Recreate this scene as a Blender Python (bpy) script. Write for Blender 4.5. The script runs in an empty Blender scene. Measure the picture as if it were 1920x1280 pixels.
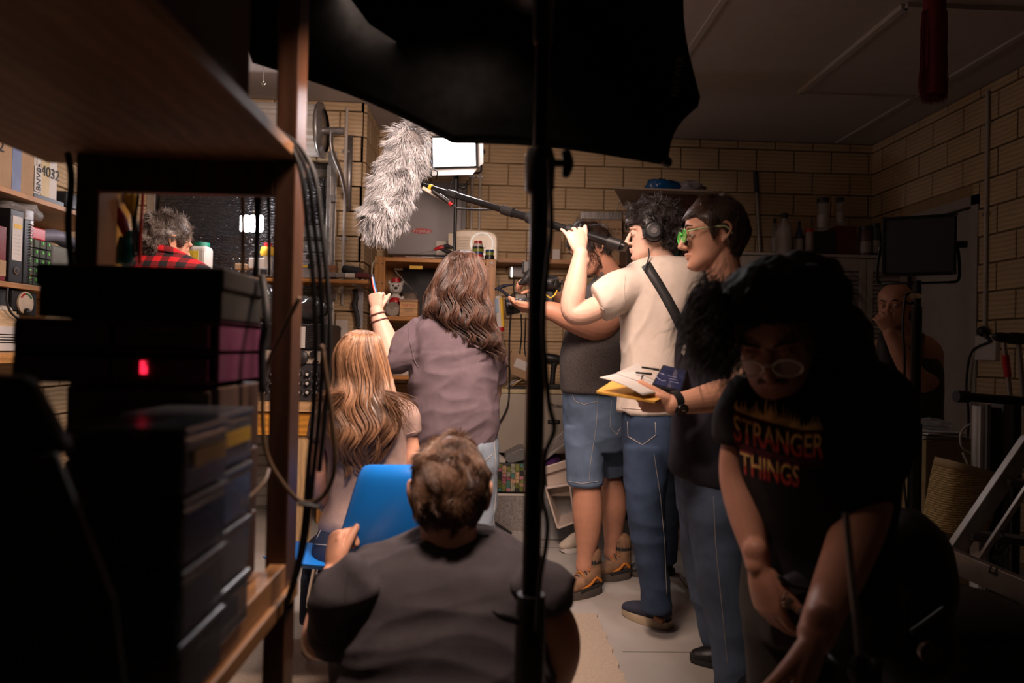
import bpy, bmesh, math, random
import numpy as np
from mathutils import Vector, Matrix, noise
from mathutils.bvhtree import BVHTree
C = bpy.data.collections.new('garage_film_shoot'); bpy.context.scene.collection.children.link(C)
S = bpy.context.scene
R = math.radians
# ---------------------------------------------------------------- camera
cam_d = bpy.data.cameras.new('camera'); cam = bpy.data.objects.new('camera', cam_d)
S.collection.objects.link(cam); S.camera = cam
FPX = 1280.0
CAM = Vector((0, 0, 1.17))
RM = (Matrix.Rotation(R(-2.0), 4, 'Z') @ Matrix.Rotation(R(90.67), 4, 'X') @ Matrix.Rotation(R(1.2), 4, 'Z'))
cam.matrix_world = Matrix.Translation(CAM) @ RM
cam_d.sensor_width = 36; cam_d.lens = 24.0; cam_d.clip_start = .02
cam_d.dof.use_dof = True; cam_d.dof.focus_distance = 3.3; cam_d.dof.aperture_fstop = 2.2
# ---------------------------------------------------------------- world, exposure, key lights, added fill
w = bpy.data.worlds.new('night'); S.world = w; w.use_nodes = True
w.node_tree.nodes['Background'].inputs[0].default_value = (1, .62, .45, 1)
w.node_tree.nodes['Background'].inputs[1].default_value = .0035
S.view_settings.view_transform = 'Standard'; S.view_settings.look = 'None'
S.view_settings.gamma = 1; S.view_settings.use_curve_mapping = False
S.view_settings.exposure = 0.0
S.cycles.diffuse_bounces = 2
def area(name, loc, target, sx, sy, watts, col, spread=180):
    l = bpy.data.lights.new(name, 'AREA'); l.shape = 'RECTANGLE'; l.size = sx; l.size_y = sy
    l.energy = watts; l.color = col; l.spread = R(spread)
    o = bpy.data.objects.new(name, l); S.collection.objects.link(o)
    o.location = loc; d = Vector(target) - Vector(loc)
    o.rotation_euler = d.to_track_quat('-Z', 'Y').to_euler(); return o
KEY = area('softbox_light', (-.02, 1.98, 2.05), (-.87, 3.40, .70), .85, .75, 66, (1, .73, .61), 143)
BACK = area('added_fill', (-.10, 1.27, 1.84), (-.28, 2.0, .70), .20, .10, 8.0, (1, .72, .58), 116)  # added fill for the crouching man and chair; no visible lamp here
PAN = area('panel_light', (-.17, 4.22, 2.56), (-1.0, 2.2, 1.3), .27, .17, 20, (1, .93, .96), 150)
# ---------------------------------------------------------------- pixel <-> world
def ray(px, py): return (RM.to_3x3() @ Vector(((px-960)/FPX, (640-py)/FPX, -1)))
def at(px, py, Y): d = ray(px, py); return CAM + d*((Y-CAM.y)/d.y)
def atX(px, py, X): d = ray(px, py); return CAM + d*(X/d.x)
def atZ(px, py, z): d = ray(px, py); return CAM + d*((z-CAM.z)/d.z)
def pb(l, t, r, b, Y, d):
    m = (l+r)/2; n = (t+b)/2
    return (at(l, n, Y).x, at(r, n, Y).x, Y, Y+d, at(m, b, Y).z, at(m, t, Y).z)
# ---------------------------------------------------------------- materials
MATS = {}
def mat(name, col, rough=.6, metal=0, var=.12, vs=14, bump=0, bs=80, emit=None, es=0, stretch=(1,1,1), spec=.5, wave=None, alpha=1, trans=0, sheen=0):
    if name in MATS: return MATS[name]
    m = bpy.data.materials.new(name); m.use_nodes = True; nt = m.node_tree; N = nt.nodes; L = nt.links
    p = N['Principled BSDF']; p.inputs['Roughness'].default_value = rough; p.inputs['Metallic'].default_value = metal
    p.inputs['Specular IOR Level'].default_value = spec
    if emit: p.inputs['Emission Color'].default_value = (*emit, 1); p.inputs['Emission Strength'].default_value = es
    if alpha < 1: p.inputs['Alpha'].default_value = alpha
    if trans: p.inputs['Transmission Weight'].default_value = trans
    if sheen: p.inputs['Sheen Weight'].default_value = sheen
    tc = N.new('ShaderNodeTexCoord'); mp = N.new('ShaderNodeMapping'); mp.inputs['Scale'].default_value = stretch
    L.new(tc.outputs['Object'], mp.inputs[0])
    n = N.new('ShaderNodeTexNoise'); n.inputs['Scale'].default_value = vs; n.inputs['Detail'].default_value = 5
    L.new(mp.outputs[0], n.inputs['Vector'])
    mr = N.new('ShaderNodeMapRange'); mr.inputs[1].default_value = .3; mr.inputs[2].default_value = .7
    mr.inputs[3].default_value = 1-var; mr.inputs[4].default_value = 1+var; L.new(n.outputs['Fac'], mr.inputs[0])
    mx = N.new('ShaderNodeVectorMath'); mx.operation = 'SCALE'; mx.inputs[0].default_value = col; L.new(mr.outputs[0], mx.inputs['Scale'])
    L.new(mx.outputs[0], p.inputs['Base Color'])
    h = None
    if bump:
        b2 = N.new('ShaderNodeTexNoise'); b2.inputs['Scale'].default_value = bs; b2.inputs['Detail'].default_value = 4
        L.new(mp.outputs[0], b2.inputs['Vector']); h = b2.outputs['Fac']
    if wave:
        wv = N.new('ShaderNodeTexWave'); wv.bands_direction = wave[0]; wv.inputs['Scale'].default_value = wave[1]
        wv.inputs['Distortion'].default_value = wave[2]; wv.inputs['Detail'].default_value = 2; wv.inputs['Detail Scale'].default_value = wave[3]
        L.new(tc.outputs['Object'], wv.inputs['Vector']); h = wv.outputs['Fac']; bump = bump or .3
        if len(wave) > 4:
            m2 = N.new('ShaderNodeMapRange'); m2.inputs[3].default_value = 1-wave[4]; m2.inputs[4].default_value = 1+wave[4]*.6
            L.new(wv.outputs['Fac'], m2.inputs[0]); mx2 = N.new('ShaderNodeVectorMath'); mx2.operation = 'SCALE'
            L.new(mx.outputs[0], mx2.inputs[0]); L.new(m2.outputs[0], mx2.inputs['Scale']); L.new(mx2.outputs[0], p.inputs['Base Color'])
    if h:
        b = N.new('ShaderNodeBump'); b.inputs['Strength'].default_value = bump; b.inputs['Distance'].default_value = .004
        L.new(h, b.inputs['Height']); L.new(b.outputs[0], p.inputs['Normal'])
    MATS[name] = m; return m
def wood(name, col, axis='Z', rough=.5, dist=3):
    d = {'X': 'Z', 'Z': 'X', 'Y': 'X'}[axis]
    return mat(name, col, rough, var=.22, vs=7, stretch={'X': (.25,3,3), 'Y': (3,.25,3), 'Z': (3,3,.25)}[axis], wave=(d, 9, dist, 1.2, .18), bump=.08)
def hairmat(name, a, b, rough=.38):
    m = bpy.data.materials.new(name); m.use_nodes = True; N = m.node_tree.nodes; L = m.node_tree.links
    p = N['Principled BSDF']; p.inputs['Roughness'].default_value = rough; p.inputs['Specular IOR Level'].default_value = .6
    at_ = N.new('ShaderNodeAttribute'); at_.attribute_name = 'tint'
    mx = N.new('ShaderNodeMix'); mx.data_type = 'RGBA'; mx.inputs[6].default_value = (*a, 1); mx.inputs[7].default_value = (*b, 1)
    L.new(at_.outputs['Fac'], mx.inputs[0]); L.new(mx.outputs[2], p.inputs['Base Color']); return m
# ---------------------------------------------------------------- mesh building
def V(*a): return Vector(a)
FLAT = 1.0
class MB:
    def __init__(s): s.v = []; s.f = []; s.mi = []
    def add(s, v, f, mi=0):
        o = len(s.v); s.v += [tuple(p) for p in v]; s.f += [tuple(i+o for i in q) for q in f]; s.mi += [mi]*len(f); return s
    def box(s, x0, x1, y0, y1, z0, z1, mi=0, M=None):
        v = [Vector((x, y, z)) for z in (z0, z1) for y in (y0, y1) for x in (x0, x1)]
        if M: v = [M @ p for p in v]
        return s.add(v, [(0,2,3,1), (4,5,7,6), (0,1,5,4), (2,6,7,3), (0,4,6,2), (1,3,7,5)], mi)
    def cbox(s, c, sx, sy, sz, rot=None, mi=0):
        M = Matrix.Translation(c) @ (rot.to_4x4() if rot else Matrix.Identity(4))
        return s.box(-sx/2, sx/2, -sy/2, sy/2, -sz/2, sz/2, mi, M)
    def bar(s, a, b, wd, th, up=V(0,0,1), mi=0):
        a = Vector(a); b = Vector(b); d = b-a; L_ = d.length; d.normalize()
        u = up - d*up.dot(d)
        if u.length < 1e-4: u = V(0,1,0) - d*d.y
        u.normalize(); r = d.cross(u)
        M = Matrix(((r.x, d.x, u.x, a.x), (r.y, d.y, u.y, a.y), (r.z, d.z, u.z, a.z), (0,0,0,1)))
        return s.box(-wd/2, wd/2, 0, L_, -th/2, th/2, mi, M)
    def cyl(s, a, b, r0, r1=None, n=16, mi=0):
        a = Vector(a); b = Vector(b); r1 = r0 if r1 is None else r1
        return s.tube([a, b], [r0, r1], n, mi, cap=1)
    def tube(s, pts, rad, n=10, mi=0, cap=1, ref=None):
        pts = [Vector(p) for p in pts]; k = len(pts)
        if not isinstance(rad, (list, tuple)): rad = [rad]*k
        vs = []; prev = ref
        for i in range(k):
            t = (pts[min(i+1, k-1)] - pts[max(i-1, 0)]).normalized()
            if prev is None: prev = V(0,0,1) if abs(t.z) < .9 else V(1,0,0)
            u = (prev - t*prev.dot(t))
            if u.length < 1e-5: u = t.orthogonal()
            u.normalize(); prev = u; w_ = t.cross(u)
            ra = rad[i] if isinstance(rad[i], (tuple, list)) else (rad[i], rad[i])
            for j in range(n):
                a = 2*math.pi*j/n; vs.append(pts[i] + u*math.cos(a)*ra[0] + w_*math.sin(a)*ra[1])
        f = [(i*n+j, i*n+(j+1)%n, (i+1)*n+(j+1)%n, (i+1)*n+j) for i in range(k-1) for j in range(n)]
        if cap: f += [tuple(range(n-1, -1, -1)), tuple(range((k-1)*n, k*n))]
        return s.add(vs, f, mi)
    def limb(s, pts, rad, n=16, sub=4, ref=None, mi=0):
        """rounded, tapering tube through joints (Catmull-Rom)"""
        P = [Vector(p) for p in pts]; Rd = [Vector(r) if isinstance(r, (tuple, list)) else Vector((r, r)) for r in rad]
        P = [P[0]*2-P[1]] + P + [P[-1]*2-P[-2]]; Rd = [Rd[0]] + Rd + [Rd[-1]]
        op = []; orr = []
        for i in range(1, len(P)-2):
            for q in range(sub if i < len(P)-3 else sub+1):
                t = q/sub
                cr = lambda A: .5*((2*A[i]) + (A[i+1]-A[i-1])*t + (2*A[i-1]-5*A[i]+4*A[i+1]-A[i+2])*t*t + (3*A[i]-A[i-1]-3*A[i+1]+A[i+2])*t**3)
                op.append(cr(P)); orr.append(cr(Rd))
        d0 = (op[0]-op[1]).normalized(); d1 = (op[-1]-op[-2]).normalized(); r0 = orr[0]; r1 = orr[-1]
        FK = FLAT
        pre = [(op[0]+d0*min(r0)*c*FK, r0*k) for c, k in ((.95, .3), (.7, .72), (.38, .93))]
        post = [(op[-1]+d1*min(r1)*c*FK, r1*k) for c, k in ((.38, .93), (.7, .72), (.95, .3))]
        op = [a for a, b in pre] + op + [a for a, b in post]; orr = [b for a, b in pre] + orr + [b for a, b in post]
        return s.tube(op, [(max(r.x, .0005), max(r.y, .0005)) for r in orr], n, mi, 1, ref)
    def ball(s, c, r, n=14, Rt=None, mi=0):
        r = r if isinstance(r, (tuple, list)) else (r, r, r); c = Vector(c); vs = []; m = n//2
        for i in range(1, m):
            a = math.pi*i/m
            for j in range(n):
                b = 2*math.pi*j/n; p = Vector((r[0]*math.sin(a)*math.cos(b), r[1]*math.sin(a)*math.sin(b), r[2]*math.cos(a)))
                vs.append(c + (Rt @ p if Rt else p))
        t = Vector((0, 0, r[2])); vs += [c + (Rt @ t if Rt else t), c - (Rt @ t if Rt else t)]
        f = [(i*n+j, (i+1)*n+j, (i+1)*n+(j+1)%n, i*n+(j+1)%n) for i in range(m-2) for j in range(n)]
        T_ = len(vs)-2; f += [(T_, j, (j+1)%n) for j in range(n)] + [(T_+1, (m-2)*n+(j+1)%n, (m-2)*n+j) for j in range(n)]
        return s.add(vs, f, mi)
    def lathe(s, c, prof, n=20, ax=None, mi=0):
        """prof: (r, h) list along axis"""
        ax = Vector(ax).normalized() if ax else V(0,0,1); c = Vector(c)
        return s.tube([c+ax*h for r, h in prof], [max(r, .0004) for r, h in prof], n, mi) if len(set(h for r, h in prof)) == len(prof) else s._lat(c, prof, n, ax, mi)
    def _lat(s, c, prof, n, ax, mi):
        u = ax.orthogonal().normalized(); w_ = ax.cross(u); vs = []; k = len(prof)
        for r, h in prof:
            for j in range(n):
                a = 2*math.pi*j/n; vs.append(c + ax*h + (u*math.cos(a)+w_*math.sin(a))*max(r, .0004))
        f = [(i*n+j, i*n+(j+1)%n, (i+1)*n+(j+1)%n, (i+1)*n+j) for i in range(k-1) for j in range(n)]
        f += [tuple(range(n-1, -1, -1)), tuple(range((k-1)*n, k*n))]
        return s.add(vs, f, mi)
    def prism(s, poly, off, mi=0):
        """poly: list of world points; off: thickness vector"""
        n = len(poly); off = Vector(off); a = [Vector(p) for p in poly]; b = [p+off for p in a]
        f = [tuple(range(n)), tuple(range(2*n-1, n-1, -1))] + [(i, i+n, (i+1)%n+n, (i+1)%n) for i in range(n)]
        return s.add(a+b, f, mi)
    def rings(s, rs, n=28, mi=0, e=2.0):
        """vertical loft: rings (cx, cy, z, halfwidth, halfdepth[, tiltx])"""
        vs = []
        for r in rs:
            cx, cy, z, a, b = r[:5]
            for j in range(n):
                t = 2*math.pi*j/n; c_, s_ = math.cos(t), math.sin(t)
                x = math.copysign(abs(c_)**(2/e), c_)*a; y = math.copysign(abs(s_)**(2/e), s_)*b
                tz = (r[5] if len(r) > 5 else 0)*x + (r[6] if len(r) > 6 else 0)*y
                vs.append((cx+x, cy+y, z+tz))
        k = len(rs)
        f = [(i*n+j, i*n+(j+1)%n, (i+1)*n+(j+1)%n, (i+1)*n+j) for i in range(k-1) for j in range(n)]
        f += [tuple(range(n-1, -1, -1)), tuple(range((k-1)*n, k*n))]
        return s.add(vs, f, mi)
    def mesh(s, name):
        me = bpy.data.meshes.new(name); me.from_pydata(s.v, [], s.f)
        if any(s.mi): me.polygons.foreach_set('material_index', s.mi)
        me.update(); return me
    def build(s, name, m, parent=None, smooth=False, bev=0, seg=2):
        me = s.mesh(name)
        for q in (m if isinstance(m, (list, tuple)) else [m]): me.materials.append(q)
        return link(name, me, parent, smooth, bev, seg)
def link(name, me, parent=None, smooth=False, bev=0, seg=2):
    o = bpy.data.objects.new(name, me); C.objects.link(o)
    if smooth: me.polygons.foreach_set('use_smooth', [True]*len(me.polygons))
    if smooth == 'auto':
        try: me.set_sharp_from_angle(angle=R(40))
        except Exception: pass
    if bev:
        md = o.modifiers.new('bevel', 'BEVEL'); md.width = bev; md.segments = seg; md.limit_method = 'ANGLE'
    if parent: put(o, parent)
    return o
def wloc(p):
    return p.location.copy() if p.parent is None else Vector((0,0,0))
def put(o, parent):
    o.parent = parent; o.matrix_parent_inverse = Matrix.Translation(-wloc(parent))
def tag(o, label, cat, group=None, kind=None):
    o['label'] = label; o['category'] = cat
    if group: o['group'] = group
    if kind: o['kind'] = kind
    return o
def thing(name, loc, label, cat, group=None):
    o = bpy.data.objects.new(name, None); o.empty_display_size = .1; C.objects.link(o); o.location = loc
    return tag(o, label, cat, group)
def struct(o): o['kind'] = 'structure'; return o
def copy_tree(o, parent=None):
    c = o.copy(); C.objects.link(c); c.parent = parent
    for ch in list(o.children): copy_tree(ch, c)
    return c
DG = None
def evald(o):
    dg = bpy.context.evaluated_depsgraph_get(); dg.update()
    me = bpy.data.meshes.new_from_object(o.evaluated_get(dg)); bpy.data.objects.remove(o, do_unlink=True); return me
def remesh(mb, vox, it=6, fac=.5, disp=None):
    """union of closed shells -> one continuous smooth surface"""
    me = mb.mesh('tmp'); o = bpy.data.objects.new('tmp', me); C.objects.link(o)
    r = o.modifiers.new('r', 'REMESH'); r.mode = 'VOXEL'; r.voxel_size = vox
    if it: sm = o.modifiers.new('s', 'SMOOTH'); sm.factor = fac; sm.iterations = it
    me2 = evald(o); n = len(me2.vertices)
    co = np.empty(n*3, np.float32); me2.vertices.foreach_get('co', co); co = co.reshape(-1, 3)
    if disp is not None:
        no = np.empty(n*3, np.float32); me2.vertices.foreach_get('normal', no); no = no.reshape(-1, 3)
        d = np.array([disp(Vector(c), Vector(q)) for c, q in zip(co.tolist(), no.tolist())], np.float32)
        co += no*d[:, None]; me2.vertices.foreach_set('co', co.ravel()); me2.update()
    return me2
def mesh_to(mb, me, mi=0):
    co = np.empty(len(me.vertices)*3); me.vertices.foreach_get('co', co)
    mb.add([tuple(c) for c in co.reshape(-1, 3).tolist()], [tuple(p.vertices) for p in me.polygons], mi); return mb
def fastmesh(name, verts, quads, tint=None):
    me = bpy.data.meshes.new(name); me.vertices.add(len(verts)); me.vertices.foreach_set('co', verts.astype(np.float32).ravel())
    nq = len(quads); me.loops.add(nq*4); me.loops.foreach_set('vertex_index', quads.astype(np.int32).ravel())
    me.polygons.add(nq); me.polygons.foreach_set('loop_start', np.arange(0, nq*4, 4, dtype=np.int32))
    me.polygons.foreach_set('loop_total', np.full(nq, 4, np.int32)) if bpy.app.version < (4, 0, 0) else None
    me.polygons.foreach_set('use_smooth', np.ones(nq, bool))
    me.update(calc_edges=True)
    if tint is not None:
        a = me.attributes.new('tint', 'FLOAT', 'POINT'); a.data.foreach_set('value', tint.astype(np.float32))
    return me
def strands(name, P, wid, m, parent, tint=None, sides=3, kind=None):
    """P (n,k,3) strand points -> one mesh of thin tapering fibres"""
    P = np.asarray(P, float); n, k, _ = P.shape
    T_ = np.gradient(P, axis=1); T_ /= np.linalg.norm(T_, axis=2, keepdims=True)+1e-9
    ref = np.array([.31, .52, .79]); U = np.cross(T_, ref); U /= np.linalg.norm(U, axis=2, keepdims=True)+1e-9
    W = np.cross(T_, U); tp = np.interp(np.linspace(0, 1, k), [0, .15, .6, 1], [.7, 1, .9, .12])[None, :, None]
    wid = (np.asarray(wid)*np.ones(n))[:, None, None]
    vs = np.stack([P + (U*math.cos(a)+W*math.sin(a))*wid*tp for a in (0, 2.094, 4.189)], 2)   # n,k,3,3
    idx = np.arange(n*k*3).reshape(n, k, 3); a = idx[:, :-1, :]; b = np.roll(idx, -1, 2)[:, :-1, :]
    c = np.roll(idx, -1, 2)[:, 1:, :]; d = idx[:, 1:, :]
    q = np.stack([a, b, c, d], -1).reshape(-1, 4)
    t = np.repeat(np.asarray(tint if tint is not None else np.random.rand(n)), k*3)
    me = fastmesh(name, vs.reshape(-1, 3), q, t); me.materials.append(m)
    o = link(name, me, parent)
    if kind: o['kind'] = kind
    return o
def nz(p, s, o=0.0): return noise.noise(Vector((p[0]*s+o, p[1]*s-o, p[2]*s+2*o)))
def cable(name, pts, r, m, label=None, cat='cable', parent=None, group=None):
    mb = MB(); mb.limb(pts, [r]*len(pts), 8, 6); o = mb.build(name, m, parent, True)
    if label: tag(o, label, cat, group)
    return o
def text(name, s, size, M4, m, parent, ext=.0008, sx=1):
    cu = bpy.data.curves.new('t', 'FONT'); cu.body = s; cu.size = size; cu.extrude = ext; cu.align_x = 'CENTER'; cu.align_y = 'CENTER'
    o = bpy.data.objects.new('t', cu); C.objects.link(o); me = evald(o)
    me.transform(M4 @ Matrix.Diagonal((sx, 1, 1, 1))); me.materials.clear(); me.materials.append(m)
    o = link(name, me, parent); return o
def face_cam(p, rz=0, rx=0, ry=0):     # text lying in a vertical plane facing -Y
    return Matrix.Translation(p) @ Matrix.Rotation(rz, 4, 'Z') @ Matrix.Rotation(ry, 4, 'Y') @ Matrix.Rotation(R(90)+rx, 4, 'X')
# ================================================================ the room
XR, YB, YP, XL, ZC = 3.03, 5.3, 4.73, -2.62, 2.85
m_block = mat('blockwork', (.56, .40, .235), .85, var=.10, vs=5, wave=('Z', 11, 2.2, 1.4, .16), bump=.35)
m_mortar = mat('mortar', (.36, .24, .12), .95, var=.1, bump=.3)
m_ceil = mat('ceiling_paint', (.48, .42, .39), .8, var=.04)
m_conc = mat('concrete', (.36, .33, .30), .75, var=.12, vs=3, bump=.15, bs=200)
m_carpet = mat('carpet', (.43, .34, .26), .95, var=.10, vs=120, bump=.9, bs=260)
m_joint = mat('joint', (.10, .085, .07), .9)
m_white = mat('white_paint', (.62, .56, .50), .5, var=.04)
m_metal = mat('dull_steel', (.42, .41, .40), .38, .9, var=.15, vs=30)
m_black = mat('black_plastic', (.012, .012, .013), .42)
m_blackm = mat('black_metal', (.015, .015, .016), .3, .5)
m_pine = wood('pine', (.50, .24, .07), 'Z'); m_pineX = wood('pine_board', (.48, .23, .07), 'X')
m_pale = wood('pale_pine', (.66, .44, .22), 'Z')
m_dark = wood('dark_wood', (.060, .026, .013), 'Z', .45); m_darkY = wood('dark_wood_rail', (.19, .085, .035), 'Y', .45)
m_under = wood('shelf_underside', (.20, .10, .045), 'Y', .6, 5)
floor = struct(MB().box(XL-.2, XR+.2, -.6, YB+.2, -.08, 0).build('floor', m_conc))
tiles = MB()
for g in (1.9, 3.05, 4.2): pass
j = MB()
for a, b in (((1.02, 2.66), (XR, 2.66)), ((-.4, 4.05), (XR, 4.05)), ((1.02, 2.66), (1.02, 4.9)), ((1.9, 1.2), (1.9, 4.9)), ((.55, 2.66), (1.02, 2.66))):
    j.bar((a[0], a[1], .0006), (b[0], b[1], .0006), .006, .0012)
j.build('saw_joint', m_joint, floor)
ceil = struct(MB().box(XL-.2, XR+.2, -.6, YB+.2, ZC, ZC+.08).build('ceiling', m_ceil))
BL, BH, G = .300, .172, .009
def block_mesh(L_, H, D=.022):
    mb = MB(); x = L_/2-G/2; z = H/2-G/2; c = .004
    mb.v = [(-x, 0, -z), (x, 0, -z), (x, 0, z), (-x, 0, z), (-x, -D+c, -z), (x, -D+c, -z), (x, -D+c, z), (-x, -D+c, z),
            (-x+c, -D, -z+c), (x-c, -D, -z+c), (x-c, -D, z-c), (-x+c, -D, z-c)]
    mb.f = [(0,1,5,4), (1,2,6,5), (2,3,7,6), (3,0,4,7), (4,5,9,8), (5,6,10,9), (6,7,11,10), (7,4,8,11), (8,9,10,11)]; mb.mi = [0]*9
    me = mb.mesh('block'); me.materials.append(m_block); return me
BM = {}
def blockwall(name, origin, ux, length, z0, z1, off=0.0, holes=(), zbase=0.03, nrm=1):
    """ux: unit direction along wall; blocks stand proud of the mortar sheet"""
    ux = Vector(ux); n = V(-ux.y, ux.x, 0)      # local +Y (into wall)
    ang = math.atan2(ux.y, ux.x); o = Vector(origin)
    mb = MB(); M4 = Matrix.Translation(o) @ Matrix.Rotation(ang, 4, 'Z')
    xs = sorted(set([0, length] + [h for q in holes for h in q[:2]]))
    for a, b in zip(xs, xs[1:]):
        hs = [q for q in holes if q[0] <= a+1e-6 and q[1] >= b-1e-6]
        lo = z0
        for q in sorted(hs, key=lambda q: q[2]):
            if q[2] > lo: mb.box(a, b, 0, .09, lo, q[2], 0, M4)
            lo = q[3]
        if lo < z1: mb.box(a, b, 0, .09, lo, z1, 0, M4)
    W = struct(mb.build(name, m_mortar)); W.location = (0,0,0)
    r = 0; z = zbase - BH*2
    while z < z1:
        za, zb = max(z, z0), min(z+BH, z1)
        if zb-za > .04:
            x = -BL + (off if r % 2 == 0 else off+BL/2)
            x = x % BL - BL
            while x < length:
                segs = [(max(x, 0), min(x+BL, length))]
                for q in holes:
                    if q[2] < zb-.03 and q[3] > za+.03:
                        ns = []
                        for a, b in segs:
                            if q[0] > a: ns.append((a, min(b, q[0])))
                            if q[1] < b: ns.append((max(a, q[1]), b))
                        segs = [t for t in ns if t[1]-t[0] > .001]
                for a, b in segs:
                    if b-a > .03:
                        key = (round(b-a, 2), round(zb-za, 2))
                        if key not in BM: BM[key] = block_mesh(b-a, zb-za)
                        k = bpy.data.objects.new('block', BM[key]); C.objects.link(k)
                        k.parent = W; k.location = o + ux*((a+b)/2) + V(0, 0, (za+zb)/2); k.rotation_euler = (0, 0, ang)
                x += BL
        z += BH; r += 1
    return W
XPr = at(678, 400, YP).x; XPl = at(640, 400, YP).x
blockwall('wall_back', (XPr, YB, 0), (1, 0, 0), XR-XPr, 0, ZC, .12)
blockwall('wall_right', (XR, YB, 0), (0, -1, 0), 4.1, 0, ZC, .0, holes=((.38, 1.14, 0, 2.13),))
dl, dr = at(285, 450, YP).x, at(622, 450, YP).x
blockwall('wall_left_back', (XL, YP, 0), (1, 0, 0), XPr-XL, 0, ZC, .22, holes=((dl-XL, dr-XL, 0, 2.45),))
struct(MB().box(XPr-.0, XPr+.001, YP, YB, 0, ZC).build('trim_3', m_mortar))
blockwall('wall_return', (XPr, YB, 0), (0, -1, 0), 0.0001, 0, .001) if False else None
blockwall('wall_pier_side', (XPr, YP, 0), (0, 1, 0), YB-YP, 0, ZC, .0)
blockwall('wall_left', (XL, 2.2, 0), (0, 1, 0), YP-2.2, .3, ZC, .1)
# right-wall block pier with conduit further along
# cornice
cz = MB(); 
for a, b in (((XPr, YB-.03, ZC-.03), (XR, YB-.03, ZC-.03)), ((XR-.03, YB, ZC-.03), (XR-.03, 1.2, ZC-.03)), ((XL, YP-.03, ZC-.03), (XPr, YP-.03, ZC-.03)), ((XPr-.03+.06, YP, ZC-.03), (XPr+.03, YB, ZC-.03))):
    cz.bar(a, b, .05, .05)
# door on right wall
yd0, yd1 = YB-1.14, YB-.38
d1 = struct(MB().box(XR+.03, XR+.07, yd0, yd1, 0, 2.13).build('door_1', mat('door_paint', (.36, .31, .28), .55, var=.05)))
fr = MB(); fr.box(XR-.03, XR+.03, yd0-.06, yd0, 0, 2.19); fr.box(XR-.03, XR+.03, yd1, yd1+.06, 0, 2.19); fr.box(XR-.03, XR+.03, yd0-.06, yd1+.06, 2.13, 2.19)
fr.build('door_frame', mat('door_paint', (.36, .31, .28)), d1)
# ceiling battens and hatch frame
def zc(px, py): p = atZ(px, py, ZC); return p
bt = MB(); bt.bar((zc(1301, 80).x, 1.0, ZC-.006), (zc(1301, 80).x, YB-.05, ZC-.006), .03, .012); struct(bt.build('trim_1', m_ceil))
bt = MB(); X2 = zc(1775, 145).x; bt.bar((X2, 1.0, ZC-.006), (X2, YB-.05, ZC-.006), .03, .012); struct(bt.build('trim_2', m_ceil))
h0 = zc(1500, 170); h1 = zc(1722, 8); hx1 = zc(1715, 180).x
hf = MB(); hw = .035
hf.bar((h0.x, h1.y, ZC-.012), (h0.x, h0.y, ZC-.012), hw, .024); hf.bar((h0.x, h0.y, ZC-.012), (hx1, h0.y, ZC-.012), hw, .024)
hf.bar((h0.x, h1.y, ZC-.012), (hx1, h1.y, ZC-.012), hw, .024); hf.bar((hx1, h1.y, ZC-.012), (hx1, h0.y, ZC-.012), hw, .024)
ht = thing('ceiling_hatch', (h0.x, h0.y, ZC), 'square access hatch with a raised frame in the dark ceiling', 'hatch')
hf.build('hatch_frame', m_ceil, ht); MB().box(h0.x, hx1, h1.y, h0.y, ZC-.010, ZC-.001).build('hatch_panel', m_ceil, ht)
# carpet
ex = atZ(1125, 1165, .01).x
cp = MB(); n = 46; top = []
y0, y1 = .2, atZ(900, 1152, 0).y
pts = [(-1.9, y0), (atZ(1172, 1279, 0).x+.13, y0)] + [(atZ(1172, 1279, 0).x + (ex-atZ(1172, 1279, 0).x)*t + .13*(1-t)*0 + .006*math.sin(i*2.3), atZ(1172,1279,0).y + (y1-atZ(1172,1279,0).y)*t) for i, t in enumerate([k/14 for k in range(15)])] + [(-1.9, y1)]
cp.prism([V(a, b, .001) for a, b in pts], V(0, 0, .009)).build('carpet', m_carpet)
tag(C.objects['carpet'], 'beige looped carpet piece with a frayed right edge on the concrete floor', 'carpet')
# ---------------------------------------------------------------- roller door
m_door = mat('roller_door_grey', (.44, .41, .38), .45, .2, var=.05)
rd = struct(MB().box(dl-.0, dr+.0, YP+.20, YP+.23, 0, 2.6).build('door_2', m_metal)); 
z = .02; sl = None
while z < 2.5:
    o = bpy.data.objects.new('slat', sl) if sl else None
    if o is None:
        s_ = MB(); s_.prism([V(dl, 0, 0), V(dl, -.012, .010), V(dl, -.012, .062), V(dl, 0, .070)], V(dr-dl, 0, 0)); sl = s_.mesh('slat'); sl.materials.append(m_door); o = bpy.data.objects.new('slat', sl)
    C.objects.link(o); o.parent = rd; o.location = (0, YP+.20, z); z += .0735
g = MB(); g.box(dr-.03, dr+.03, YP-.03, YP+.19, 0, 2.5).box(dr-.03, dr+.0, YP-.06, YP-.03, 0, 2.4); g.build('guide_rail', m_metal, rd, bev=.004)
g = MB(); g.box(dl-.03, dl+.03, YP-.03, YP+.19, 0, 2.5); g.build('guide_rail', m_metal, rd, bev=.004)
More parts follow.
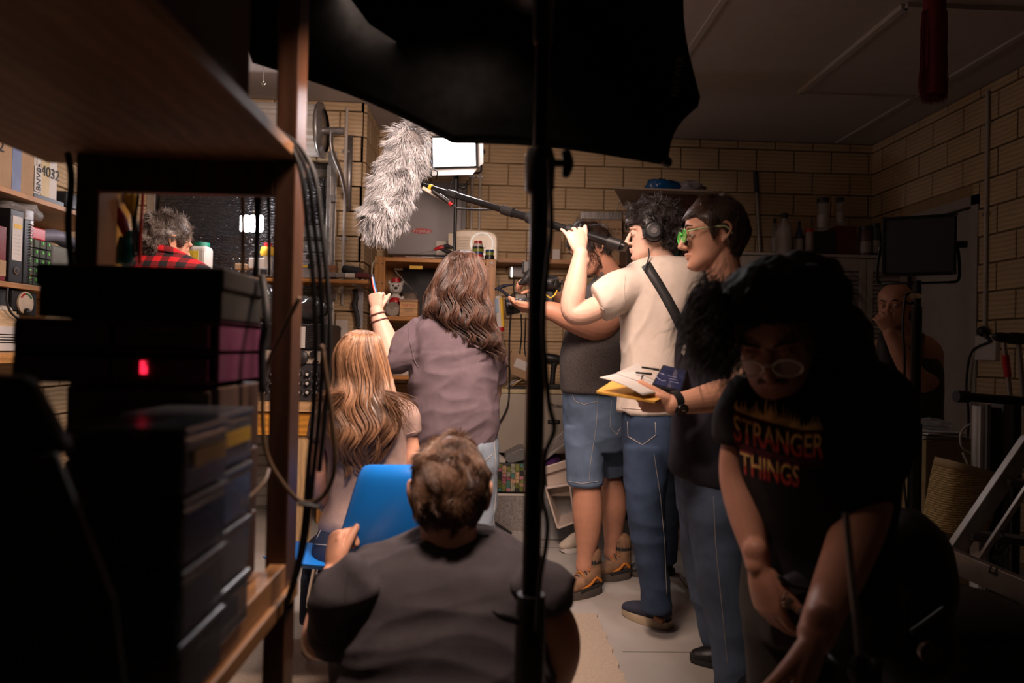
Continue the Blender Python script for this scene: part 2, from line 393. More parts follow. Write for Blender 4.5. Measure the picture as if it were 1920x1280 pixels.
# rolled curtain on its drum, end disc and wall bracket
ca = at(604, 245, YP-.27); rr = .165
dm = thing('roller_door_drum', (ca.x, ca.y, ca.z), 'rolled up grey roller door curtain high on the left wall', 'roller door')
c = MB(); nn = 26
poly = []
for i in range(nn*2):
    a = math.pi*i/nn; r = rr - (.008 if i % 2 else 0); poly.append(V(ca.x-1.35, ca.y+math.cos(a)*r, ca.z+math.sin(a)*r))
c.prism(poly, V(1.33, 0, 0)).build('curtain', mat('curtain_grey', (.55, .52, .48), .4, .1, var=.05), dm)
c = MB(); c.tube([ca+V(-.012,0,0), ca+V(.006,0,0)], [rr+.012, rr+.012], 40); c.tube([ca+V(.006,0,0), ca+V(.02,0,0)], [rr+.004, rr-.03], 40, cap=0)
c.build('end_disc', m_metal, dm, True)
c = MB(); c.cyl(ca, ca+V(.14, 0, 0), .024); c.build('axle', m_metal, dm, 'auto')
bx = at(634, 300, YP-.27)
c = MB(); 
arc = [V(ca.x+.06, ca.y, ca.z), V(ca.x+.065, ca.y+.01, ca.z-.12), V(ca.x+.11, ca.y+.10, ca.z-.26), V(ca.x+.125, YP-.035, ca.z-.42)]
c.limb(arc, [(.012, .035)]*4, 8, 5); c.box(ca.x+.10, ca.x+.15, YP-.03, YP-.022+.0, ca.z-.47, ca.z+.05)
c.build('bracket', m_metal, dm, True)
# black crinkled sheet hung over the roller door
m_film = mat('black_film', (.012, .012, .014), .22, spec=.9, wave=('Z', 16, 6, 2), bump=1.0)
a = at(300, 340, YP-.05); b = at(500, 520, YP-.05); nx, ny = 60, 90; sv = []; sf = []
ztop, zbot = at(400, 330, YP).z, .9
xr_ = at(606, 500, YP-.05).x
for i in range(ny+1):
    for k in range(nx+1):
        x = a.x + (xr_-a.x)*k/nx; z = zbot + (ztop-zbot)*i/ny
        fold = max(0, (x-b.x+.12)/.3)
        y = YP-.05 + .012*nz((x*.6, 0, z*5), 3) + .007*nz((x*1.5, 3, z*14), 2.2) + min(1, fold)*.03*nz((x*7, 0, z*3.5), 2.5, 3)
        sv.append((x, y, z))
sf = [(i*(nx+1)+k, i*(nx+1)+k+1, (i+1)*(nx+1)+k+1, (i+1)*(nx+1)+k) for i in range(ny) for k in range(nx)]
o = MB().add(sv, sf).build('plastic_sheet', m_film, None, True); sd = o.modifiers.new('s', 'SOLIDIFY'); sd.thickness = .002
tag(o, 'crinkled glossy black plastic sheet hung over the roller door', 'sheet')
# conduits and boxes on the walls
m_cond = mat('conduit', (.50, .44, .38), .5, var=.04)
def conduit(px, Y, label, z0=.3, z1=ZC-.05, r=.011, py=400):
    x = at(px, py, Y).x
    t = thing('conduit', (x, Y, z0), label, 'pipe', None); MB().cyl((x, Y, z0), (x, Y, z1), r, n=12).build('pipe', m_cond, t, 'auto')
    c = MB()
    for z in (1.0, 1.9, 2.5): c.cbox(V(x, Y, z), .05, .014, .018)
    c.build('saddle', m_metal, t, bev=.002)
conduit(646, YP-.035, 'cream conduit running up the pier beside the roller door', 1.45)
conduit(884, YB-.035, 'left of two cream conduits above the retro radio', 1.8)
conduit(899, YB-.035, 'right of two cream conduits above the retro radio', 1.8)
o = thing('conduit', (XR-.035, 4.0, .9), 'grey conduit up the dark right wall beyond the crutches', 'pipe')
MB().cyl((XR-.035, 4.02, 1.2), (XR-.035, 4.02, ZC-.05), .011).build('pipe', m_cond, o, 'auto')
c = MB(); [c.cbox(V(XR-.035, 4.02, z), .014, .05, .018) for z in (1.35, 2.05, 2.6)]; c.build('saddle', m_metal, o)
def plate(name, px, py, Y, w_, h_, label, sock=0):
    p = at(px, py, Y); t = thing(name, p, label, 'socket' if sock else 'switch')
    MB().cbox(p, w_, .02, h_).build('plate', m_white, t, bev=.004)
    c = MB()
    if sock:
        for q in (-1, 1):
            for dx, dz in ((-.008, .006), (.008, .006), (0, -.010)): c.cbox(p+V(q*w_*.24+dx, -.011, dz), .003, .003, .009)
        c.build('slot', m_black, t)
    else: c.cyl(p+V(0,-.008,0), p+V(0,-.014,0), .005).build('button', m_metal, t)
    return t
plate('wall_switch', 641, 616, YP-.035, .085, .125, 'pale blank switch plate on the block pier above the girl')
plate('power_point', 984, 556, YB-.035, .15, .09, 'white double power point behind the camera rig', 1)
plate('power_point', 1058, 556, YB-.035, .14, .09, 'white double power point near the cameraman elbow', 1)
p = atX(1851, 652, XR-.035); t = thing('power_point', p, 'dark-wall power point above the crutches on the right', 'socket')
MB().cbox(p, .03, .17, .15).build('plate', m_white, t, bev=.004)
for (px, py, s_) in ((625, 372, 1), (625, 556, 2)):
    p = at(px, py, YP-.06); t = thing('rail_clip', p, ('upper' if s_ == 1 else 'lower')+' small steel clip on the roller door rail', 'clip')
    MB().cbox(p, .045, .01, .045).build('clip_plate', m_metal, t, bev=.003); MB().cyl(p+V(0,-.004,0), p+V(0,-.012,0), .008, n=6).build('bolt', m_metal, t)
# ================================================================ helpers for set dressing
def pbox(l, t, r, b, Y, d): return MB().box(*pb(l, t, r, b, Y, d))
def col(name, c, rough=.5, **k): return mat(name, c, rough, **k)
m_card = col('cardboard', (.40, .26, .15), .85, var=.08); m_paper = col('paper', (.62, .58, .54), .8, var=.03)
m_clear = col('clear_plastic', (.55, .55, .55), .15, alpha=.42, spec=.8)
m_red = col('red_plastic', (.45, .015, .02), .35); m_blue = col('blue_plastic', (.01, .16, .52), .35, var=.05)
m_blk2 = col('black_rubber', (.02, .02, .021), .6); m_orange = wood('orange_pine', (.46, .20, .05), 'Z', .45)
m_orangeX = wood('orange_pine_board', (.46, .20, .05), 'X', .45)
m_gold = col('yellow_label', (.75, .45, .03)); m_green = col('green_label', (.12, .55, .06)); m_chrome = col('chrome', (.75, .73, .7), .12, metal=1, var=.02)
m_glass = col('jar_glass', (.35, .36, .34), .08, alpha=.4, spec=.9)
# ---------------------------------------------------------------- left wall shelves and their load
XS = -2.14
def lsh(px, py, X=XS): return atX(px, py, X)
zl1, zl2 = lsh(60, 372).z, lsh(30, 535).z
sh = tag(MB().box(XL, XS, 2.4, 4.15, zl1-.012, zl1+.012).build('wall_shelf', wood('shelf_pine', (.42, .20, .07), 'Y'), None, bev=.002), 'upper pine shelf on the left wall carrying cardboard boxes', 'shelf')
tag(MB().box(XL, XS, 2.4, 4.15, zl2-.012, zl2+.012).build('wall_shelf', wood('shelf_pine', (.42, .20, .07), 'Y'), None, bev=.002), 'lower pine shelf on the left wall with binders', 'shelf')
def lx(px, X=XS): return atX(px, 400, X).y
# cardboard carton, tape
y0, y1 = 2.5, lx(66)
t = thing('cardboard_box', (XS-.2, y0, zl1+.012), 'large cardboard carton sealed with blue tape on the upper left shelf', 'box')
MB().box(XL+.05, XS-.01, y0, y1, zl1+.013, zl1+.50).build('carton', m_card, t, bev=.003)
ty0, ty1 = lx(24), lx(41)
MB().box(XS-.0105, XS-.0085, ty0, ty1, zl1+.014, zl1+.50).build('tape', col('blue_grey_tape', (.16, .20, .34)), t)
MX = lambda X, Y, Z, rz=90: Matrix.Translation((X, Y, Z)) @ Matrix.Rotation(R(rz), 4, 'Z') @ Matrix.Rotation(R(90), 4, 'X')
p = lsh(8, 256); text('lettering', '202A 01', .085, MX(XS-.007, p.y-.06, p.z), m_black, t); p = lsh(4, 274); text('lettering', 'Rm 2', .07, MX(XS-.007, p.y-.05, p.z), m_black, t)
# small white box with masking tape and string tag
y0, y1 = lx(66)+.01, lx(113)
t = thing('white_box', (XS-.1, y0, zl1+.012), 'small white box with a tan tape stripe and string tag on the upper left shelf', 'box')
za = zl1+.035; MB().box(XS-.30, XS-.02, y0, y1, za, za+.21).build('carton', m_paper, t, bev=.002)
MB().box(XS-.32, XS-.015, y0, y1+.05, zl1+.013, za).build('base', m_black, t)
q = lx(83); MB().box(XS-.0205, XS-.018, lx(83), lx(98), za, za+.21).build('tape', col('masking_tape', (.55, .42, .22)), t)
text('lettering', '44032', .07, MX(XS-.016, lx(95), za+.12), m_black, t)
MB().cbox(V(XS-.014, lx(75), za+.07), .002, .05, .12).build('tag', m_paper, t)
text('lettering', 'BNVB', .045, MX(XS-.011, lx(76), za+.07) @ Matrix.Rotation(R(90), 4, 'Z'), m_black, t)
MB().limb([V(XS-.014, lx(73), za+.13), V(XS-.016, lx(74), za+.2), V(XS-.02, lx(75), za+.26)], [.002]*3, 5, 4).build('string', m_paper, t)
t = thing('cardboard_box', (XS-.3, lx(118), zl1+.012), 'pale document box standing deep on the upper left shelf', 'box')
MB().box(XL+.03, XS-.22, y1-.25, y1+.12, zl1+.02, zl1+.42).build('carton', col('dusty_card', (.42, .33, .25), .8), t); MB().box(XL+.02, XS-.21, y1-.26, y1+.13, zl1+.36, zl1+.44).build('lid', col('dusty_card', (.42, .33, .25), .8), t)
t = tag(MB().box(XS-.2, XS-.01, y1+.06, y1+.30, zl1+.013, zl1+.10).build('toolcase', m_black, None, bev=.01), 'low black case at the far end of the upper left shelf', 'case')
# binder, red book, spiral pads
zb = zl2+.013
def upright(name, p0, p1, h, m, label, cat, X=XS, d=.24):
    t = thing(name, (X, lx(p0), zb), label, cat); MB().box(X-d, X-.005, lx(p0), lx(p1)-.003, zb, zb+h).build('cover', m, t, bev=.004); return t
t = upright('lever_arch_binder', 22, 48, .33, m_black, 'black lever arch binder with a white spine label on the lower left shelf', 'binder')
ys, ye = lx(26), lx(44); MB().box(XS-.005, XS-.003, ys, ye, zb+.10, zb+.30).build('spine_label', m_paper, t)
MB().box(XS-.0035, XS-.002, ys+.01, ye-.005, zb+.245, zb+.265).build('label_band', m_gold, t)
c = MB(); [c.box(XS-.0035, XS-.0022, ys+.01, ye-.01, zb+.13+.017*i, zb+.1305+.017*i) for i in range(6)]; c.build('label_lines', m_black, t)
MB().tube([V(XS-.004, (ys+ye)/2, zb+.055), V(XS-.001, (ys+ye)/2, zb+.055)], [.017, .017], 16).build('finger_ring', m_chrome, t); MB().tube([V(XS-.002, (ys+ye)/2, zb+.055), V(XS+.0, (ys+ye)/2, zb+.055)], [.011, .011], 16).build('ring_hole', m_black, t)
t = upright('red_book', 2, 17, .24, col('book_red', (.16, .012, .015), .4), 'dark red book leaning at the left edge of the lower shelf', 'book'); MB().box(XS-.005, XS-.002, lx(4), lx(15), zb+.02, zb+.09).build('spine_label', m_card, t)
t = upright('black_folder', -40, 1, .30, m_blk2, 'black folder cut by the left edge of the photo on the lower shelf', 'binder')
t = upright('spiral_notebook', 49, 62, .30, m_black, 'black spiral bound notebook right of the binder', 'notebook')
c = MB(); 
for i in range(22): c.tube([V(XS-.003, lx(61)+.006*math.cos(a)-.0, zb+.012+i*.0128+.002*a/3) for a in (0, 1.5, 3, 4.5, 6)], .0016, 5)
for i in range(22): c.cbox(V(XS-.001, lx(61), zb+.012+i*.0128), .006, .014, .005)
c.build('wire_binding', m_chrome, t)['kind'] = 'stuff'
# parts drawer cabinet with green labels
ya, yb_ = lx(64), lx(110)
t = thing('parts_cabinet', (XS-.1, ya, zb), 'grey small parts drawer cabinet with green labels on the lower left shelf', 'cabinet')
m_cab = col('cabinet_grey', (.05, .06, .06), .4); MB().box(XS-.25, XS-.04, ya, yb_, zb, zb+.225).build('body', m_cab, t, bev=.004)
hh = .225/5; ww = (yb_-ya)/4
for r_ in range(5):
    for k in range(4):
        yy = ya+ww*k; zz = zb+hh*r_
        d_ = MB().box(XS-.041, XS-.026, yy+.004, yy+ww-.004, zz+.004, zz+hh-.004).build('drawer', col('drawer_smoke', (.06, .08, .07), .2), t, bev=.002)
        if (r_*4+k) % 5 != 2: MB().box(XS-.0255, XS-.0235, yy+.015, yy+ww-.02, zz+hh*.5, zz+hh*.82).build('drawer_label', m_gold if (r_, k) == (4, 1) else m_green, d_)
o = tag(MB().box(XS-.18, XS-.045, ya+.01, ya+.16, zb+.226, zb+.285).build('red_box', m_red, None, bev=.006), 'small red box on top of the parts cabinet', 'box')
c = MB(); c.limb([V(XS-.10, ya+.19, zb+.26), V(XS-.08, ya+.30, zb+.275), V(XS-.10, ya+.44, zb+.258)], [(.05, .032)]*3, 14, 4, ref=V(1,0,0)); o = c.build('grey_pouch', col('pouch_grey', (.20, .20, .26), .5), None, True); tag(o, 'grey zipped pouch on top of the parts cabinet', 'pouch')
def bag(name, c0, r, label, m=None, seed=1):
    mb = MB().ball(c0, r, 28); mb.v = [tuple(Vector(p) + (Vector(p)-Vector(c0))*(.35*nz(p, 22, seed)+.2*nz(p, 60, seed))) for p in mb.v]
    o = mb.build(name, m or m_clear, None, True); return tag(o, label, 'bag')
bag('plastic_bag', V(XS-.10, lx(66), zb+.345), (.10, .14, .038), 'crumpled clear plastic bag lying on the binder and notebook')
t = thing('clear_box', (XS-.1, lx(72), zb+.29), 'clear plastic box of bits on the red box', 'box'); MB().box(XS-.15, XS-.05, lx(68), lx(84), zb+.286, zb+.36).build('tub', m_clear, t, bev=.004); MB().box(XS-.14, XS-.06, lx(69), lx(83), zb+.288, zb+.32).build('contents', m_card, t)
t = thing('storage_tub', (XS-.1, lx(112), zb), 'clear tub with a bright green clip beyond the parts cabinet', 'box'); MB().box(XS-.25, XS-.04, yb_+.02, yb_+.42, zb, zb+.22).build('tub', col('tub_smoke', (.14, .14, .12), .3), t, bev=.01); MB().box(XS-.04, XS-.02, yb_+.06, yb_+.26, zb+.08, zb+.105).build('clip', col('lime', (.35, .7, .03)), t, bev=.004)
# gauge instrument under the shelf
yg0, yg1 = lx(30, XS-.02), lx(66, XS-.02); zg1 = zl2-.02; zg0 = lsh(50, 592).z
t = thing('panel_meter', (XS-.2, yg0, zg0), 'black instrument with a round cream dial meter under the lower left shelf', 'meter')
MB().box(XS-.3, XS-.03, 2.6, lx(31), zg0, zg1).build('rack_case', m_blk2, t, bev=.004)
MB().box(XS-.3, XS-.02, lx(36), yg1+.03, zg0, zg1).build('meter_case', m_black, t, bev=.006)
p = lsh(54, 568); MB().tube([V(XS-.02, p.y, p.z), V(XS-.012, p.y, p.z)], [.052, .052], 30).build('dial', col('dial_cream', (.62, .48, .34)), t)
c = MB(); 
for i in range(9): a = math.pi*(.15+.7*i/8); c.cbox(V(XS-.011, p.y+.036*math.cos(a)*-1, p.z+.012+.030*math.sin(a)), .002, .012, .006, mi=0 if i < 4 else 1)
c.build('dial_scale', [m_red, col('dial_green', (.02, .16, .06))], t); MB().ball(V(XS-.008, p.y, p.z-.042), .018, 12).build('pivot_cover', m_black, t, True)
# cream radio and white box under
t = thing('cream_radio', (XS-.1, 2.6, zg0-.3), 'cream radio with a cloth grille at the left edge below the meter', 'radio')
p0 = lsh(14, 580); MB().box(XS-.2, XS-.02, 2.5, p0.y+.12, p0.z-.19, p0.z+.02).build('body', col('radio_cream', (.45, .36, .26), .4), t, bev=.02, seg=3)
MB().box(XS-.021, XS-.014, 2.6, p0.y+.08, p0.z-.10, p0.z-.005).build('grille', mat('grille_cloth', (.60, .42, .24), .8, wave=('Z', 60, 0, 1, .3)), t)
c = MB(); [c.box(XS-.02, XS-.010, 2.6, p0.y+.09, p0.z-.15-.0+.012*i, p0.z-.145+.012*i) for i in range(4)]; c.build('tuning_strip', m_gold, t)
p1 = lsh(5, 624); t = tag(MB().box(XS-.2, XS-.01, 2.5, p1.y+.1, p1.z-.08, p1.z+.03).build('white_box', m_paper, None, bev=.003), 'plain white box under the cream radio at the left edge', 'box')
cable('cable', [lsh(14, 540, XS+.01), lsh(13, 565, XS+.015), lsh(20, 585, XS+.01), lsh(34, 598, XS)], .005, m_blk2, 'grey cable looping beside the dial meter')
t = tag(MB().box(XL, XS+.1, 2.4, 4.1, p1.z-.13, p1.z-.085).build('bench_top', m_pineX, None, bev=.003), 'pine bench top along the left wall', 'bench')
# ---------------------------------------------------------------- bottle with teal cap behind the old man
def bottle(name, px, py, Y, prof, m, capm, label, cat='bottle', lab=None, n=20, cap=None):
    p = at(px, py, Y); t = thing(name, p, label, cat); mb = MB(); mb._lat(p, prof, n, V(0,0,1), 0); mb.build('body', m, t, 'auto')
    H = prof[-1][1]; r = prof[-1][0]; c = MB(); c._lat(p+V(0,0,H-.004), cap or [(r*1.15, 0), (r*1.18, .006), (r*1.15, .022), (r*.9, .025)], n, V(0,0,1), 0); c.build('cap', capm, t, 'auto')
    if lab:
        l = MB(); l.tube([p+V(0,0,lab[0]), p+V(0,0,lab[1])], [lab[3]]*2, n, cap=0); l.build('paper_label', lab[2], t, True)
    return t
p = at(377, 500, 4.47); p.z = at(640, 524, 4.40).z
t = thing('supplement_jar', p, 'frosted square jar with a teal lid and yellow label behind the curly haired man', 'jar')
MB().cbox(p+V(0,0,.101), .120, .115, .20).build('body', col('frosted', (.55, .50, .44), .3), t, bev=.03, seg=4); MB().cbox(p+V(-.028,-.059,.10), .064, .003, .125).build('paper_label', mat('jar_label', (.72, .52, .05), .5, var=.3, vs=40), t)
MB().cyl(p+V(0,0,.198), p+V(0,0,.222), .050, n=24).build('lid', col('teal', (.0, .16, .09)), t, 'auto')
p = at(362, 470, 4.58); tag(MB().ball(p+V(0,0,-.02), (.09, .06, .07), 16).build('grey_kettle', m_blk2, None, True), 'dark rounded lid shape behind the frosted jar', 'pot')
# ---------------------------------------------------------------- small shelf with bits (under the black sheet), Y 4.35
YS = 4.40; zs = at(640, 524, YS).z
t = thing('bracket_shelf', (at(560, 520, YS).x, YS, zs), 'narrow orange pine shelf on steel brackets below the roller door', 'shelf')
x0, x1 = at(345, 520, YS).x, at(690, 520, YS).x
MB().box(x0, x1, YS, YP-.07, zs-.022, zs).build('board', m_orangeX, t, bev=.002)
xb = at(662, 560, YS).x
c = MB(); c.box(xb-.018, xb+.018, YP-.075, YP-.07, zs-.30, zs-.022); c.box(xb-.018, xb+.018, YS+.03, YP-.07, zs-.03, zs-.022); c.build('bracket', col('grey_steel', (.38, .38, .40), .4, metal=.3), t, bev=.001)
bl = MB(); pts = [(xb-.04, YP-.09, zs-.04), (xb-.028, YP-.085, zs-.1), (xb-.042, YP-.085, zs-.14), (xb-.022, YP-.085, zs-.2), (xb-.01, YP-.085, zs-.27), (xb-.016, YP-.085, zs-.29)]
bl.limb(pts, [(.004, .016)]*6, 8, 3, ref=V(0,1,0)); tag(bl.build('strap', m_blk2, None, True), 'wavy black strap hanging beside the shelf bracket', 'strap')
def onshelf(name, l, t_, r, b, d, m, label, cat, bev=.004, Y=YS+.02):
    return tag(MB().box(*pb(l, t_, r, b, Y, d)).build(name, m, None, bev=bev), label, cat)
# organiser boxes
def organiser(l, t_, r, b, Y, label, m=None):
    x0_, x1_, y0_, y1_, z0_, z1_ = pb(l, t_, r, b, Y, .16); T_ = thing('organiser_box', (x0_, y0_, z0_), label, 'box')
    MB().box(x0_, x1_, y0_, y1_, z0_, z1_-.02).build('tray', m or col('smoke_tray', (.30, .29, .30), .3), T_, bev=.006); MB().box(x0_-.003, x1_+.003, y0_-.003, y1_, z1_-.02, z1_).build('lid', m_clear, T_, bev=.004)
    MB().cbox(V((x0_+x1_)/2, y0_-.006, z1_-.025), .04, .008, .03).build('latch', m_blk2, T_, bev=.002); return T_
organiser(560, 492, 606, 521, YS+.02, 'clear lidded organiser box with a yellow strip on the bracket shelf')
MB().box(*pb(562, 497, 580, 501, YS+.012, .004)).build('label_strip', m_gold, C.objects['organiser_box'])
organiser(560, 474, 600, 491, YS+.03, 'smaller organiser box stacked on the yellow striped one')
organiser(482, 502, 508, 518, YS+.02, 'organiser box at the left end of the bracket shelf')
x0_, x1_, y0_, y1_, z0_, z1_ = pb(607, 496, 629, 510, YS+.05, .10)
t = thing('leather_case', (x0_, y0_, z0_), 'small tan leather case on the bracket shelf', 'case'); MB().box(x0_, x1_, y0_, y1_, zs+.028, z1_).build('pouch', col('tan_leather', (.32, .14, .06), .5), t, bev=.012, seg=3); MB().box(x0_+.004, x1_-.004, y0_-.004, y0_, z1_-.03, z1_-.004).build('flap', col('tan_leather', (.32, .14, .06), .5), t, bev=.003)
MB().box(*pb(606, 510, 630, 519, YS+.04, .12)).build('flat_tray', col('grey_tray', (.22, .20, .2)), None, bev=.003); tag(C.objects['flat_tray'], 'flat grey tray under the tan leather case', 'tray')
t = thing('binoculars', at(662, 512, YS+.06), 'black binoculars lying on the right end of the bracket shelf', 'binoculars')
a = at(642, 503, YS+.08); b = at(676, 512, YS+.08)
for i, dy in enumerate((0, .08)):
    c = MB(); c.lathe(a+V(0,dy,0), [(.02, 0), (.026, .005), (.028, .04), (.034, .06), (.034, .12)], 16, (b-a)); c.build('barrel', m_black, t, 'auto')
c = MB(); c.bar(a.lerp(b, .3), a.lerp(b, .3)+V(0,.08,0), .05, .02); c.build('bridge', m_black, t, bev=.003)
onshelf('red_case', 667, 511, 692, 520, .10, col('case_red', (.10, .01, .01)), 'dark red case under the right barrel of the binoculars', 'case')
onshelf('white_connector', 646, 512, 665, 520, .05, m_white, 'little white connector block in front of the binoculars', 'block')
onshelf('battery_pack', 630, 512, 645, 520, .07, col('pack_grey', (.25, .22, .2)), 'grey battery pack between tray and white connector', 'battery')
# clear crates with silver cells above
for i, (tt, bb) in enumerate(((420, 446), (449, 473))):
    x0_, x1_, y0_, y1_, z0_, z1_ = pb(566, tt, 610, bb, YS+.10, .12)
    T_ = thing('foil_bin', (x0_, y0_, z0_), ('upper' if i == 0 else 'lower')+' clear framed bin of silver foil bits beside the roller door rail', 'bin')
    c = MB(); f_ = .006
    c.box(x0_, x1_, y0_, y0_+.005, z0_, z0_+f_).box(x0_, x1_, y0_, y0_+.005, z1_-f_, z1_).box(x0_, x0_+f_, y0_, y0_+.005, z0_, z1_).box(x1_-f_, x1_, y0_, y0_+.005, z0_, z1_); c.build('frame', m_chrome, T_)
    MB().box(x0_, x1_, y0_+.006, y1_, z0_+.0, z1_).build('tub', m_glass, T_); random.seed(i+5); c = MB()
    for q in range(24): c.ball(V(random.uniform(x0_+.02, x1_-.02), y0_+.03, random.uniform(z0_+.01, z1_-.015)), .010, 6)
    c.build('foil_bits', m_chrome, T_)['kind'] = 'stuff'
# yellow / red torch thing and lantern with four lit bars
p = at(502, 488, YS+.08); t = thing('caulking_bottle', p, 'white bottle with a yellow collar and red top behind the shelf post', 'bottle')
c = MB(); c.lathe(p+V(0,0,-.10), [(.028, 0), (.03, .01), (.03, .12), (.022, .135)], 16); c.build('body', m_white, t, 'auto'); MB().lathe(p+V(0,0,.03), [(.045, 0), (.05, .02), (.04, .055)], 16).build('collar', m_gold, t, 'auto'); MB().cyl(p+V(0,0,.085), p+V(0,0,.11), .026).build('cap', m_red, t, 'auto')
lp = at(473, 419, 4.5); t = thing('hanging_lantern', lp, 'hanging work lantern of glowing white bars left of the shelf post', 'lamp')
m_em = mat('lamp_glow', (1,1,1), emit=(1, .93, 1), es=22)
for i, px in enumerate((453, 462, 474, 488)):
    q = at(px, 419, 4.5 - (.0, .05, .06, .03)[i]); MB().limb([q+V(0,0,-.042), q+V(0,0,.042)], [(.020 if i else .010, .014)]*2, 12, 2, ref=V(1,0,0)).build('light_bar', m_em, t, True)
c = MB(); c.limb([lp+V(0,.03,.06), lp+V(0,.03,.09), lp+V(.012,.03,.12), lp+V(0,.03,.14), lp+V(-.005,.165,.138)], [.003]*5, 6, 4); c.build('hook', m_chrome, t, True)
MB().cyl(lp+V(0,.03,-.055), lp+V(0,.03,.06), .028, n=20).build('core', m_black, t, 'auto')
pl = bpy.data.lights.new('lantern_light', 'POINT'); pl.energy = 9; pl.color = (1, .93, .98); pl.shadow_soft_size = .05; o = bpy.data.objects.new('lantern_light', pl); S.collection.objects.link(o); o.location = lp+V(0,-.10,0)
for i, px in enumerate((451, 494, 506)):
    p = at(px, 350, 3.7+.05*i); b = at(px+(2, -3, -1)[i], 505, 3.7+.05*i)
# white box beside, small clutter on that ledge
onshelf('white_carton', 466, 483, 496, 503, .08, m_white, 'white carton behind the hanging straps, left of the yellow bottle', 'box')
onshelf('grey_brush', 440, 494, 462, 505, .06, m_card, 'small tan clutter tray left of the white carton', 'tray')
# ---------------------------------------------------------------- radio stack on the workbench
YR = 4.05
def dev(l, t_, r, b, Y=YR, d=.34): return pb(l, t_, r, b, Y, d)
zbench = at(545, 752, YR).z
t = thing('communications_receiver', (0-1.2, YR, zbench), 'black rack receiver of many small knobs, lowest in the stack on the workbench', 'radio')
x0_, x1_, y0_, y1_, z0_, z1_ = dev(488, 684, 610, 750); z0_ = zbench+.002
m_pan = col('panel_dark', (.035, .033, .036), .5); MB().box(x0_, x1_, y0_, y1_, z0_, z1_).build('case', m_pan, t, bev=.004)
zk = (z1_-z0_)
for r_ in range(3):
    for k in range(7):
        px = 497+16.2*k; q = at(px, 701+(r_*17), YR)
        if (r_*7+k) % 6 != 3:
            kb = MB().cyl(q+V(0,.002,0), q+V(0,-.028,0), .017, .015, 14).build('knob', m_black, t, 'auto'); MB().cyl(q+V(0,-.026,0), q+V(0,-.030,0), .009, n=12).build('knob_cap', m_paper, kb, 'auto')
c = MB(); random.seed(3)
for k in range(70): 
    a = random.uniform(0, 6.28); px = 497+16.2*random.randint(0, 6); q = at(px, 701+17*random.randint(0, 2), YR) + V(math.cos(a)*.025, -.001, math.sin(a)*.025); c.cbox(q, .006, .002, .002)
c.build('panel_print', m_paper, t)['kind'] = 'stuff'
t = thing('vintage_tuner', (-1.2, YR, z1_), 'middle radio with a big black tuning knob on a cream front panel', 'radio')
x0_, x1_, y0_, y1_, z0_, z2_ = dev(488, 655, 612, 684); z0_ = z1_+.002
MB().box(x0_, x1_, y0_, y1_, z0_, z2_).build('case', m_pan, t, bev=.004); MB().box(x0_+.01, x1_-.01, y0_-.006, y0_, z0_+.008, z2_-.008).build('front_panel', col('panel_cream', (.48, .41, .33), .4, metal=.2), t, bev=.002)
q = at(566, 670, YR-.01); kb = MB().lathe(q, [(.040, 0), (.042, .012), (.040, .03), (.034, .034)], 24, (0,-1,0)).build('tuning_knob', m_black, t, 'auto'); MB().cyl(q+V(0,-.034,0), q+V(0,-.042,0), .015, n=16).build('knob_cap', m_blk2, kb, 'auto')
q = at(588, 664, YR-.01); MB().lathe(q, [(.018, 0), (.017, .028)], 16, (0,-1,0)).build('knob', m_black, t, 'auto')
for dx in (590, 597, 604, 520, 528): q = at(dx, 678 if dx > 580 else 668, YR-.006); MB().cyl(q, q+V(0,-.016,0), .006, n=10).build('toggle', m_chrome, t, 'auto')
t = thing('speaker_console', (-1.2, YR, z2_), 'top black console with a cream dial window and vent slats, in the radio stack', 'radio')
x0_, x1_, y0_, y1_, z0_, z3_ = dev(484, 606, 616, 655); z0_ = z2_+.002
MB().box(x0_, x1_, y0_, y1_, z0_, z3_).build('case', m_black, t, bev=.012, seg=3)
MB().box(*pb(556, 612, 572, 652, YR-.004, .004)).build('dial_window', m_paper, t)
for k in range(12): q = at(595, 610+3.5*k, YR); MB().cbox(q+V(0,-.003,0), .085, .012, .006).build('vent_slat', m_blk2, t)
for k in range(7): q = at(492, 610+6*k, YR); MB().cbox(q+V(0,-.003,0), .05, .012, .006).build('vent_slat', m_blk2, t)
# shiny bag of components above
bag('foil_bag', at(580, 578, 4.2), (.12, .07, .07), 'crumpled shiny black bag above the radio stack', col('foil_dark', (.05, .05, .05), .12, spec=.9), 4)
bag('foil_bag', at(498, 566, 4.25), (.06, .05, .10), 'shiny dark bag with a red tag left of the post', col('foil_dark', (.05, .05, .05), .12, spec=.9), 9)
tag(MB().cbox(at(503, 572, 4.195), .02, .01, .02).build('red_tag', m_red), 'tiny red square tag on the shiny bag', 'tag')
# workbench
t = thing('workbench', (-1.2, YR-.05, 0), 'pine workbench with a thick orange rail under the radio stack', 'workbench')
x0, x1 = at(200, 760, YR).x, at(640, 760, YR).x
MB().box(x0, x1, YR-.06, YP-.1, at(545, 772, YR-.06).z, zbench).build('bench_top', wood('bench_pine', (.62, .38, .18), 'X'), t, bev=.003)
MB().box(x0+.05, x1-.05, YR-.03, YR+.02, at(545, 816, YR-.03).z, at(545, 774, YR-.03).z).build('front_rail', wood('rail_orange', (.60, .27, .04), 'X', .35), t, bev=.003)
for l, r in ((556, 579), (240, 262)):
    b_ = pb(l, 816, r, 1000, YR, .07); MB().box(b_[0], b_[1], YR, YR+.07, 0, b_[5]).build('leg', m_pale, t, bev=.003)
b_ = pb(583, 816, 598, 1000, YR+.35, .07); MB().box(b_[0], b_[1], YR+.5, YR+.56, 0, b_[5]).build('leg', m_pine, t, bev=.003)
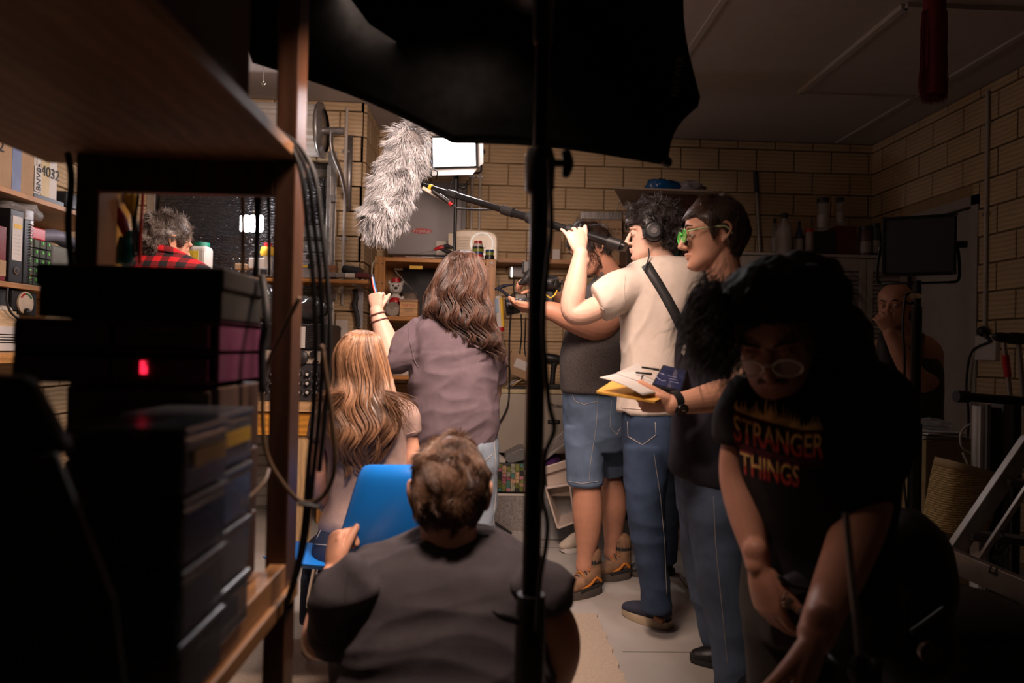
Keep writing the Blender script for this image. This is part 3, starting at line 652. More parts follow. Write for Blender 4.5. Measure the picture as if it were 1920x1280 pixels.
# ---------------------------------------------------------------- pine rack in the middle
YK = 4.72
t = thing('pine_rack', (at(815, 490, YK).x, YK, 0), 'open orange pine shelving rack with bolt holes behind the standing woman', 'shelving')
zt = at(815, 483, YK).z
px0 = at(700, 600, YK).x; px3 = at(928, 600, YK).x; pw = .072
for xa in (px0, px3-pw):
    for ya in (YK, YB-.16):
        pst = MB().box(xa, xa+pw, ya, ya+.03, 0, zt+.0).build('post', m_orange, t, bev=.003)
        if ya == YK:
            c = MB()
            for k in range(26):
                z = zt-.05-.068*k
                if k % 2 == 0: [c.cyl((xa+dx, ya-.001, z), (xa+dx, ya+.002, z), .005, n=8) for dx in (.018, .055)]
            c.build('bolt_hole', m_black, pst)
for i, py in enumerate((487, 594, 705, 800)):
    z = zt-.002 if i == 0 else at(815, py, YK).z
    MB().box(px0+pw if i else px0+.03, px3-pw if i else px3-.03, YK+.02, YB-.14, z-.028, z).build('shelf_board', m_orangeX, t, bev=.002)
q = at(922, 493, YK-.003); MB().cyl(q, q+V(0,-.006,0), .009, n=12).build('white_pin', m_paper, t)
MB().box(px0+pw+.07, px3-pw, YB-.18, YB-.17, at(815,590,YK).z, zt-.03).build('back_sheet', m_blk2, t)
q1 = at(741, 508, YK+.05); q2 = at(790, 562, YK+.05); tag(MB().cyl(q1, q2, .005, .003, 8).build('metal_rod', m_chrome), 'thin chrome rod leaning inside the pine rack', 'rod')
tag(MB().box(*pb(768, 498, 792, 504, YK+.06, .02)).build('yellow_tape', m_gold), 'strip of yellow tape under the top board of the pine rack', 'tape')
# toy bear (plain), clock, tea box
zsh = at(815, 594, YK).z
p = at(741, 590, YK+.12); p.z = zsh
t = thing('toy_bear', p, 'white ceramic toy bear with a small red hat and red bib on the rack shelf', 'ornament')
c = MB(); c.ball(p+V(0,0,.085), (.052, .045, .085)); c.ball(p+V(-.04,-.03,.03), (.025, .03, .03)); c.ball(p+V(.04,-.03,.03), (.025, .03, .03)); c.ball(p+V(-.05,-.01,.11), (.016, .016, .04)); c.ball(p+V(.05,-.01,.11), (.016, .016, .04))
me = remesh(c, .004, 4); me.materials.append(m_paper); link('body', me, t, True)
c = MB(); c.ball(p+V(0,0,.205), (.05, .045, .048)); c.ball(p+V(-.042,0,.24), .017); c.ball(p+V(.042,0,.24), .017); c.ball(p+V(.008,-.04,.19), (.028, .022, .024)); me = remesh(c, .0035, 4); me.materials.append(m_paper); link('head', me, t, True)
MB().ball(p+V(.010,-.062,.198), (.013, .009, .010)).build('nose', m_black, t, True)
for dx in (-.013, .024): MB().ball(p+V(dx,-.046,.218), .006).build('eye', m_black, t, True)
MB().ball(p+V(0,-.012,.10), (.048, .042, .045)).build('bib', m_red, t, True); c = MB(); c.cyl(p+V(0,0,.245), p+V(0,0,.272), .030); c.cyl(p+V(0,0,.243), p+V(0,0,.249), .042); c.build('hat', m_red, t, 'auto')
p = at(736, 580, YK+.05); t = thing('small_clock', p, 'round grey clock leaning beside the wooden tea box', 'clock')
MB().cyl(p+V(0,.03,.005), p+V(0,0,0), .052, n=28).build('case', col('clock_grey', (.22, .18, .14)), t, 'auto'); MB().cyl(p+V(0,0,0), p+V(0,-.003,0), .045, n=28).build('dial', col('clock_dial', (.30, .25, .2)), t, 'auto')
c = MB(); c.bar(p+V(0,-.005,0), p+V(.018,-.005,.022), .004, .002).bar(p+V(0,-.005,0), p+V(-.022,-.005,.018), .004, .002); c.build('hands', m_black, t)
x0_, x1_, y0_, y1_, z0_, z1_ = pb(749, 566, 783, 592, YK+.02, .12); t = thing('tea_box', (x0_, y0_, zsh), 'small wooden box with faded print beside the clock on the rack shelf', 'box')
MB().box(x0_, x1_, y0_, y1_, zsh+.001, z1_).build('body', wood('box_wood', (.55, .30, .12), 'X'), t, bev=.003); MB().box(x0_-.004, x1_+.002, y0_-.002, y1_, z1_, z1_+.02).build('lid', wood('box_lid', (.30, .17, .09), 'X'), t, bev=.003)
text('lettering', 'FINE TEAS', .022, face_cam(V((x0_+x1_)/2, y0_-.001, z1_-.025)), m_red, t); c = MB(); [c.cbox(V((x0_+x1_)/2, y0_-.001, z1_-.045-.012*i), .07-.02*(i%2), .001, .003) for i in range(3)]; c.build('print_lines', m_black, t)
bag('dried_flowers', at(767, 560, YK+.25), (.05, .04, .05), 'grey brown ornament cluster behind the tea box', col('taupe', (.22, .17, .13)), 3)
tag(MB().box(*pb(735, 692, 792, 704, YK+.06, .2)).build('white_tray', m_white, None, bev=.004), 'white tray on the lower board of the pine rack', 'tray')
# things on top: inverter box, papers, pliers, radio, tapes
x0_, x1_, y0_, y1_, z0_, z1_ = pb(727, 340, 866, 478, YB-.24, .2); z0_ = max(z0_, zt+.03)
t = thing('wall_inverter', (x0_, y0_, z0_), 'large grey wall inverter box with a red oval badge above the pine rack', 'inverter')
m_inv = col('inverter_grey', (.27, .25, .25), .45, var=.03); MB().box(x0_, x1_, y0_, y1_, z0_, z1_).build('case', m_inv, t, bev=.01)
MB().box(x1_-.05, x1_+.03, y0_+.02, y1_, z0_, z1_).build('side_cover', col('inverter_dark', (.16, .15, .15)), t, bev=.004)
q = at(791, 433, y0_-.002); c = MB(); c.tube([q, q+V(0,-.003,0)], [(.020, .074)]*2, 30, ref=V(0,0,1)); c.build('badge', m_red, t); text('lettering', 'Fronius', .036, face_cam(q+V(0,-.004,0)), m_paper, t, sx=1.15)
c = MB(); [c.cyl(V(x, y0_, z), V(x, y0_-.004, z), .006, n=8) for x in (x0_+.03,) for z in (z0_+.05, z1_-.1)]; c.build('screw', m_chrome, t)
random.seed(8)
for i, (l, r, py, mm, lb) in enumerate(((738, 800, 481, col('red_folder', (.22, .05, .02)), 'dark red folder flat on top of the pine rack'), (760, 815, 478, m_paper, 'loose white sheet on the red folder'), (790, 842, 479, col('slate_paper', (.20, .22, .25)), 'grey blue booklet under the pliers'))):
    b_ = pb(l, py, r, py+3, YK+.04+.02*i, .22); tag(MB().box(b_[0], b_[1], b_[2], b_[3], zt+.001+.006*i, zt+.006+.006*i).build(('folder', 'paper_sheet', 'booklet')[i], mm), lb, ('folder', 'paper', 'booklet')[i])
p = at(826, 466, YK+.06); t = thing('cutting_pliers', p, 'pliers with red and black grips lying on the rack top', 'pliers')
MB().limb([p+V(-.14,0,-.032), p+V(-.06,0,-.015), p+V(-.02,0,-.002)], [.003, .006, .010], 8, 4).build('jaws', m_metal, t, True)
MB().limb([p+V(-.035,0,-.005), p+V(0,0,.008), p+V(.02,0,.010)], [.012, .016, .014], 10, 4).build('red_collar', m_red, t, True)
for s_ in (0, 1): MB().limb([p+V(.005,0,.008-.01*s_), p+V(.045,0,.018-.035*s_), p+V(.075,0,.012-.035*s_)], [.012, .015, .011], 10, 4).build('grip', m_blk2, t, True)
tag(MB().box(*pb(818, 452, 836, 478, YK+.3, .02)).build('white_card', m_white), 'white card standing behind the pliers', 'card')
x0_, x1_, y0_, y1_, z0_, z1_ = pb(843, 430, 934, 482, YK+.12, .2)
t = thing('retro_radio', (x0_, y0_, zt), 'cream retro radio with a domed top and ring dial on the pine rack', 'radio')
m_cream = col('bakelite_cream', (.58, .47, .32), .3); c = MB(); w2 = (x1_-x0_)/2; poly = []
for i in range(25):
    a = math.pi*i/24; poly.append(V((x0_+x1_)/2 + w2*math.copysign(abs(math.cos(a))**.55, math.cos(a)), y0_, z1_-.10+.10*abs(math.sin(a))**.6))
poly = [V(x1_, y0_, zt+.001)] + poly + [V(x0_, y0_, zt+.001)]
c.prism(poly, V(0, .2, 0)).build('case', m_cream, t, bev=.012, seg=3)
c = MB(); 
for i in range(13): c.cbox(V(x0_+.09, y0_-.002, zt+.03+.0115*i), .105, .006, .004)
c.build('grille', col('grille_cream', (.50, .40, .27)), t)
q = V(x1_-.115, y0_-.006, zt+.12); c = MB(); c.tube([q+V(math.cos(a)*.078, 0, math.sin(a)*.078) for a in [2*math.pi*i/36 for i in range(37)]], .005, 8); c.build('dial_ring', mat('ring_white', (.9, .9, .85), .3, emit=(1, 1, .95), es=.35), t, True)
MB().cyl(q+V(0,.004,0), q+V(0,-.008,0), .030, n=24).build('tuning_dial', m_cream, t, 'auto')
c = MB(); c.limb([V(x0_+.11, y0_+.1, z1_-.005), V(x0_+.14, y0_+.1, z1_+.015), V(x0_+.18, y0_+.1, z1_-.002)], [.005]*3, 8, 4); c.build('handle', m_cream, t, True)
t = tag(MB().box(*(lambda b: (b[0], b[1], b[2], b[3], zt+.001, b[5]))(pb(840, 437, 851, 480, YK+.08, .12))).build('book_row', m_cream, None, bev=.004), 'cream vented box end beside the light stand on the rack', 'box')
def tapes(px, cols, label0):
    z = zt+.001; x = at(px, 480, YK+.05).x
    for i, (cn, r, h) in enumerate(cols):
        c = MB(); c._lat(V(x, YK+.06, z), [(r*.62, 0), (r, 0), (r, h), (r*.62, h), (r*.62, 0)], 24, V(0,0,1), 0); mm = col('tape_'+cn, {'white': (.6,.55,.5), 'red': (.45,.02,.02), 'blue': (.02,.05,.2), 'green': (.22,.26,.03), 'black': (.012,.012,.012)}[cn], .35)
        o = c.build('tape_roll', mm, None, 'auto'); tag(o, '%s electrical tape roll, %s in the %s stack by the retro radio' % (cn, ('lowest', 'second from bottom', 'third from bottom', 'fourth from bottom', 'fifth from bottom', 'next to top', 'topmost')[i if i < len(cols)-1 else 6], label0), 'tape', 'rolls of electrical tape'); z += h+.0008
tapes(896, [('white', .040, .017), ('red', .040, .017), ('blue', .037, .016), ('green', .040, .022), ('black', .040, .014), ('white', .034, .020), ('red', .028, .020)], 'left taller')
tapes(918, [('black', .034, .032), ('green', .028, .022), ('blue', .029, .015)], 'right shorter')
# ---------------------------------------------------------------- wall shelf at back (right of rack)
zw = at(1060, 487, YB-.3).z; x0, x1 = at(931, 487, YB-.3).x, at(1190, 487, YB-.3).x
tag(MB().box(x0, x1, YB-.30, YB-.03, zw-.03, zw).build('wall_shelf', wood('back_shelf', (.42, .20, .07), 'X'), None, bev=.002), 'long pine shelf on the back wall behind the cameraman', 'shelf')
def bk(name, l, t_, r, b, m, label, cat='box', d=.16, Y=YB-.28, bev=.003):
    x0_, x1_, y0_, y1_, z0_, z1_ = pb(l, t_, r, b, Y, d); return tag(MB().box(x0_, x1_, y0_, y1_, zw+.001, z1_).build(name, m, None, bev=bev), label, cat)
bk('cardboard_box', 1035, 436, 1052, 466, m_card, 'small tan carton on the back shelf behind the stand pole')
bk('paper_stack', 1036, 467, 1050, 485, m_paper, 'stack of white papers on the back shelf behind the stand pole', 'papers', Y=YB-.3, d=.02)
x0_, x1_, y0_, y1_, z0_, z1_ = pb(1086, 412, 1166, 486, YB-.29, .26)
t = thing('cardboard_box', (x0_, y0_, zw), 'brown printed carton on the back shelf beneath the silver case', 'box'); MB().box(x0_, x1_, y0_, y1_, zw+.001, z1_).build('carton', m_card, t, bev=.003)
for i, (px, py, tx) in enumerate(((1148, 430, 'DNA2040 WL'), (1148, 438, '3.1V.M  70'))): text('lettering', tx, .025, face_cam(at(px, py, y0_-.002)), m_black, t)
t2 = thing('aluminium_case', (x0_, y0_, z1_), 'silver aluminium case lid on top of the brown carton', 'case')
zz1 = at(1125, 397, y0_).z; MB().box(x0_+.005, x1_, y0_-.005, y1_, z1_+.001, zz1).build('case', mat('brushed_alu', (.55, .52, .5), .3, .9, var=.35, vs=16, stretch=(6,1,.5)), t2, bev=.004)
xs = at(1080, 400, YB-.2).x; MB().prism([V(xs-.03, YB-.05, z1_-.02), V(x0_+.004, y0_-.004, z1_-.02), V(x0_+.004, y0_-.004, zz1), V(xs-.03, YB-.05, zz1)], V(0,0,-.0)) if False else None
bag('grey_bundle', at(1150, 482, YB-.2), (.05, .05, .03), 'grey bundle at the right end of the back shelf', m_blk2, 5)
# nuts: antenna
a = at(1154, 398, YB-.2); b = at(1163, 376, YB-.2); t = thing('whip_antenna', a, 'short rod with a ball tip sticking up behind the silver case', 'antenna'); MB().cyl(a, b, .004).build('rod', m_metal, t); MB().ball(b, .010).build('tip', m_chrome, t, True)
# ---------------------------------------------------------------- chest freezer and bench clutter
YF = 4.62
x0_, x1_, y0_, y1_, z0_, z1_ = pb(931, 731, 1190, 850, YF, .6)
t = thing('chest_freezer', (x0_, YF, 0), 'white chest freezer behind the camera rig with its badge at the right', 'freezer')
m_frz = col('freezer_white', (.50, .44, .36), .4, var=.03); MB().box(x0_, x1_, y0_, y1_, at(1000, 850, YF).z, z1_-.03).build('cabinet', m_frz, t, bev=.008); MB().box(x0_-.003, x1_, y0_-.01, y1_, z1_-.03, z1_).build('lid', col('freezer_lid', (.58, .48, .28), .4), t, bev=.006)
text('lettering', 'Midea', .035, face_cam(at(1043, 761, YF-.003)), m_black, t); c = MB(); q = at(1036, 761, YF-.002); c.tube([q+V(-.01+math.cos(a)*.016, 0, math.sin(a)*.016) for a in [.6+4.6*i/14 for i in range(15)]], .0022, 6); c.build('logo_ring', m_black, t)
MB().box(*pb(1027, 787, 1050, 795, YF-.003, .003)).build('energy_strip', m_black, t); text('lettering', 'FREEZER', .014, face_cam(at(1038, 791, YF-.005)), m_paper, t)
for i in (0, 1):
    MB().box(x0_+.02+i*.6, x0_+.09+i*.6, YF+.04, YF+.1, 0, at(1000, 850, YF).z).build('foot', m_blk2, t)
zf = z1_
# items on freezer
x0_, x1_, y0_, y1_, z0_, z1_ = pb(926, 667, 939, 729, YF+.05, .06)
t = thing('spray_bottle', (x0_, y0_, zf), 'slim black bottle standing at the left end of the freezer', 'bottle'); MB().box(x0_, x1_, y0_, y1_, zf+.001, z1_).build('body', m_blk2, t, bev=.01, seg=3); q = V((x0_+x1_)/2, y0_+.03, z1_); MB().cyl(q, q+V(0,0,.035), .009, .006).build('nozzle', m_chrome, t)
t = thing('cardboard_box', at(975, 690, YF+.1), 'open tan carton tipped on its corner on the freezer', 'box')
RB = Matrix.Rotation(R(22), 3, 'Y'); q = at(976, 686, YF+.16); MB().cbox(q, .20, .16, .15, RB).build('carton', m_card, t, bev=.002); MB().cbox(q+V(.0,-.082,.012), .09, .002, .06, RB).build('paper_label', m_paper, t); MB().cbox(q+RB@V(-.10,-.02,-.11), .015, .14, .10, RB@Matrix.Rotation(R(30), 3, 'Y')).build('flap', m_card, t)
random.seed(4)
for i in range(7):
    a = at(952+random.uniform(-4, 10), 722, YF+.03+.02*i); a.z = zf+.008+.004*i; d = V(random.uniform(.05, .14), random.uniform(-.01, .05), random.uniform(-.002, .03)+.02*(i % 3)); o = MB().bar(a, a+d, .016, .004).build('paint_stick', m_paper if i % 2 else m_pale); tag(o, 'thin pale stick in the jumble on the left half of the freezer', 'stick', 'pale sticks heaped on the freezer')
tag(MB().box(*(lambda b: (b[0], b[1], b[2], b[3], zf+.001, zf+.014))(pb(955, 724, 986, 729, YF+.01, .12))).build('notebook', m_blk2), 'flat black notebook at the front edge of the freezer', 'notebook')
p = at(1037, 700, YF+.1); t = thing('hand_drill', V(p.x, p.y, zf), 'black cordless tool standing on the freezer beside the stand pole', 'drill')
MB().cbox(V(p.x, p.y, zf+.018), .10, .08, .034).build('battery', m_blk2, t, bev=.008); MB().limb([V(p.x-.005, p.y, zf+.03), V(p.x, p.y, zf+.12), V(p.x+.008, p.y, zf+.18)], [.020, .018, .024], 12, 4).build('grip', m_black, t, True)
MB().lathe(V(p.x-.06, p.y, zf+.215), [(.030, 0), (.036, .02), (.034, .09), (.026, .12), (.016, .15)], 18, (1,0,-.12)).build('motor_housing', m_black, t, 'auto')
cable('cable', [at(949, 717, YF+.05), at(941, 700, YF+.05), at(946, 683, YF+.06), at(956, 690, YF+.06), at(955, 715, YF+.05)], .004, m_blk2, 'black cable looped on the freezer beside the slim bottle')
cable('cable', [at(958, 585, 4.3), at(955, 640, 4.4), at(955, 720, YF-.03), at(952, 760, YF-.03), at(938, 790, YF-.03), at(925, 803, YF-.02)], .006, m_blk2, 'long black cable dropping in front of the freezer to the woman jeans')
cable('cable', [at(977, 590, 4.5), at(978, 625, 4.6), at(975, 660, YF+.1), at(972, 700, YF+.1)], .005, m_blk2, 'left hanging black cable above the tipped carton')
cable('cable', [at(986, 595, 4.5), at(985, 625, 4.6), at(984, 655, YF+.1), at(990, 700, YF+.1)], .005, m_blk2, 'right hanging black cable above the tipped carton')
cable('cable', [at(964, 522, YB-.07), at(963, 540, YB-.06), at(966, 556, YB-.06)], .005, m_blk2, 'short black lead from the grey adapter to the power point')
cable('cable', [at(955, 556, YB-.07), at(968, 548, YB-.09), at(985, 549, YB-.08), at(988, 558, YB-.06)], .005, m_blk2, 'black lead arching over the power point')
cable('cable', [at(1066, 620, YB-.05), at(1062, 560, YB-.05), at(1061, 530, YB-.05), at(1066, 510, YB-.06), at(1074, 505, YB-.06)], .005, m_white, 'white lead curving up the wall beside the cameraman face')
cable('cable', [at(697, 545, 4.6), at(697, 520, 4.6), at(699, 495, 4.62), at(708, 486, 4.66)], .005, m_cream, 'cream lead curving over the left post of the pine rack')
# adapter, caulk gun
x0_, x1_, y0_, y1_, z0_, z1_ = pb(954, 492, 990, 519, YB-.12, .08); t = thing('power_adapter', (x0_, y0_, z0_), 'grey box adapter on the wall left of the stand pole', 'adapter'); MB().box(x0_, x1_, y0_, y1_, z0_, z1_).build('case', m_inv, t, bev=.004); MB().box(x0_+.018, x0_+.028, y0_-.003, y0_, z0_, z1_).build('trim', m_chrome, t)
a = at(934, 555, YK+.02); b = at(938, 618, YK+.02); t = thing('sealant_cartridge', b, 'white and orange sealant cartridge hanging beside the right rack post', 'cartridge')
MB().cyl(a, b, .026, n=20).build('tube', m_paper, t, 'auto'); MB().cyl(a.lerp(b, .05)+V(.018,-.012,0), a.lerp(b, .92)+V(.018,-.012,0), .014, n=12).build('orange_stripe', m_gold, t, 'auto'); MB().cyl(a.lerp(b, .08)+V(-.012,-.010,0), a.lerp(b, .5)+V(-.012,-.010,0), .018, n=12).build('blue_panel', col('pale_blue', (.28, .38, .52)), t, 'auto'); MB().cyl(a.lerp(b, .93), a.lerp(b, 1.06), .028, n=20).build('red_base', m_red, t, 'auto'); MB().cyl(a.lerp(b, 1.06), a.lerp(b, 1.5), .008, .004).build('nozzle', m_paper, t)
MB().cyl(a+V(0,0,.13), a, .003).build('plunger_rod', m_chrome, t)
c = MB(); c.limb([at(930, 542, YK), at(945, 536, YK), at(968, 532, YK)], [.010, .012, .003], 8, 4); c.limb([at(934, 540, YK), at(950, 552, YK), at(964, 560, YK)], [.010, .011, .008], 8, 4); tag(c.build('trigger_handle', col('navy_plastic', (.015, .02, .05)), None, True), 'dark navy trigger grip above the sealant cartridge', 'tool')
# ---------------------------------------------------------------- floor clutter under freezer
YG = 4.35
x0_, x1_, y0_, y1_, z0_, z1_ = pb(930, 926, 984, 992, YG, .35); x0_ -= .25; x1_ += .12
t = thing('galvanised_trunk', (x0_, y0_, 0), 'galvanised metal trunk on the floor under the freezer', 'trunk'); MB().box(x0_, x1_, y0_, y1_, .0, z1_).build('box', mat('galvanised', (.36, .33, .31), .45, .5, var=.3, vs=60, bump=.3, bs=400), t, bev=.006)
MB().box(x0_-.004, x1_+.004, y0_-.006, y0_, 0, .012).build('bottom_rim', m_chrome, t); MB().box(x0_-.004, x1_+.004, y0_-.006, y0_, z1_-.01, z1_+.004).build('top_rim', m_chrome, t)
xq0, xq1, _, _, zq0, zq1 = pb(934, 868, 984, 925, YG+.03, .25); zq0 = z1_+.006; xq0 -= .2; xq1 += .08
t = thing('patchwork_bag', (xq0, YG+.03, zq0), 'patchwork quilted bag of flowery squares standing on the galvanised trunk', 'bag')
MB().box(xq0, xq1, YG+.03, YG+.25, zq0, zq1).build('lining', m_blk2, t, bev=.01)
pm_ = [col('patch_%d' % i, c_, .8, var=.5, vs=90) for i, c_ in enumerate(((.20,.22,.06), (.45,.20,.22), (.03,.03,.03), (.48,.32,.18), (.08,.20,.16), (.12,.14,.03), (.38,.12,.16), (.30,.30,.22)))]
random.seed(12); cw = .028; nx_ = int((xq1-xq0)/cw)
for i in range(nx_):
    z = zq0+.004
    while z < zq1-.02:
        h = random.choice((.022, .034, .05)); h = min(h, zq1-.003-z)
        o = MB().box(xq0+i*cw+.0015, xq0+(i+1)*cw-.0015, YG+.022, YG+.03, z+.001, z+h-.001).build('patch', random.choice(pm_), t); z += h
# lids, purple cloth, tubs
q = lambda px, py, Y=YG+.05: at(px, py, Y)
t = tag(MB().prism([q(945, 872), q(985, 862), q(985, 842), q(975, 841), q(948, 855)], V(0,.25,0)).build('grey_tray', col('grey_plastic', (.17, .17, .17), .4), None, bev=.005), 'dark grey tray lying over the patchwork bag', 'tray')
t = tag(MB().prism([q(930, 850), q(955, 868), q(930, 870)], V(0,.1,0)).build('white_board', m_white), 'white board corner leaning beside the patchwork bag', 'board')
t = thing('lid', q(1040, 840), 'large grey storage lid leaning against the freezer', 'lid'); c = MB()
c.bar(q(1000, 868, 4.3), q(1062, 822, 4.3), .25, .018, V(0,0,1)); c.build('panel', col('lid_grey', (.33, .30, .28), .4), t, bev=.004); c = MB(); c.bar(q(998, 858, 4.15), q(1062, 810, 4.15), .03, .03); c.build('rim', col('lid_grey', (.33, .30, .28), .4), t, bev=.004)
bag('purple_cloth', q(1026, 865, 4.28), (.085, .06, .055), 'crumpled purple cloth between lid and tub', col('purple', (.09, .02, .14), .9), 6)
def tub(name, pts_top, pts_bot, m, label):
    pass
m_tub = col('milky_plastic', (.58, .47, .40), .35, var=.03)
t = thing('storage_tub', q(1050, 940, 4.0), 'milky plastic tub tipped on its side near the hiking boots', 'tub')
A, B, Cc, D = at(1023, 915, 4.02), at(1068, 908, 4.02), at(1078, 978, 4.02), at(1046, 990, 4.02)
f_ = .012; c = MB()
for p0, p1 in ((A, B), (B, Cc), (Cc, D), (D, A)): c.bar(p0, p1, .012, .012)
c.build('rim', m_tub, t, bev=.003); ctr = (A+B+Cc+D)/4+V(.05, .3, .02); in_ = [ctr+(p-(A+B+Cc+D)/4)*.85 for p in (A, B, Cc, D)]
c = MB().add([A, B, Cc, D]+in_, [(0,1,5,4), (1,2,6,5), (2,3,7,6), (3,0,4,7), (4,5,6,7)]); o = c.build('wall', m_tub, t); s_ = o.modifiers.new('s', 'SOLIDIFY'); s_.thickness = .003
t = thing('storage_tub', at(1040, 890, 4.15), 'milky upright tub with a pale rim behind the tipped tub', 'tub'); c = MB(); c.bar(at(1020, 882, 4.1), at(1066, 868, 4.1), .02, .045); c.build('rim', m_tub, t, bev=.004); MB().prism([at(1022, 884, 4.12), at(1066, 871, 4.12), at(1070, 930, 4.12), at(1030, 930, 4.12)], V(0,.2,0)).build('wall', m_tub, t, bev=.004)
x0_, x1_, y0_, y1_, z0_, z1_ = pb(1012, 910, 1085, 1000, 4.2, .3)
t = thing('clear_crate', (x0_, y0_, 0), 'clear plastic crate on the floor behind the tipped tub', 'crate'); MB().box(x0_, x1_, y0_, y1_, 0.004, z1_).build('crate_body', m_clear, t, bev=.01); MB().box(x0_-.01, x1_+.01, y0_-.01, y1_+.01, z1_-.02, z1_).build('rim', m_clear, t, bev=.004)
# ---------------------------------------------------------------- tall dark cabinet + board with bags
YC = 4.75
x0_, x1_, y0_, y1_, z0_, z1_ = pb(1212, 364, 1300, 800, YC, .45)
t = thing('tall_speaker_cabinet', (x0_, y0_, 0), 'tall dark brown wooden cabinet behind the boom operator', 'cabinet')
m_vd = wood('walnut', (.045, .016, .009), 'Z', .4); MB().box(at(1172, 600, YC).x, x1_, y0_, y1_, 0, at(1200, 440, YC).z).build('lower_body', m_vd, t, bev=.004); MB().box(x0_-.0, x1_, y0_, y1_, at(1200, 440, YC).z, z1_-.002).build('body', m_vd, t, bev=.004)
Ya = YC-.12; A = at(1150, 363, Ya); B = at(1345, 357, Ya); zb_ = z1_+.0
t = tag(MB().prism([V(A.x, Ya, zb_), V(B.x-.02, Ya+.02, zb_), V(B.x-.1, Ya+.55, zb_), V(A.x+.18, Ya+.55, zb_)], V(0,0,.012)).build('thin_board', col('board_pale', (.34, .26, .20), .6)), 'thin pale board balanced on the tall dark cabinet', 'board')
z = zb_+.013
def bag2(px, r, m, lb, seed, Y=Ya+.2):
    x = at(px, 340, Y).x; o = bag('plastic_bag', V(x, Y, z+r[2]*.93), r, lb, m, seed); return o
bag2(1240, (.12, .10, .055), col('blue_bag', (.0, .07, .22), .25), 'shiny blue plastic bag on the thin board', 2)
bag2(1286, (.13, .12, .055), col('white_bag', (.30, .27, .30), .3), 'translucent grey plastic bag beside the blue one', 7, Ya+.24)
# broom handle
a = at(1417, 322, YB-.06); b = at(1430, 600, YB-.12); t = thing('broom_handle', b, 'grey broom handle leaning on the back wall', 'broom'); MB().cyl(a, b, .014).build('pole', col('alu_grey', (.35, .31, .28), .4, metal=.4), t, 'auto'); MB().cyl(a+V(-.002,0,.0), a.lerp(b, .14), .019).build('grip', m_blk2, t, 'auto')
# ---------------------------------------------------------------- louvred cabinet and bottles
YL = 4.78
x0_, x1_, y0_, y1_, z0_, z1_ = pb(1388, 476, 1700, 900, YL, .48)
m_lv = col('louvre_paint', (.42, .37, .33), .5, var=.05)
t = thing('louvred_cabinet', (x0_, y0_, 0), 'white cabinet with louvred doors in the dark back corner', 'cabinet'); MB().box(x0_, x1_, y0_+.03, y1_, 0, z1_-.02).build('carcass', m_lv, t); MB().box(x0_-.01, x1_+.01, y0_-.01, y1_, z1_-.02, z1_).build('cabinet_top', m_lv, t, bev=.003)
nd = 4; dw = (x1_-x0_)/nd; zt2 = z1_-.025; 
for k in range(nd):
    a = x0_+dw*k+.003; b = a+dw-.006; d_ = MB(); st = .045
    d_.box(a, a+st, y0_, y0_+.026, .05, zt2).box(b-st, b, y0_, y0_+.026, .05, zt2).box(a+st, b-st, y0_, y0_+.026, zt2-.09, zt2).box(a+st, b-st, y0_, y0_+.026, .05, .14).box(a+st, b-st, y0_, y0_+.026, .80, .87)
    dd = d_.build('door', m_lv, t, bev=.002); sm = None
    z = .155
    while z < zt2-.10:
        if not (.78 < z < .88):
            if sm is None: s_ = MB().box(0, b-a-2*st, -.003, .003, -.022, .022, 0, Matrix.Rotation(R(-38), 4, 'X')); sm = s_.mesh('slat'); sm.materials.append(m_lv)
            o = bpy.data.objects.new('slat', sm); C.objects.link(o); o.location = V(a+st, y0_+.015, z)-dd.location; o.parent = dd; o.matrix_parent_inverse = Matrix.Translation(-wloc(dd))
        z += .031
zc2 = z1_
def bot(px, w_px, top_py, m, cm, label, Y=YL+.1, kind=0, cat='bottle', z=None):
    z = zc2 if z is None else z
    x = at(px, 470, Y).x; r = w_px/2*Y/1280; H = at(px, top_py, Y).z - z; p = V(x, Y, z+.001)
    prof = [(r*.92, 0), (r, .008), (r, H*.55), (r*.85, H*.68), (r*.35, H*.82), (r*.35, H*.88)] if kind == 0 else [(r*.95, 0), (r, .006), (r, H*.80), (r*.9, H*.86)]
    t = thing('bottle' if kind == 0 else 'jar', p, label, cat); MB()._lat(p, prof, 18, V(0,0,1), 0).build('body', m, t, 'auto')
    rr_ = prof[-1][0]*1.12; MB()._lat(p+V(0,0,prof[-1][1]-.002), [(rr_, 0), (rr_, H*.12), (rr_*.8, H*.13)], 16, V(0,0,1), 0).build('cap', cm, t, 'auto')
    if kind != 2: MB().tube([p+V(0,0,H*.12), p+V(0,0,H*.48)], [r*1.01]*2, 18, cap=0).build('paper_label', col('label_cream', (.36, .31, .27)), t, True)
    return t
MB().limb([at(1478, 403, YL+.1), at(1470, 401, YL+.1), at(1465, 402, YL+.1)], [.006, .006, .004], 6, 2).build('pump_spout', m_black, bot(1470, 28, 400, col('bottle_white', (.40, .36, .34), .35), m_black, 'white pump bottle with a cream label on the louvred cabinet', cat='bottle'), True)
bot(1452, 16, 410, m_glass, m_black, 'clear bottle half behind the white pump bottle', Y=YL+.2)
bot(1498, 14, 415, col('bottle_navy', (.03, .04, .10), .3), m_black, 'dark navy bottle right of the pump bottle')
bot(1517, 16, 428, col('spice_white', (.38, .30, .27), .4), m_red, 'small pale canister with a reddish lid on the louvred cabinet', kind=1, cat='jar')
x0_, x1_, y0_, y1_, z0_, z1_ = pb(1527, 434, 1568, 470, YL+.08, .2); zq = z1_
tag(MB().box(x0_, x1_, y0_, y1_, zc2+.001, z1_).build('black_crate', m_blk2, None, bev=.003), 'black crate supporting the tall clear jar', 'crate')
x0_, x1_, y0_, y1_, z0_, z1_ = pb(1569, 424, 1606, 470, YL+.08, .2)
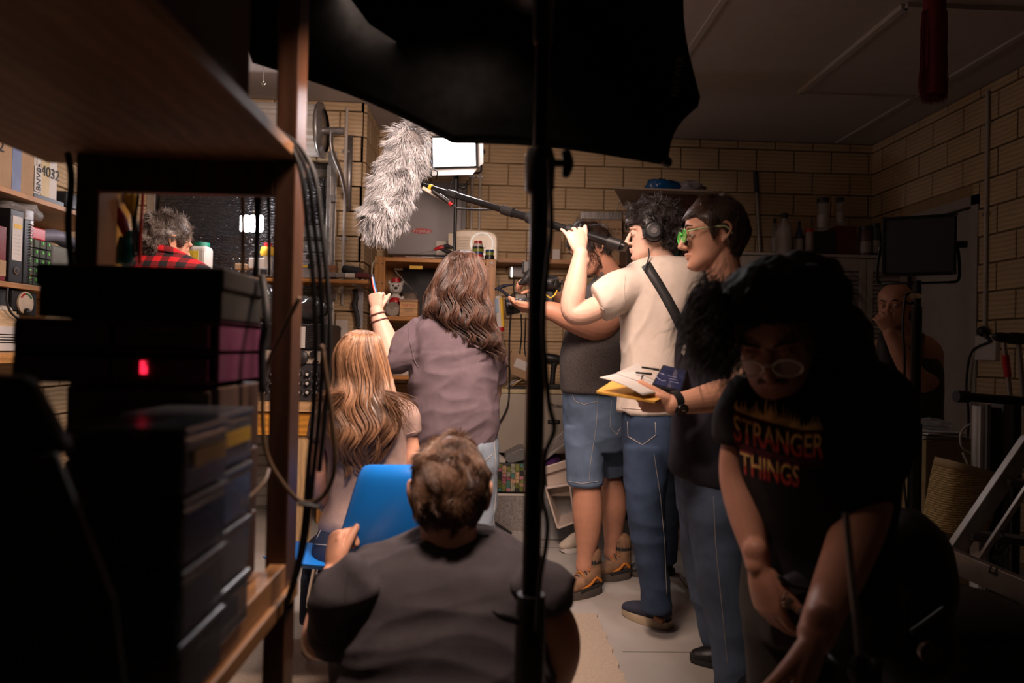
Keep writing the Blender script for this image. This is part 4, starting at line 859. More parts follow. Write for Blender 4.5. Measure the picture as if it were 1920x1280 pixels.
tag(MB().box(x0_, x1_, y0_, y1_, zc2+.001, z1_).build('red_crate', col('dark_red', (.11, .012, .01), .5), None, bev=.003), 'dark red box in the row of bottles', 'box')
bot(1542, 22, 370, m_glass, m_black, 'tall clear jar with a black lid standing on the black crate', kind=1, cat='jar', z=zq)
bot(1574, 15, 370, m_glass, m_blk2, 'slim clear jar with a dark lid on the dark red box', kind=1, cat='jar', z=z1_)
bot(1622, 22, 424, col('jar_plum', (.10, .05, .05), .3), m_black, 'plum coloured jar right of the dark red box', kind=1, cat='jar')
bot(1641, 17, 418, col('jar_green', (.04, .06, .05), .3), m_black, 'tall dark green jar in the middle of the right bottle group', kind=1, cat='jar')
bot(1660, 22, 430, col('jar_black', (.03, .03, .035), .3), m_card, 'black jar with a tan lid behind the light panel', kind=1, cat='jar')
# tassel
a = atZ(1752, 15, ZC); a = at(1752, 22, 3.0)
zc_t = a.z; P = []; random.seed(2)
for i in range(1500):
    th = random.uniform(0, 6.28); rr_ = .055*math.sqrt(random.random()); L_ = .40*random.uniform(.93, 1.04); x = a.x+rr_*math.cos(th); y = a.y+rr_*.6*math.sin(th); fl = random.uniform(.8, 1.25)
    P.append([(x+(x-a.x)*(fl-1)*k/5*1.2+.003*math.sin(k*2+i), y, zc_t-L_*k/5) for k in range(6)])
t = thing('red_tassel', a, 'long dark red tassel hanging from the ceiling at the right', 'tassel')
strands('fringe', P, .0022, hairmat('tassel_red', (.16, .004, .01), (.24, .006, .016), .6), t, kind='stuff'); MB().cyl(a+V(0,0,-.38), V(a.x, a.y, ZC), .045, .047, 14).build('core', col('tassel_core', (.14, .004, .008), .8), t, 'auto')
# hook on ceiling
a = at(494, 150, 3.7); a.z = min(a.z, ZC-.05); t = thing('ceiling_hook', (a.x, a.y, ZC), 'tiny wire hook hanging from the ceiling beside the shelf post', 'hook'); MB().limb([V(a.x, a.y, ZC), V(a.x, a.y, a.z), V(a.x+.01, a.y, a.z-.015), V(a.x, a.y, a.z-.03), V(a.x-.01, a.y, a.z-.018)], [.003]*5, 6, 4).build('wire', m_chrome, t, True)
# ================================================================ film gear
# LED panel with barn doors on a stand, facing the camera
def panel(c, n, w_, h_, name, label, lit, doors, th=.05):
    n = Vector(n).normalized(); r = V(0,0,1).cross(n).normalized(); u = n.cross(r)
    RT = Matrix((r, -n, u)).transposed()
    t = thing(name, c, label, 'light'); P = lambda x, y, z: c + r*x + n*y + u*z
    M4 = Matrix.Translation(c) @ RT.to_4x4()
    MB().box(-w_/2, w_/2, 0, th, -h_/2, h_/2, 0, M4).build('housing', m_blackm, t, bev=.006)
    b = .012; f = MB()
    f.box(-w_/2, w_/2, -.010, 0, h_/2-b, h_/2, 0, M4).box(-w_/2, w_/2, -.010, 0, -h_/2, -h_/2+b, 0, M4).box(-w_/2, -w_/2+b, -.010, 0, -h_/2, h_/2, 0, M4).box(w_/2-b, w_/2, -.010, 0, -h_/2, h_/2, 0, M4); f.build('bezel', m_black, t, bev=.002)
    MB().box(-w_/2+b, w_/2-b, -.004, 0, -h_/2+b, h_/2-b, 0, M4).build('diffuser', mat('led_on', (1,1,1), emit=(1, .96, .98), es=7) if lit else mat('led_off', (.075, .08, .10), .35, var=.03), t)
    if doors:
        dm_ = [m_black, m_white]
        for (x0, x1, z0, z1, hx, hz, nm) in ((-w_/2, w_/2, h_/2, h_/2, 0, 1, 'a'), (-w_/2, w_/2, -h_/2, -h_/2, 0, -1, 'b'), (-w_/2, -w_/2, -h_/2, h_/2, -1, 0, 'c'), (w_/2, w_/2, -h_/2, h_/2, 1, 0, 'd')):
            L_ = .085; o = []
            if hz: a1, a2 = P(x0, .0, z0), P(x1, 0, z1); b1, b2 = P(x0+.02, L_*.8, z0+hz*L_*.55), P(x1-.02, L_*.8, z1+hz*L_*.55)
            else: a1, a2 = P(x0, 0, z0), P(x1, 0, z1); b1, b2 = P(x0+hx*L_*.6, L_*.75, z0+.02), P(x1+hx*L_*.6, L_*.75, z1-.02)
            out = (r*hx+u*hz)*.002; q = MB(); q.add([a1, a2, b2, b1], [(0,1,2,3)], 1); q.add([a1+out, a2+out, b2+out, b1+out], [(3,2,1,0)], 0); q.build('barn_door', dm_, t)
    yk = MB(); yk.limb([P(w_/2+.006, -.03, 0), P(w_/2+.014, -.03, -h_*.3), P(w_/2+.012, -.03, -h_/2-.02), P(w_/2-.02, -.03, -h_/2-.03)], [.006]*4, 8, 4); yk.limb([P(-w_/2-.006, -.03, 0), P(-w_/2-.014, -.03, -h_*.3), P(-w_/2-.012, -.03, -h_/2-.02), P(-w_/2+.02, -.03, -h_/2-.03)], [.006]*4, 8, 4)
    yk.bar(P(-w_/2, -.03, -h_/2-.03), P(w_/2, -.03, -h_/2-.03), .02, .008); yk.build('yoke', m_blackm, t, True)
    MB().cyl(P(w_/2, -.03, .0), P(w_/2+.04, -.03, 0), .014, n=14).build('tilt_knob', m_black, t, 'auto')
    return t, P
Pc = at(852, 285, 4.30)
t, P = panel(Pc, (-.22, -1, -.18), .30, .20, 'led_panel', 'lit LED panel light with barn doors above the fur covered microphone', True, True)
bt_ = P(0, -.03, -.14)
t = thing('light_stand', (bt_.x, bt_.y, 0), 'thin black light stand holding the lit panel behind the woman', 'stand'); MB().cyl((bt_.x, bt_.y, .0), (bt_.x, bt_.y, bt_.z-.08), .011, n=12).build('pole', m_blackm, t, 'auto'); MB().cyl((bt_.x, bt_.y, bt_.z-.12), (bt_.x, bt_.y, bt_.z+.02), .018, n=12).build('spigot', m_black, t, 'auto')
k = MB(); k.limb([bt_+V(.02,0,-.07), bt_+V(.055,0,-.075), bt_+V(.075,0,-.03)], [.010, .012, .005], 8, 4); k.build('wing_knob', m_black, t, True); k = MB(); k.limb([bt_+V(-.01,0,-.03), bt_+V(-.03,0,-.05), bt_+V(-.035,0,-.075)], [.006, .007, .005], 8, 4); k.build('lever', m_black, t, True)
for a in (0, 2.1, 4.2): MB().cyl((bt_.x, bt_.y, .25), (bt_.x+.4*math.cos(a), bt_.y+.4*math.sin(a)*.6-.05, .012), .009, n=8).build('leg', m_blackm, t)
cable('cable', [at(804, 290, 4.2), at(812, 315, 4.15), at(820, 322, 4.2), at(818, 335, 4.3)], .004, m_blk2, 'thin black lead dangling from the lit panel')
# dark panel on stand, right
Pd = at(1722, 460, 2.75)
t, P = panel(Pd, (-.55, -1, -.02), .265, .245, 'led_panel', 'switched off square LED panel on a stand at the dark right side', False, False, .045)
for sx in (-1, 1):
    for sz in (-1, 1): MB().cyl(P(sx*.127, .006, sz*.117), P(sx*.127, .016, sz*.117), .008, n=10).build('corner_screw', m_chrome, t)
b = P(0.0, -.03, -.153); t = thing('light_stand', (b.x, b.y, 0), 'black stand under the switched off panel on the right', 'stand')
MB().cyl((b.x, b.y, 0), (b.x, b.y, b.z-.1), .020, n=14).build('pole', m_blackm, t, 'auto'); MB().cyl((b.x, b.y, b.z-.12), (b.x, b.y, b.z+.01), .016, n=14).build('spigot', m_black, t, 'auto'); MB().cyl((b.x, b.y, .5), (b.x, b.y, .9), .026, n=14).build('lower_tube', m_blackm, t, 'auto')
q = V(b.x, b.y, b.z-.055); MB().cyl(q, q+V(-.03,-.02,0), .018, .014).build('knob', m_chrome, t, 'auto'); MB().limb([q+V(-.02,0,.015), q+V(-.05,0,.0), q+V(-.04,0,-.03), q+V(-.01,0,-.025)], [.005]*4, 6, 4).build('clamp_handle', m_black, t, True)
for a in (.4, 2.4, 4.4): MB().cyl((b.x, b.y, .45), (b.x+.42*math.cos(a), b.y+.42*math.sin(a), .012), .011, n=8).build('leg', m_blackm, t)
cable('cable', [q+V(-.05,0,.0), q+V(-.065,-.01,-.12), q+V(-.055,-.01,-.3), q+V(-.06,0,-.6), q+V(-.03,0,-.9)], .005, m_blk2, 'black cable hanging down beside the stand of the dark panel')
# ---------------------------------------------------------------- boom pole with furry windshield
YM = 2.98
tip = at(775, 342, 3.35); back = at(1168, 462, 2.72)
t = thing('boom_pole', back, 'long black boom pole held up by the headphone wearer', 'pole')
d = (back-tip); 
for a, b, r in ((0, .22, .0125), (.22, .50, .0145), (.50, .80, .017), (.80, 1, .019)): MB().cyl(tip+d*a, tip+d*(b+.01), r, n=16).build('pole_section', m_blackm, t, 'auto')
for a, r in ((.22, .018), (.50, .021), (.62, .024), (.80, .024), (.97, .024)): MB().cyl(tip+d*a-d.normalized()*.03, tip+d*a+d.normalized()*.03, r, n=16).build('locking_collar', m_black, t, 'auto')
q = tip+d*.095; MB().cyl(q, q+d.normalized()*.016, .016, n=14).build('yellow_ring', m_gold, t, 'auto')
q1 = tip+d*.0; 
# shock mount arm
t = thing('shock_mount', tip, 'small black shock mount joining the furry windshield to the boom pole', 'mount')
mt = at(786, 345, 3.3)
MB().limb([tip+V(-.015,0,.02), tip+V(.03,0,-.005), tip+d*.1+V(0,0,-.005)], [.014, .010, .010], 10, 5).build('arm', m_black, t, True)
MB().limb([at(789, 335, 3.3), at(782, 352, 3.3), at(790, 362, 3.3)], [.020, .014, .009], 10, 4).build('swivel', m_black, t, True)
MB().bar(at(792, 352, 3.28), at(835, 376, 3.28), .02, .018).build('rail', col('pale_grip', (.45, .38, .30)), t, bev=.004)
MB().limb([at(812, 358, 3.26), at(832, 372, 3.26), at(846, 383, 3.26)], [.009, .010, .009], 10, 4).build('plug', m_black, t, True); MB().cyl(at(843, 379, 3.26), at(848, 384, 3.26), .0125, n=12).build('red_ring', m_red, t, 'auto')
cable('cable', [at(848, 384, 3.26), at(860, 391, 3.24), at(900, 393, 3.2), at(950, 392, 3.1), at(985, 400, 3.0), at(1040, 420, 2.95)], .005, m_blk2, 'microphone cable slung under the boom pole')
# windshield
fa, fb = at(768, 268, 3.25), at(716, 410, 3.25); ax = (fb-fa); L_ = ax.length; axn = ax.normalized(); cr = .088
t = thing('furry_windshield', fa, 'shaggy grey fur windshield over the boom microphone', 'microphone')
c = MB(); c.limb([fa+axn*.02, fa.lerp(fb, .33), fa.lerp(fb, .66), fb-axn*.02], [cr*.9, cr*.95, cr*.97, cr*.85], 20, 5); c.build('fabric_core', col('fur_base', (.22, .20, .19), .9), t, True)
rg = np.random.default_rng(1); n = 11000; u1 = axn.orthogonal().normalized(); u2 = axn.cross(u1); P = []; tn = []
for i in range(n):
    s = rg.random()*1.16-.08; th = rg.random()*6.283
    cen = fa.lerp(fb, min(max(s, 0), 1)); rad = u1*math.cos(th)+u2*math.sin(th)
    if s < 0 or s > 1:
        e = (-s if s < 0 else s-1)/.08; pol = e*1.45; dn = (rad*math.cos(pol) + axn*(-1 if s < 0 else 1)*math.sin(pol)).normalized(); root = cen + dn*cr*.9
    else: dn = rad; root = cen+rad*cr*.92
    cl = noise.noise_vector(root*20); fl = (axn*.75 + cl*1.5 + V(0,0,-.25)); Lh = rg.uniform(.040, .078); p = root.copy(); dr_ = dn*.9+fl*.40; row = [tuple(p)]
    for k in range(4):
        dr_ = (dr_*.75 + fl*.33 + V(*(rg.random(3)-.5))*.25).normalized(); p = p+dr_*Lh/4; row.append(tuple(p))
    P.append(row); tn.append(min(1, max(0, .5+.55*nz(root, 16)+rg.normal()*.22)))
strands('fur', P, .0014, hairmat('fur_grey', (.26, .26, .27), (.92, .92, .95), .5), t, tn, kind='stuff')
# ---------------------------------------------------------------- softbox on its stand
pole_b = at(1001, 900, 1.20); pole_t = at(1012, 300, 1.20); px_ = pole_b.x
t = thing('softbox_stand', (px_, 1.20, 0), 'tall thick black stand pole in the centre foreground holding the softbox', 'stand')
P = lambda py, px=None: at(1013-(py-300)*.0212, py, 1.20)
MB().cyl(P(1880), P(1130), .0195, n=24).build('lower_tube', m_blackm, t, 'auto'); MB().cyl(P(1130), P(340), .0165, n=24).build('middle_tube', m_blackm, t, 'auto'); MB().cyl(P(345), P(60), .0135, n=24).build('upper_tube', m_blackm, t, 'auto')
MB().lathe(P(1290), [(.0245, 0), (.0265, .01), (.0265, .14), (.024, .165)], 24, (0,0,1)).build('collar', m_black, t, 'auto'); MB().lathe(P(362), [(.0225, 0), (.026, .008), (.027, .06), (.022, .078)], 24, (0,0,1)).build('collar', m_black, t, 'auto')
q = P(305)+V(.02,0,0); MB().cyl(q, q+V(.022,0,0), .007, n=10).build('knob_shaft', m_black, t, 'auto'); c = MB(); c.limb([q+V(.026,0,-.018), q+V(.03,0,0), q+V(.026,0,.018)], [(.008, .008), (.010, .008), (.009, .008)], 10, 4); c.build('wing_knob', m_black, t, True)
q = P(1160)+V(-.02,-.01,0); c = MB(); c.limb([q, q+V(-.03,-.01,.012), q+V(-.045,-.01,.02)], [.008, .007, .003], 8, 4); c.build('wing_knob', m_black, t, True)
# softbox body: octagonal rim and rear cone
YR1 = 1.95
t = thing('octagonal_softbox', at(950, 60, 1.5), 'huge black octagonal softbox seen from behind across the top', 'softbox')
m_sb = col('softbox_fabric', (.0025, .0025, .0025), .97, var=.3, vs=25, spec=.03)
front = [at(470, 98, 1.72), at(850, 250, 1.66), at(1254, 292, 1.64), at(1313, 182, 1.74), at(1286, -60, 1.92), at(1000, -560, 2.25), at(640, -520, 2.25), at(330, -260, 2.0)]
for q_ in front: q_.z = min(q_.z, ZC-.06)
sag = []; m_ = 7
for i in range(8):
    a, b = front[i], front[(i+1) % 8]; ctr_ = sum(front, V(0,0,0))/8
    for k in range(m_): tt = k/m_; p = a.lerp(b, tt); sag.append(p + (ctr_-p).normalized()*.022*math.sin(math.pi*tt))
ctr_ = sum(front, V(0,0,0))/8; hub = at(1000, -60, 1.42)
def ring_(f, y=None): return [p.lerp(hub, f) for p in sag]
lip = [p + (p-ctr_).normalized()*.004 + ((front[5]-front[1]).cross(front[3]-front[0]).normalized()*(1 if (front[5]-front[1]).cross(front[3]-front[0]).y > 0 else -1))*.03 for p in sag]
rs_ = [lip, sag] + [[p.lerp(hub, f) + (p-ctr_).normalized()*.06*math.sin(math.pi*f) + V(0,.12*(1-f)*f,0) for p in sag] for f in (.15, .3, .5, .7, .86, .96)]
vs = [p for r in rs_ for p in r]; n_ = len(sag)
fs = [(i*n_+j, i*n_+(j+1) % n_, (i+1)*n_+(j+1) % n_, (i+1)*n_+j) for i in range(len(rs_)-1) for j in range(n_)]
o = MB().add(vs, fs).build('black_shell', m_sb, t, True); o_sh = o; s_ = o.modifiers.new('s', 'SOLIDIFY'); s_.thickness = .003
fn_ = (front[5]-front[1]).cross(front[3]-front[0]).normalized(); fn_ = fn_ if fn_.y > 0 else -fn_; KEY.location = ctr_ + fn_*.05
MB().add([p.lerp(ctr_, .02)+fn_*.004 for p in sag]+[ctr_+fn_*.02], [(i, (i+1) % n_, n_) for i in range(n_)]).build('diffusion_cloth', mat('diffusion', (.8, .7, .6), .9, emit=(1, .7, .5), es=.12), t)
MB().lathe(hub+V(0,-.04,0), [(.08, 0), (.085, .02), (.085, .07)], 24, (0,1,0)).build('speed_ring', m_blackm, t, 'auto')
MB().lathe(hub+V(0,-.27,0), [(.05, 0), (.055, .02), (.055, .22), (.06, .24)], 24, (0,1,0)).build('lamp_head', m_black, t, 'auto'); MB().limb([hub+V(0,-.1,-.05), V(P(60).x, 1.24, hub.z-.06), P(75)], [.02, .024, .018], 12, 4).build('tilt_bracket', m_black, t, True)
q = at(1268, 152, YR1-.06); Mx = Matrix.Translation(q) @ Matrix.Rotation(R(10), 4, 'Z') @ Matrix.Rotation(R(78), 4, 'Y') @ Matrix.Rotation(R(90), 4, 'X')
bv_ = BVHTree.FromPolygons([v.co.copy() for v in o_sh.data.vertices], [tuple(p.vertices) for p in o_sh.data.polygons]); hq = bv_.ray_cast(CAM, ray(1266, 150).normalized()); q = hq[0] if hq[0] else q
text('lettering', 'NEEWER', .026, Matrix.Translation(q+V(0,-.022,0)) @ Matrix.Rotation(R(-12), 4, 'Z') @ Matrix.Rotation(R(-82), 4, 'Y') @ Matrix.Rotation(R(90), 4, 'X'), col('logo_pale', (.35, .33, .32)), t)
MB().ball(front[2]+V(0,.02,-.01), .014).build('rod_tip', m_black, t, True)
# softbox power cable along pole
cable('cable', [at(1030, 300, 1.13), at(1034, 420, 1.12), at(1026, 500, 1.12), at(1019, 600, 1.12), at(1024, 700, 1.12), at(1030, 760, 1.12), at(1039, 805, 1.11), at(1022, 850, 1.12), at(1020, 900, 1.12), at(1017, 935, 1.12), at(1026, 975, 1.11), at(1024, 1020, 1.12), at(1012, 1090, 1.14), at(1006, 1180, 1.13)], .0042, m_blk2, 'black power cable winding down the softbox stand pole')
# ---------------------------------------------------------------- camera rig
YQ = 3.22
p = at(1000, 545, YQ); t = thing('cinema_camera', p, 'black cinema camera rig held by the cameraman, lens pointing left', 'camera')
MB().box(*pb(1000, 520, 1040, 572, YQ-.02, .12)).build('body', m_black, t, bev=.01)
a, b = at(953, 575, YQ), at(1012, 568, YQ)
dl_ = (b-a).normalized(); MB().lathe(a, [(.034, 0), (.038, .004), (.036, .05), (.030, .055), (.030, .075), (.034, .08), (.034, .16)], 26, dl_).build('lens', m_black, t, 'auto')
for h in (.065, .09, .13): MB().lathe(a+dl_*h, [(.036, 0), (.036, .012)], 26, dl_).build('lens_ring', m_blk2, t, 'auto')
MB().lathe(a+dl_*-.012, [(.036, 0), (.042, .005), (.038, .035)], 12, dl_).build('lens_hood', m_blackm, t, 'auto')
MB().limb([at(995, 512, YQ), at(983, 527, YQ), at(975, 531, YQ)], [.022, .018, .010], 12, 4).build('handle_grip', m_black, t, True)
MB().box(*pb(980, 488, 1000, 512, YQ, .05)).build('top_plate', m_black, t, bev=.006); MB().cyl(at(987, 465, YQ), at(987, 490, YQ), .003).build('antenna', m_chrome, t)
MB().cyl(at(1022, 530, YQ-.02), at(1044, 532, YQ-.02), .036, n=20).build('side_motor', m_black, t, 'auto')
MB().box(*pb(1036, 528, 1052, 545, YQ-.03, .06)).build('receiver', m_blackm, t, bev=.004)
random.seed(6); c = MB()
for i in range(8): q = at(1036+i*2.2, 533, YQ-.05); e = q+V(random.uniform(-.02, .03), -.02, random.uniform(-.03, .04)); c.limb([q, (q+e)/2+V(0,-.01,.008), e], [.0035]*3, 6, 3)
c.build('cable_tangle', m_blk2, t, True); MB().ball(at(1044, 533, YQ-.045), .004).build('led', mat('led_green', (0,.3,.1), emit=(.05, 1, .4), es=3), t)
MB().limb([at(1044, 545, YQ-.05), at(1040, 553, YQ-.06), at(1032, 558, YQ-.06), at(1024, 553, YQ-.05)], [.0035]*4, 8, 4).build('yellow_cable', m_gold, t, True)
MB().box(*pb(1022, 560, 1034, 590, YQ, .05)).build('rod_block', m_blackm, t, bev=.004)
# ================================================================ foreground rack at the left
XF = -.382                       # its right-hand plane
def xz(px, py, X=XF): return atX(px, py, X)
YE0, YE1 = 1.30, 1.365
pr = at(508, 600, YE0).x; pr2 = at(548, 600, YE0).x
t = thing('storage_rack', (pr, YE0, 0), 'dark wooden storage rack filling the left foreground', 'shelving')
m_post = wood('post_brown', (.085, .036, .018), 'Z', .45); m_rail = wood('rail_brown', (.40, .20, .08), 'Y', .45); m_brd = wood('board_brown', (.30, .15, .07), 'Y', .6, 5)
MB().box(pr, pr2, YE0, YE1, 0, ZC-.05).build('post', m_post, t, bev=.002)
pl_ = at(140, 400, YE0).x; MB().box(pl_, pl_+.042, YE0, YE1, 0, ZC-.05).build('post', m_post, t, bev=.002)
zu = at(400, 296, YE0).z; zl = atX(440, 1160, pr2).z
# end rail under the upper shelf
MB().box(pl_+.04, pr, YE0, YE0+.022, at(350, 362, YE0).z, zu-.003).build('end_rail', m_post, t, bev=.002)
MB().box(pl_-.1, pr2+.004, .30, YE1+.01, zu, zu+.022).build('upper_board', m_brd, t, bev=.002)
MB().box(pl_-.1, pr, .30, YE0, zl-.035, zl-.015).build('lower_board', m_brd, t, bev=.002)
MB().box(pr2-.030, pr2-.0, .32, YE0-.001, zl-.045, zl+.0).build('side_rail', m_rail, t, bev=.002)
MB().box(pr2-.0-.004, pr2+.010, .32, YE0+.05, zl-.075, zl-.047).build('lower_side_rail', m_rail, t, bev=.002)
MB().box(pl_-.1, pr2, YE0+.02, YE0+.06, zl-.10, zl-.06).build('end_rail', m_post, t, bev=.002)
pg = MB().box(pl_+.040, pl_+.044, YE0-.0, YE1-.002, .9, zu-.06).build('painted_lit_side', m_orange, t)  # orange plate paints lamplight onto the side face of the inner post
# thing on top of rack
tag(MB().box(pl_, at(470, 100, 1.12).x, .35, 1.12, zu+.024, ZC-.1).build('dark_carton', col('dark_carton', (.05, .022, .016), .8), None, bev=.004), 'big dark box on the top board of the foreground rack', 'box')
# black lidded box
bx0, bx1 = at(72, 550, 1.105).x, at(417, 550, 1.105).x; zb0, zb1 = at(417, 600, 1.105).z, at(417, 502, 1.105).z
t = thing('black_lidded_box', (bx0, 1.105, zb0), 'black lidded box topping the stack in the foreground rack', 'box')
m_bb = col('box_charcoal', (.030, .026, .023), .7, var=.1); MB().box(bx0, bx1, 1.105, 1.29, zb0, zb1-.03).build('body', m_bb, t, bev=.003); MB().box(bx0-.004, bx1+.004, 1.101, 1.295, zb1-.035, zb1).build('lid', m_bb, t, bev=.004)
# purple translucent drawers
m_pur = col('purple_smoke', (.16, .03, .09), .15, alpha=.6, spec=.9); m_purs = col('purple_side', (.16, .04, .095), .4)
zp0 = at(415, 722, 1.10).z; px0_ = at(18, 650, 1.09).x
t = thing('purple_drawer_unit', (px0_, 1.09, zp0), 'translucent purple drawer organiser under the black lidded box', 'drawers')
c = MB(); c.box(bx1-.006, bx1, 1.10, 1.29, zp0, zb0-.004); c.box(px0_, px0_+.006, 1.10, 1.29, zp0, zb0-.004); c.box(px0_, bx1, 1.10, 1.29, zb0-.010, zb0-.003); c.box(px0_, bx1, 1.10, 1.29, zp0, zp0+.005); c.box(px0_, bx1, 1.10, 1.29, (zp0+zb0)/2-.003, (zp0+zb0)/2+.003); c.build('frame', m_purs, t); MB().box(px0_+.006, bx1-.006, 1.28, 1.286, zp0, zb0-.01).build('back_panel', col('dark_back', (.02, .008, .012)), t)
for r_ in range(2):
    za = zp0+.007+(zb0-zp0)/2*r_; zz = za+(zb0-zp0)/2-.018
    for k in range(2):
        xa = px0_+.008+k*(bx1-px0_-.014)/2; xb_ = xa+(bx1-px0_-.014)/2-.006
        d_ = MB(); d_.box(xa, xb_, 1.085, 1.088, za, zz).box(xa, xb_, 1.09, 1.27, za, za+.002); dd = d_.build('drawer', m_pur, t); MB().box((xa+xb_)/2-.02, (xa+xb_)/2+.02, 1.076, 1.085, zz-.012, zz-.004).build('pull', m_pur, dd, bev=.002)
        MB().box(xa+.02, xb_-.05, 1.12, 1.2, za+.004, za+.026).build('contents', m_card if k else m_blk2, dd)
q = at(270, 684, 1.082); tag(MB().box(q.x-.006, q.x+.004, q.y, q.y+.002, q.z-.014, q.z+.006).build('red_indicator', mat('red_led', (.4,0,.02), emit=(1, .02, .06), es=1.6)), 'small glowing red indicator seen in the purple drawers', 'indicator')
# brown drawer blocks below
m_db = col('drawer_brown', (.10, .06, .045), .45); zz = zp0-.004; n_ = 3; hs = (zz-(zl-.014))/n_
for i in range(n_):
    z1_ = zz-hs*i; z0_ = z1_-hs+.003
    t = thing('drawer_box', (bx0, 1.10, z0_), '%s dark brown drawer box in the foreground rack stack' % ('uppermost', 'middle', 'lowest')[i], 'drawers')
    MB().box(bx0+.05, bx1+.002, 1.10, 1.29, z0_, z1_).build('case', m_db, t, bev=.004); MB().box(bx0+.06, bx1-.01, 1.09, 1.10, z0_+.006, z1_-.006).build('drawer_front', m_db, t, bev=.003); MB().box((bx0+bx1)/2-.03, (bx0+bx1)/2+.03, 1.075, 1.09, (z0_+z1_)/2-.006, (z0_+z1_)/2+.006).build('handle', m_black, t, bev=.002)
# clear organiser stacks nearer
m_org = col('organiser_clear', (.12, .13, .15), .25, alpha=.75, spec=.7)
def orgs(l, r, Y0, Y1, topy, n_, nm, xs):
    x1_ = at(r, 900, Y0).x; x0_ = x1_-.13; ztop = at(r, topy, Y0).z; hz = (ztop-(zl-.013))/n_
    for i in range(n_):
        z1_ = ztop-hz*i; t = thing('organiser_case', (x0_, Y0, z1_-hz), 'clear organiser case, %s in the %s foreground stack' % (('top', 'second from top', 'third from top', 'bottom')[i], nm), 'case')
        MB().box(x0_, x1_, Y0, Y1, z1_-hz+.002, z1_-.012).build('tray', m_org, t, bev=.006); MB().box(x0_-.002, x1_+.002, Y0-.002, Y1+.002, z1_-.012, z1_-.002).build('lid', m_org, t, bev=.003)
        MB().box(x0_+.012, x1_-.012, Y0+.012, Y1-.012, z1_-hz+.006, z1_-hz*.5).build('contents', (m_blue, m_card, col('contents_dark', (.03, .03, .05)), m_purs)[(i+len(nm)) % 4], t)
        if i == 0: MB().box(x1_+.002, x1_+.0035, Y0+.02, Y1-.02, z1_-.050, z1_-.030).build('yellow_label', m_gold, t)
orgs(345, 405, .93, 1.07, 775, 4, 'farther', 0); orgs(285, 345, .79, .92, 800, 4, 'nearer', 0)
# slanted grey board and black folder at the lower left
t = tag(MB().prism([at(-60, 900, .66), at(105, 850, .66), at(215, 1130, .66), at(240, 1330, .66), at(-60, 1330, .66)], V(-.01, .02, 0)).build('grey_folder', col('folder_grey', (.055, .04, .034), .7), None, bev=.003), 'dark grey folder slanting in the lower left corner', 'folder')
t = tag(MB().prism([at(-60, 700, .70), at(40, 705, .70), at(120, 850, .70), at(-60, 900, .70)], V(0,.03,0)).build('black_cloth', m_blk2, None, bev=.01), 'black cloth heap at the left edge of the rack', 'cloth')
# things hanging in the gap: yellow bracket, pliers, teal tool, red cord
def hang(name, pts, rad, m, label, cat, Y=1.22, parts=()):
    o = MB().limb([at(a, b, Y) for a, b in pts], rad, 12, 5).build(name, m, None, True); return tag(o, label, cat)
YH = 1.43
def tool(name, label, cat, segs):
    t = thing(name, at(segs[0][1][0][0], segs[0][1][0][1], YH), label, cat)
    for nm, pts, rad, m in segs: MB().limb([at(a, b, YH) for a, b in pts], rad, 12, 5).build(nm, m, t, True)
    return t
tool('red_pliers', 'red handled pliers hanging beside the inner rack post', 'pliers', (('jaws', [(214, 366), (216, 378), (218, 392)], [.006, .009, .008], m_pale), ('red_grip', [(219, 392), (228, 412), (238, 440)], [.008, .011, .009], m_red), ('black_grip', [(216, 400), (212, 420), (207, 432)], [.007, .007, .004], m_blk2)))
tool('teal_tool', 'teal bulb shaped tool hanging behind the black lidded box', 'tool', (('bulb', [(243, 440), (240, 462), (236, 486)], [.010, .017, .015], col('teal_tool', (.0, .12, .11), .3)), ('black_sleeve', [(228, 448), (226, 470), (222, 490)], [.006, .009, .006], m_blk2)))
tool('yellow_cutters', 'yellow handled cutters with a chrome joint hanging near the rail', 'cutters', (('joint', [(231, 368), (231, 378)], [.006, .005], m_chrome), ('yellow_grip', [(238, 366), (244, 384), (252, 404)], [.006, .009, .006], m_gold), ('yellow_grip', [(250, 366), (248, 388), (250, 404)], [.006, .007, .005], m_gold), ('black_tip', [(250, 402), (254, 430), (258, 470)], [.005, .006, .005], m_blk2)))
cable('cord', [at(268, 362, YH), at(266, 400, YH), at(263, 450, YH), at(262, 492, YH)], .0035, col('red_cord', (.65, .04, .02)), 'red cord hanging in front of the old man')
cable('cable', [at(259, 366, YH-.02), at(255, 400, YH-.02), at(250, 440, YH-.02), at(252, 480, YH-.02)], .003, m_blk2, 'thin dark lead hanging beside the yellow cutters')
cable('cable', [at(128, 290, 1.25), at(134, 340, 1.25), at(128, 420, 1.25), at(134, 495, 1.25)], .006, m_blk2, 'dark cable hanging down the inner rack post')
xq = pl_-.004; zq_ = at(200, 345, 1.45).z; zr_ = at(200, 505, 1.45).z; o = MB().box(xq-.004, xq, YE1+.012, 1.50, zr_, zq_).build('perforated_bracket', col('ochre_metal', (.62, .33, .05), .45)); c = MB(); [c.cyl((xq-.001, YE1+.03, zr_+.02+.045*k), (xq+.001, YE1+.03, zr_+.02+.045*k), .004, n=8) for k in range(5)]; c.build('punched_hole', m_black, o); tag(C.objects['perforated_bracket'], 'ochre perforated strip behind the inner rack post', 'bracket')
for i, (px, cm) in enumerate(((452, m_card), (487, m_black), (478, m_black), (500, m_black))):
    a, b = (at(px, 302, 1.368), at((455, 478, 481, 505)[i], 515, YH))
    cable('strap' if i else 'cord', [a, a.lerp(b, .5)+V(.002,0,0), b], (.004, .005, .005, .004)[i], cm, ('tan cord', 'left black strap', 'middle black strap', 'right black strap')[i]+' hanging in front of the lantern', 'strap' if i else 'cord')
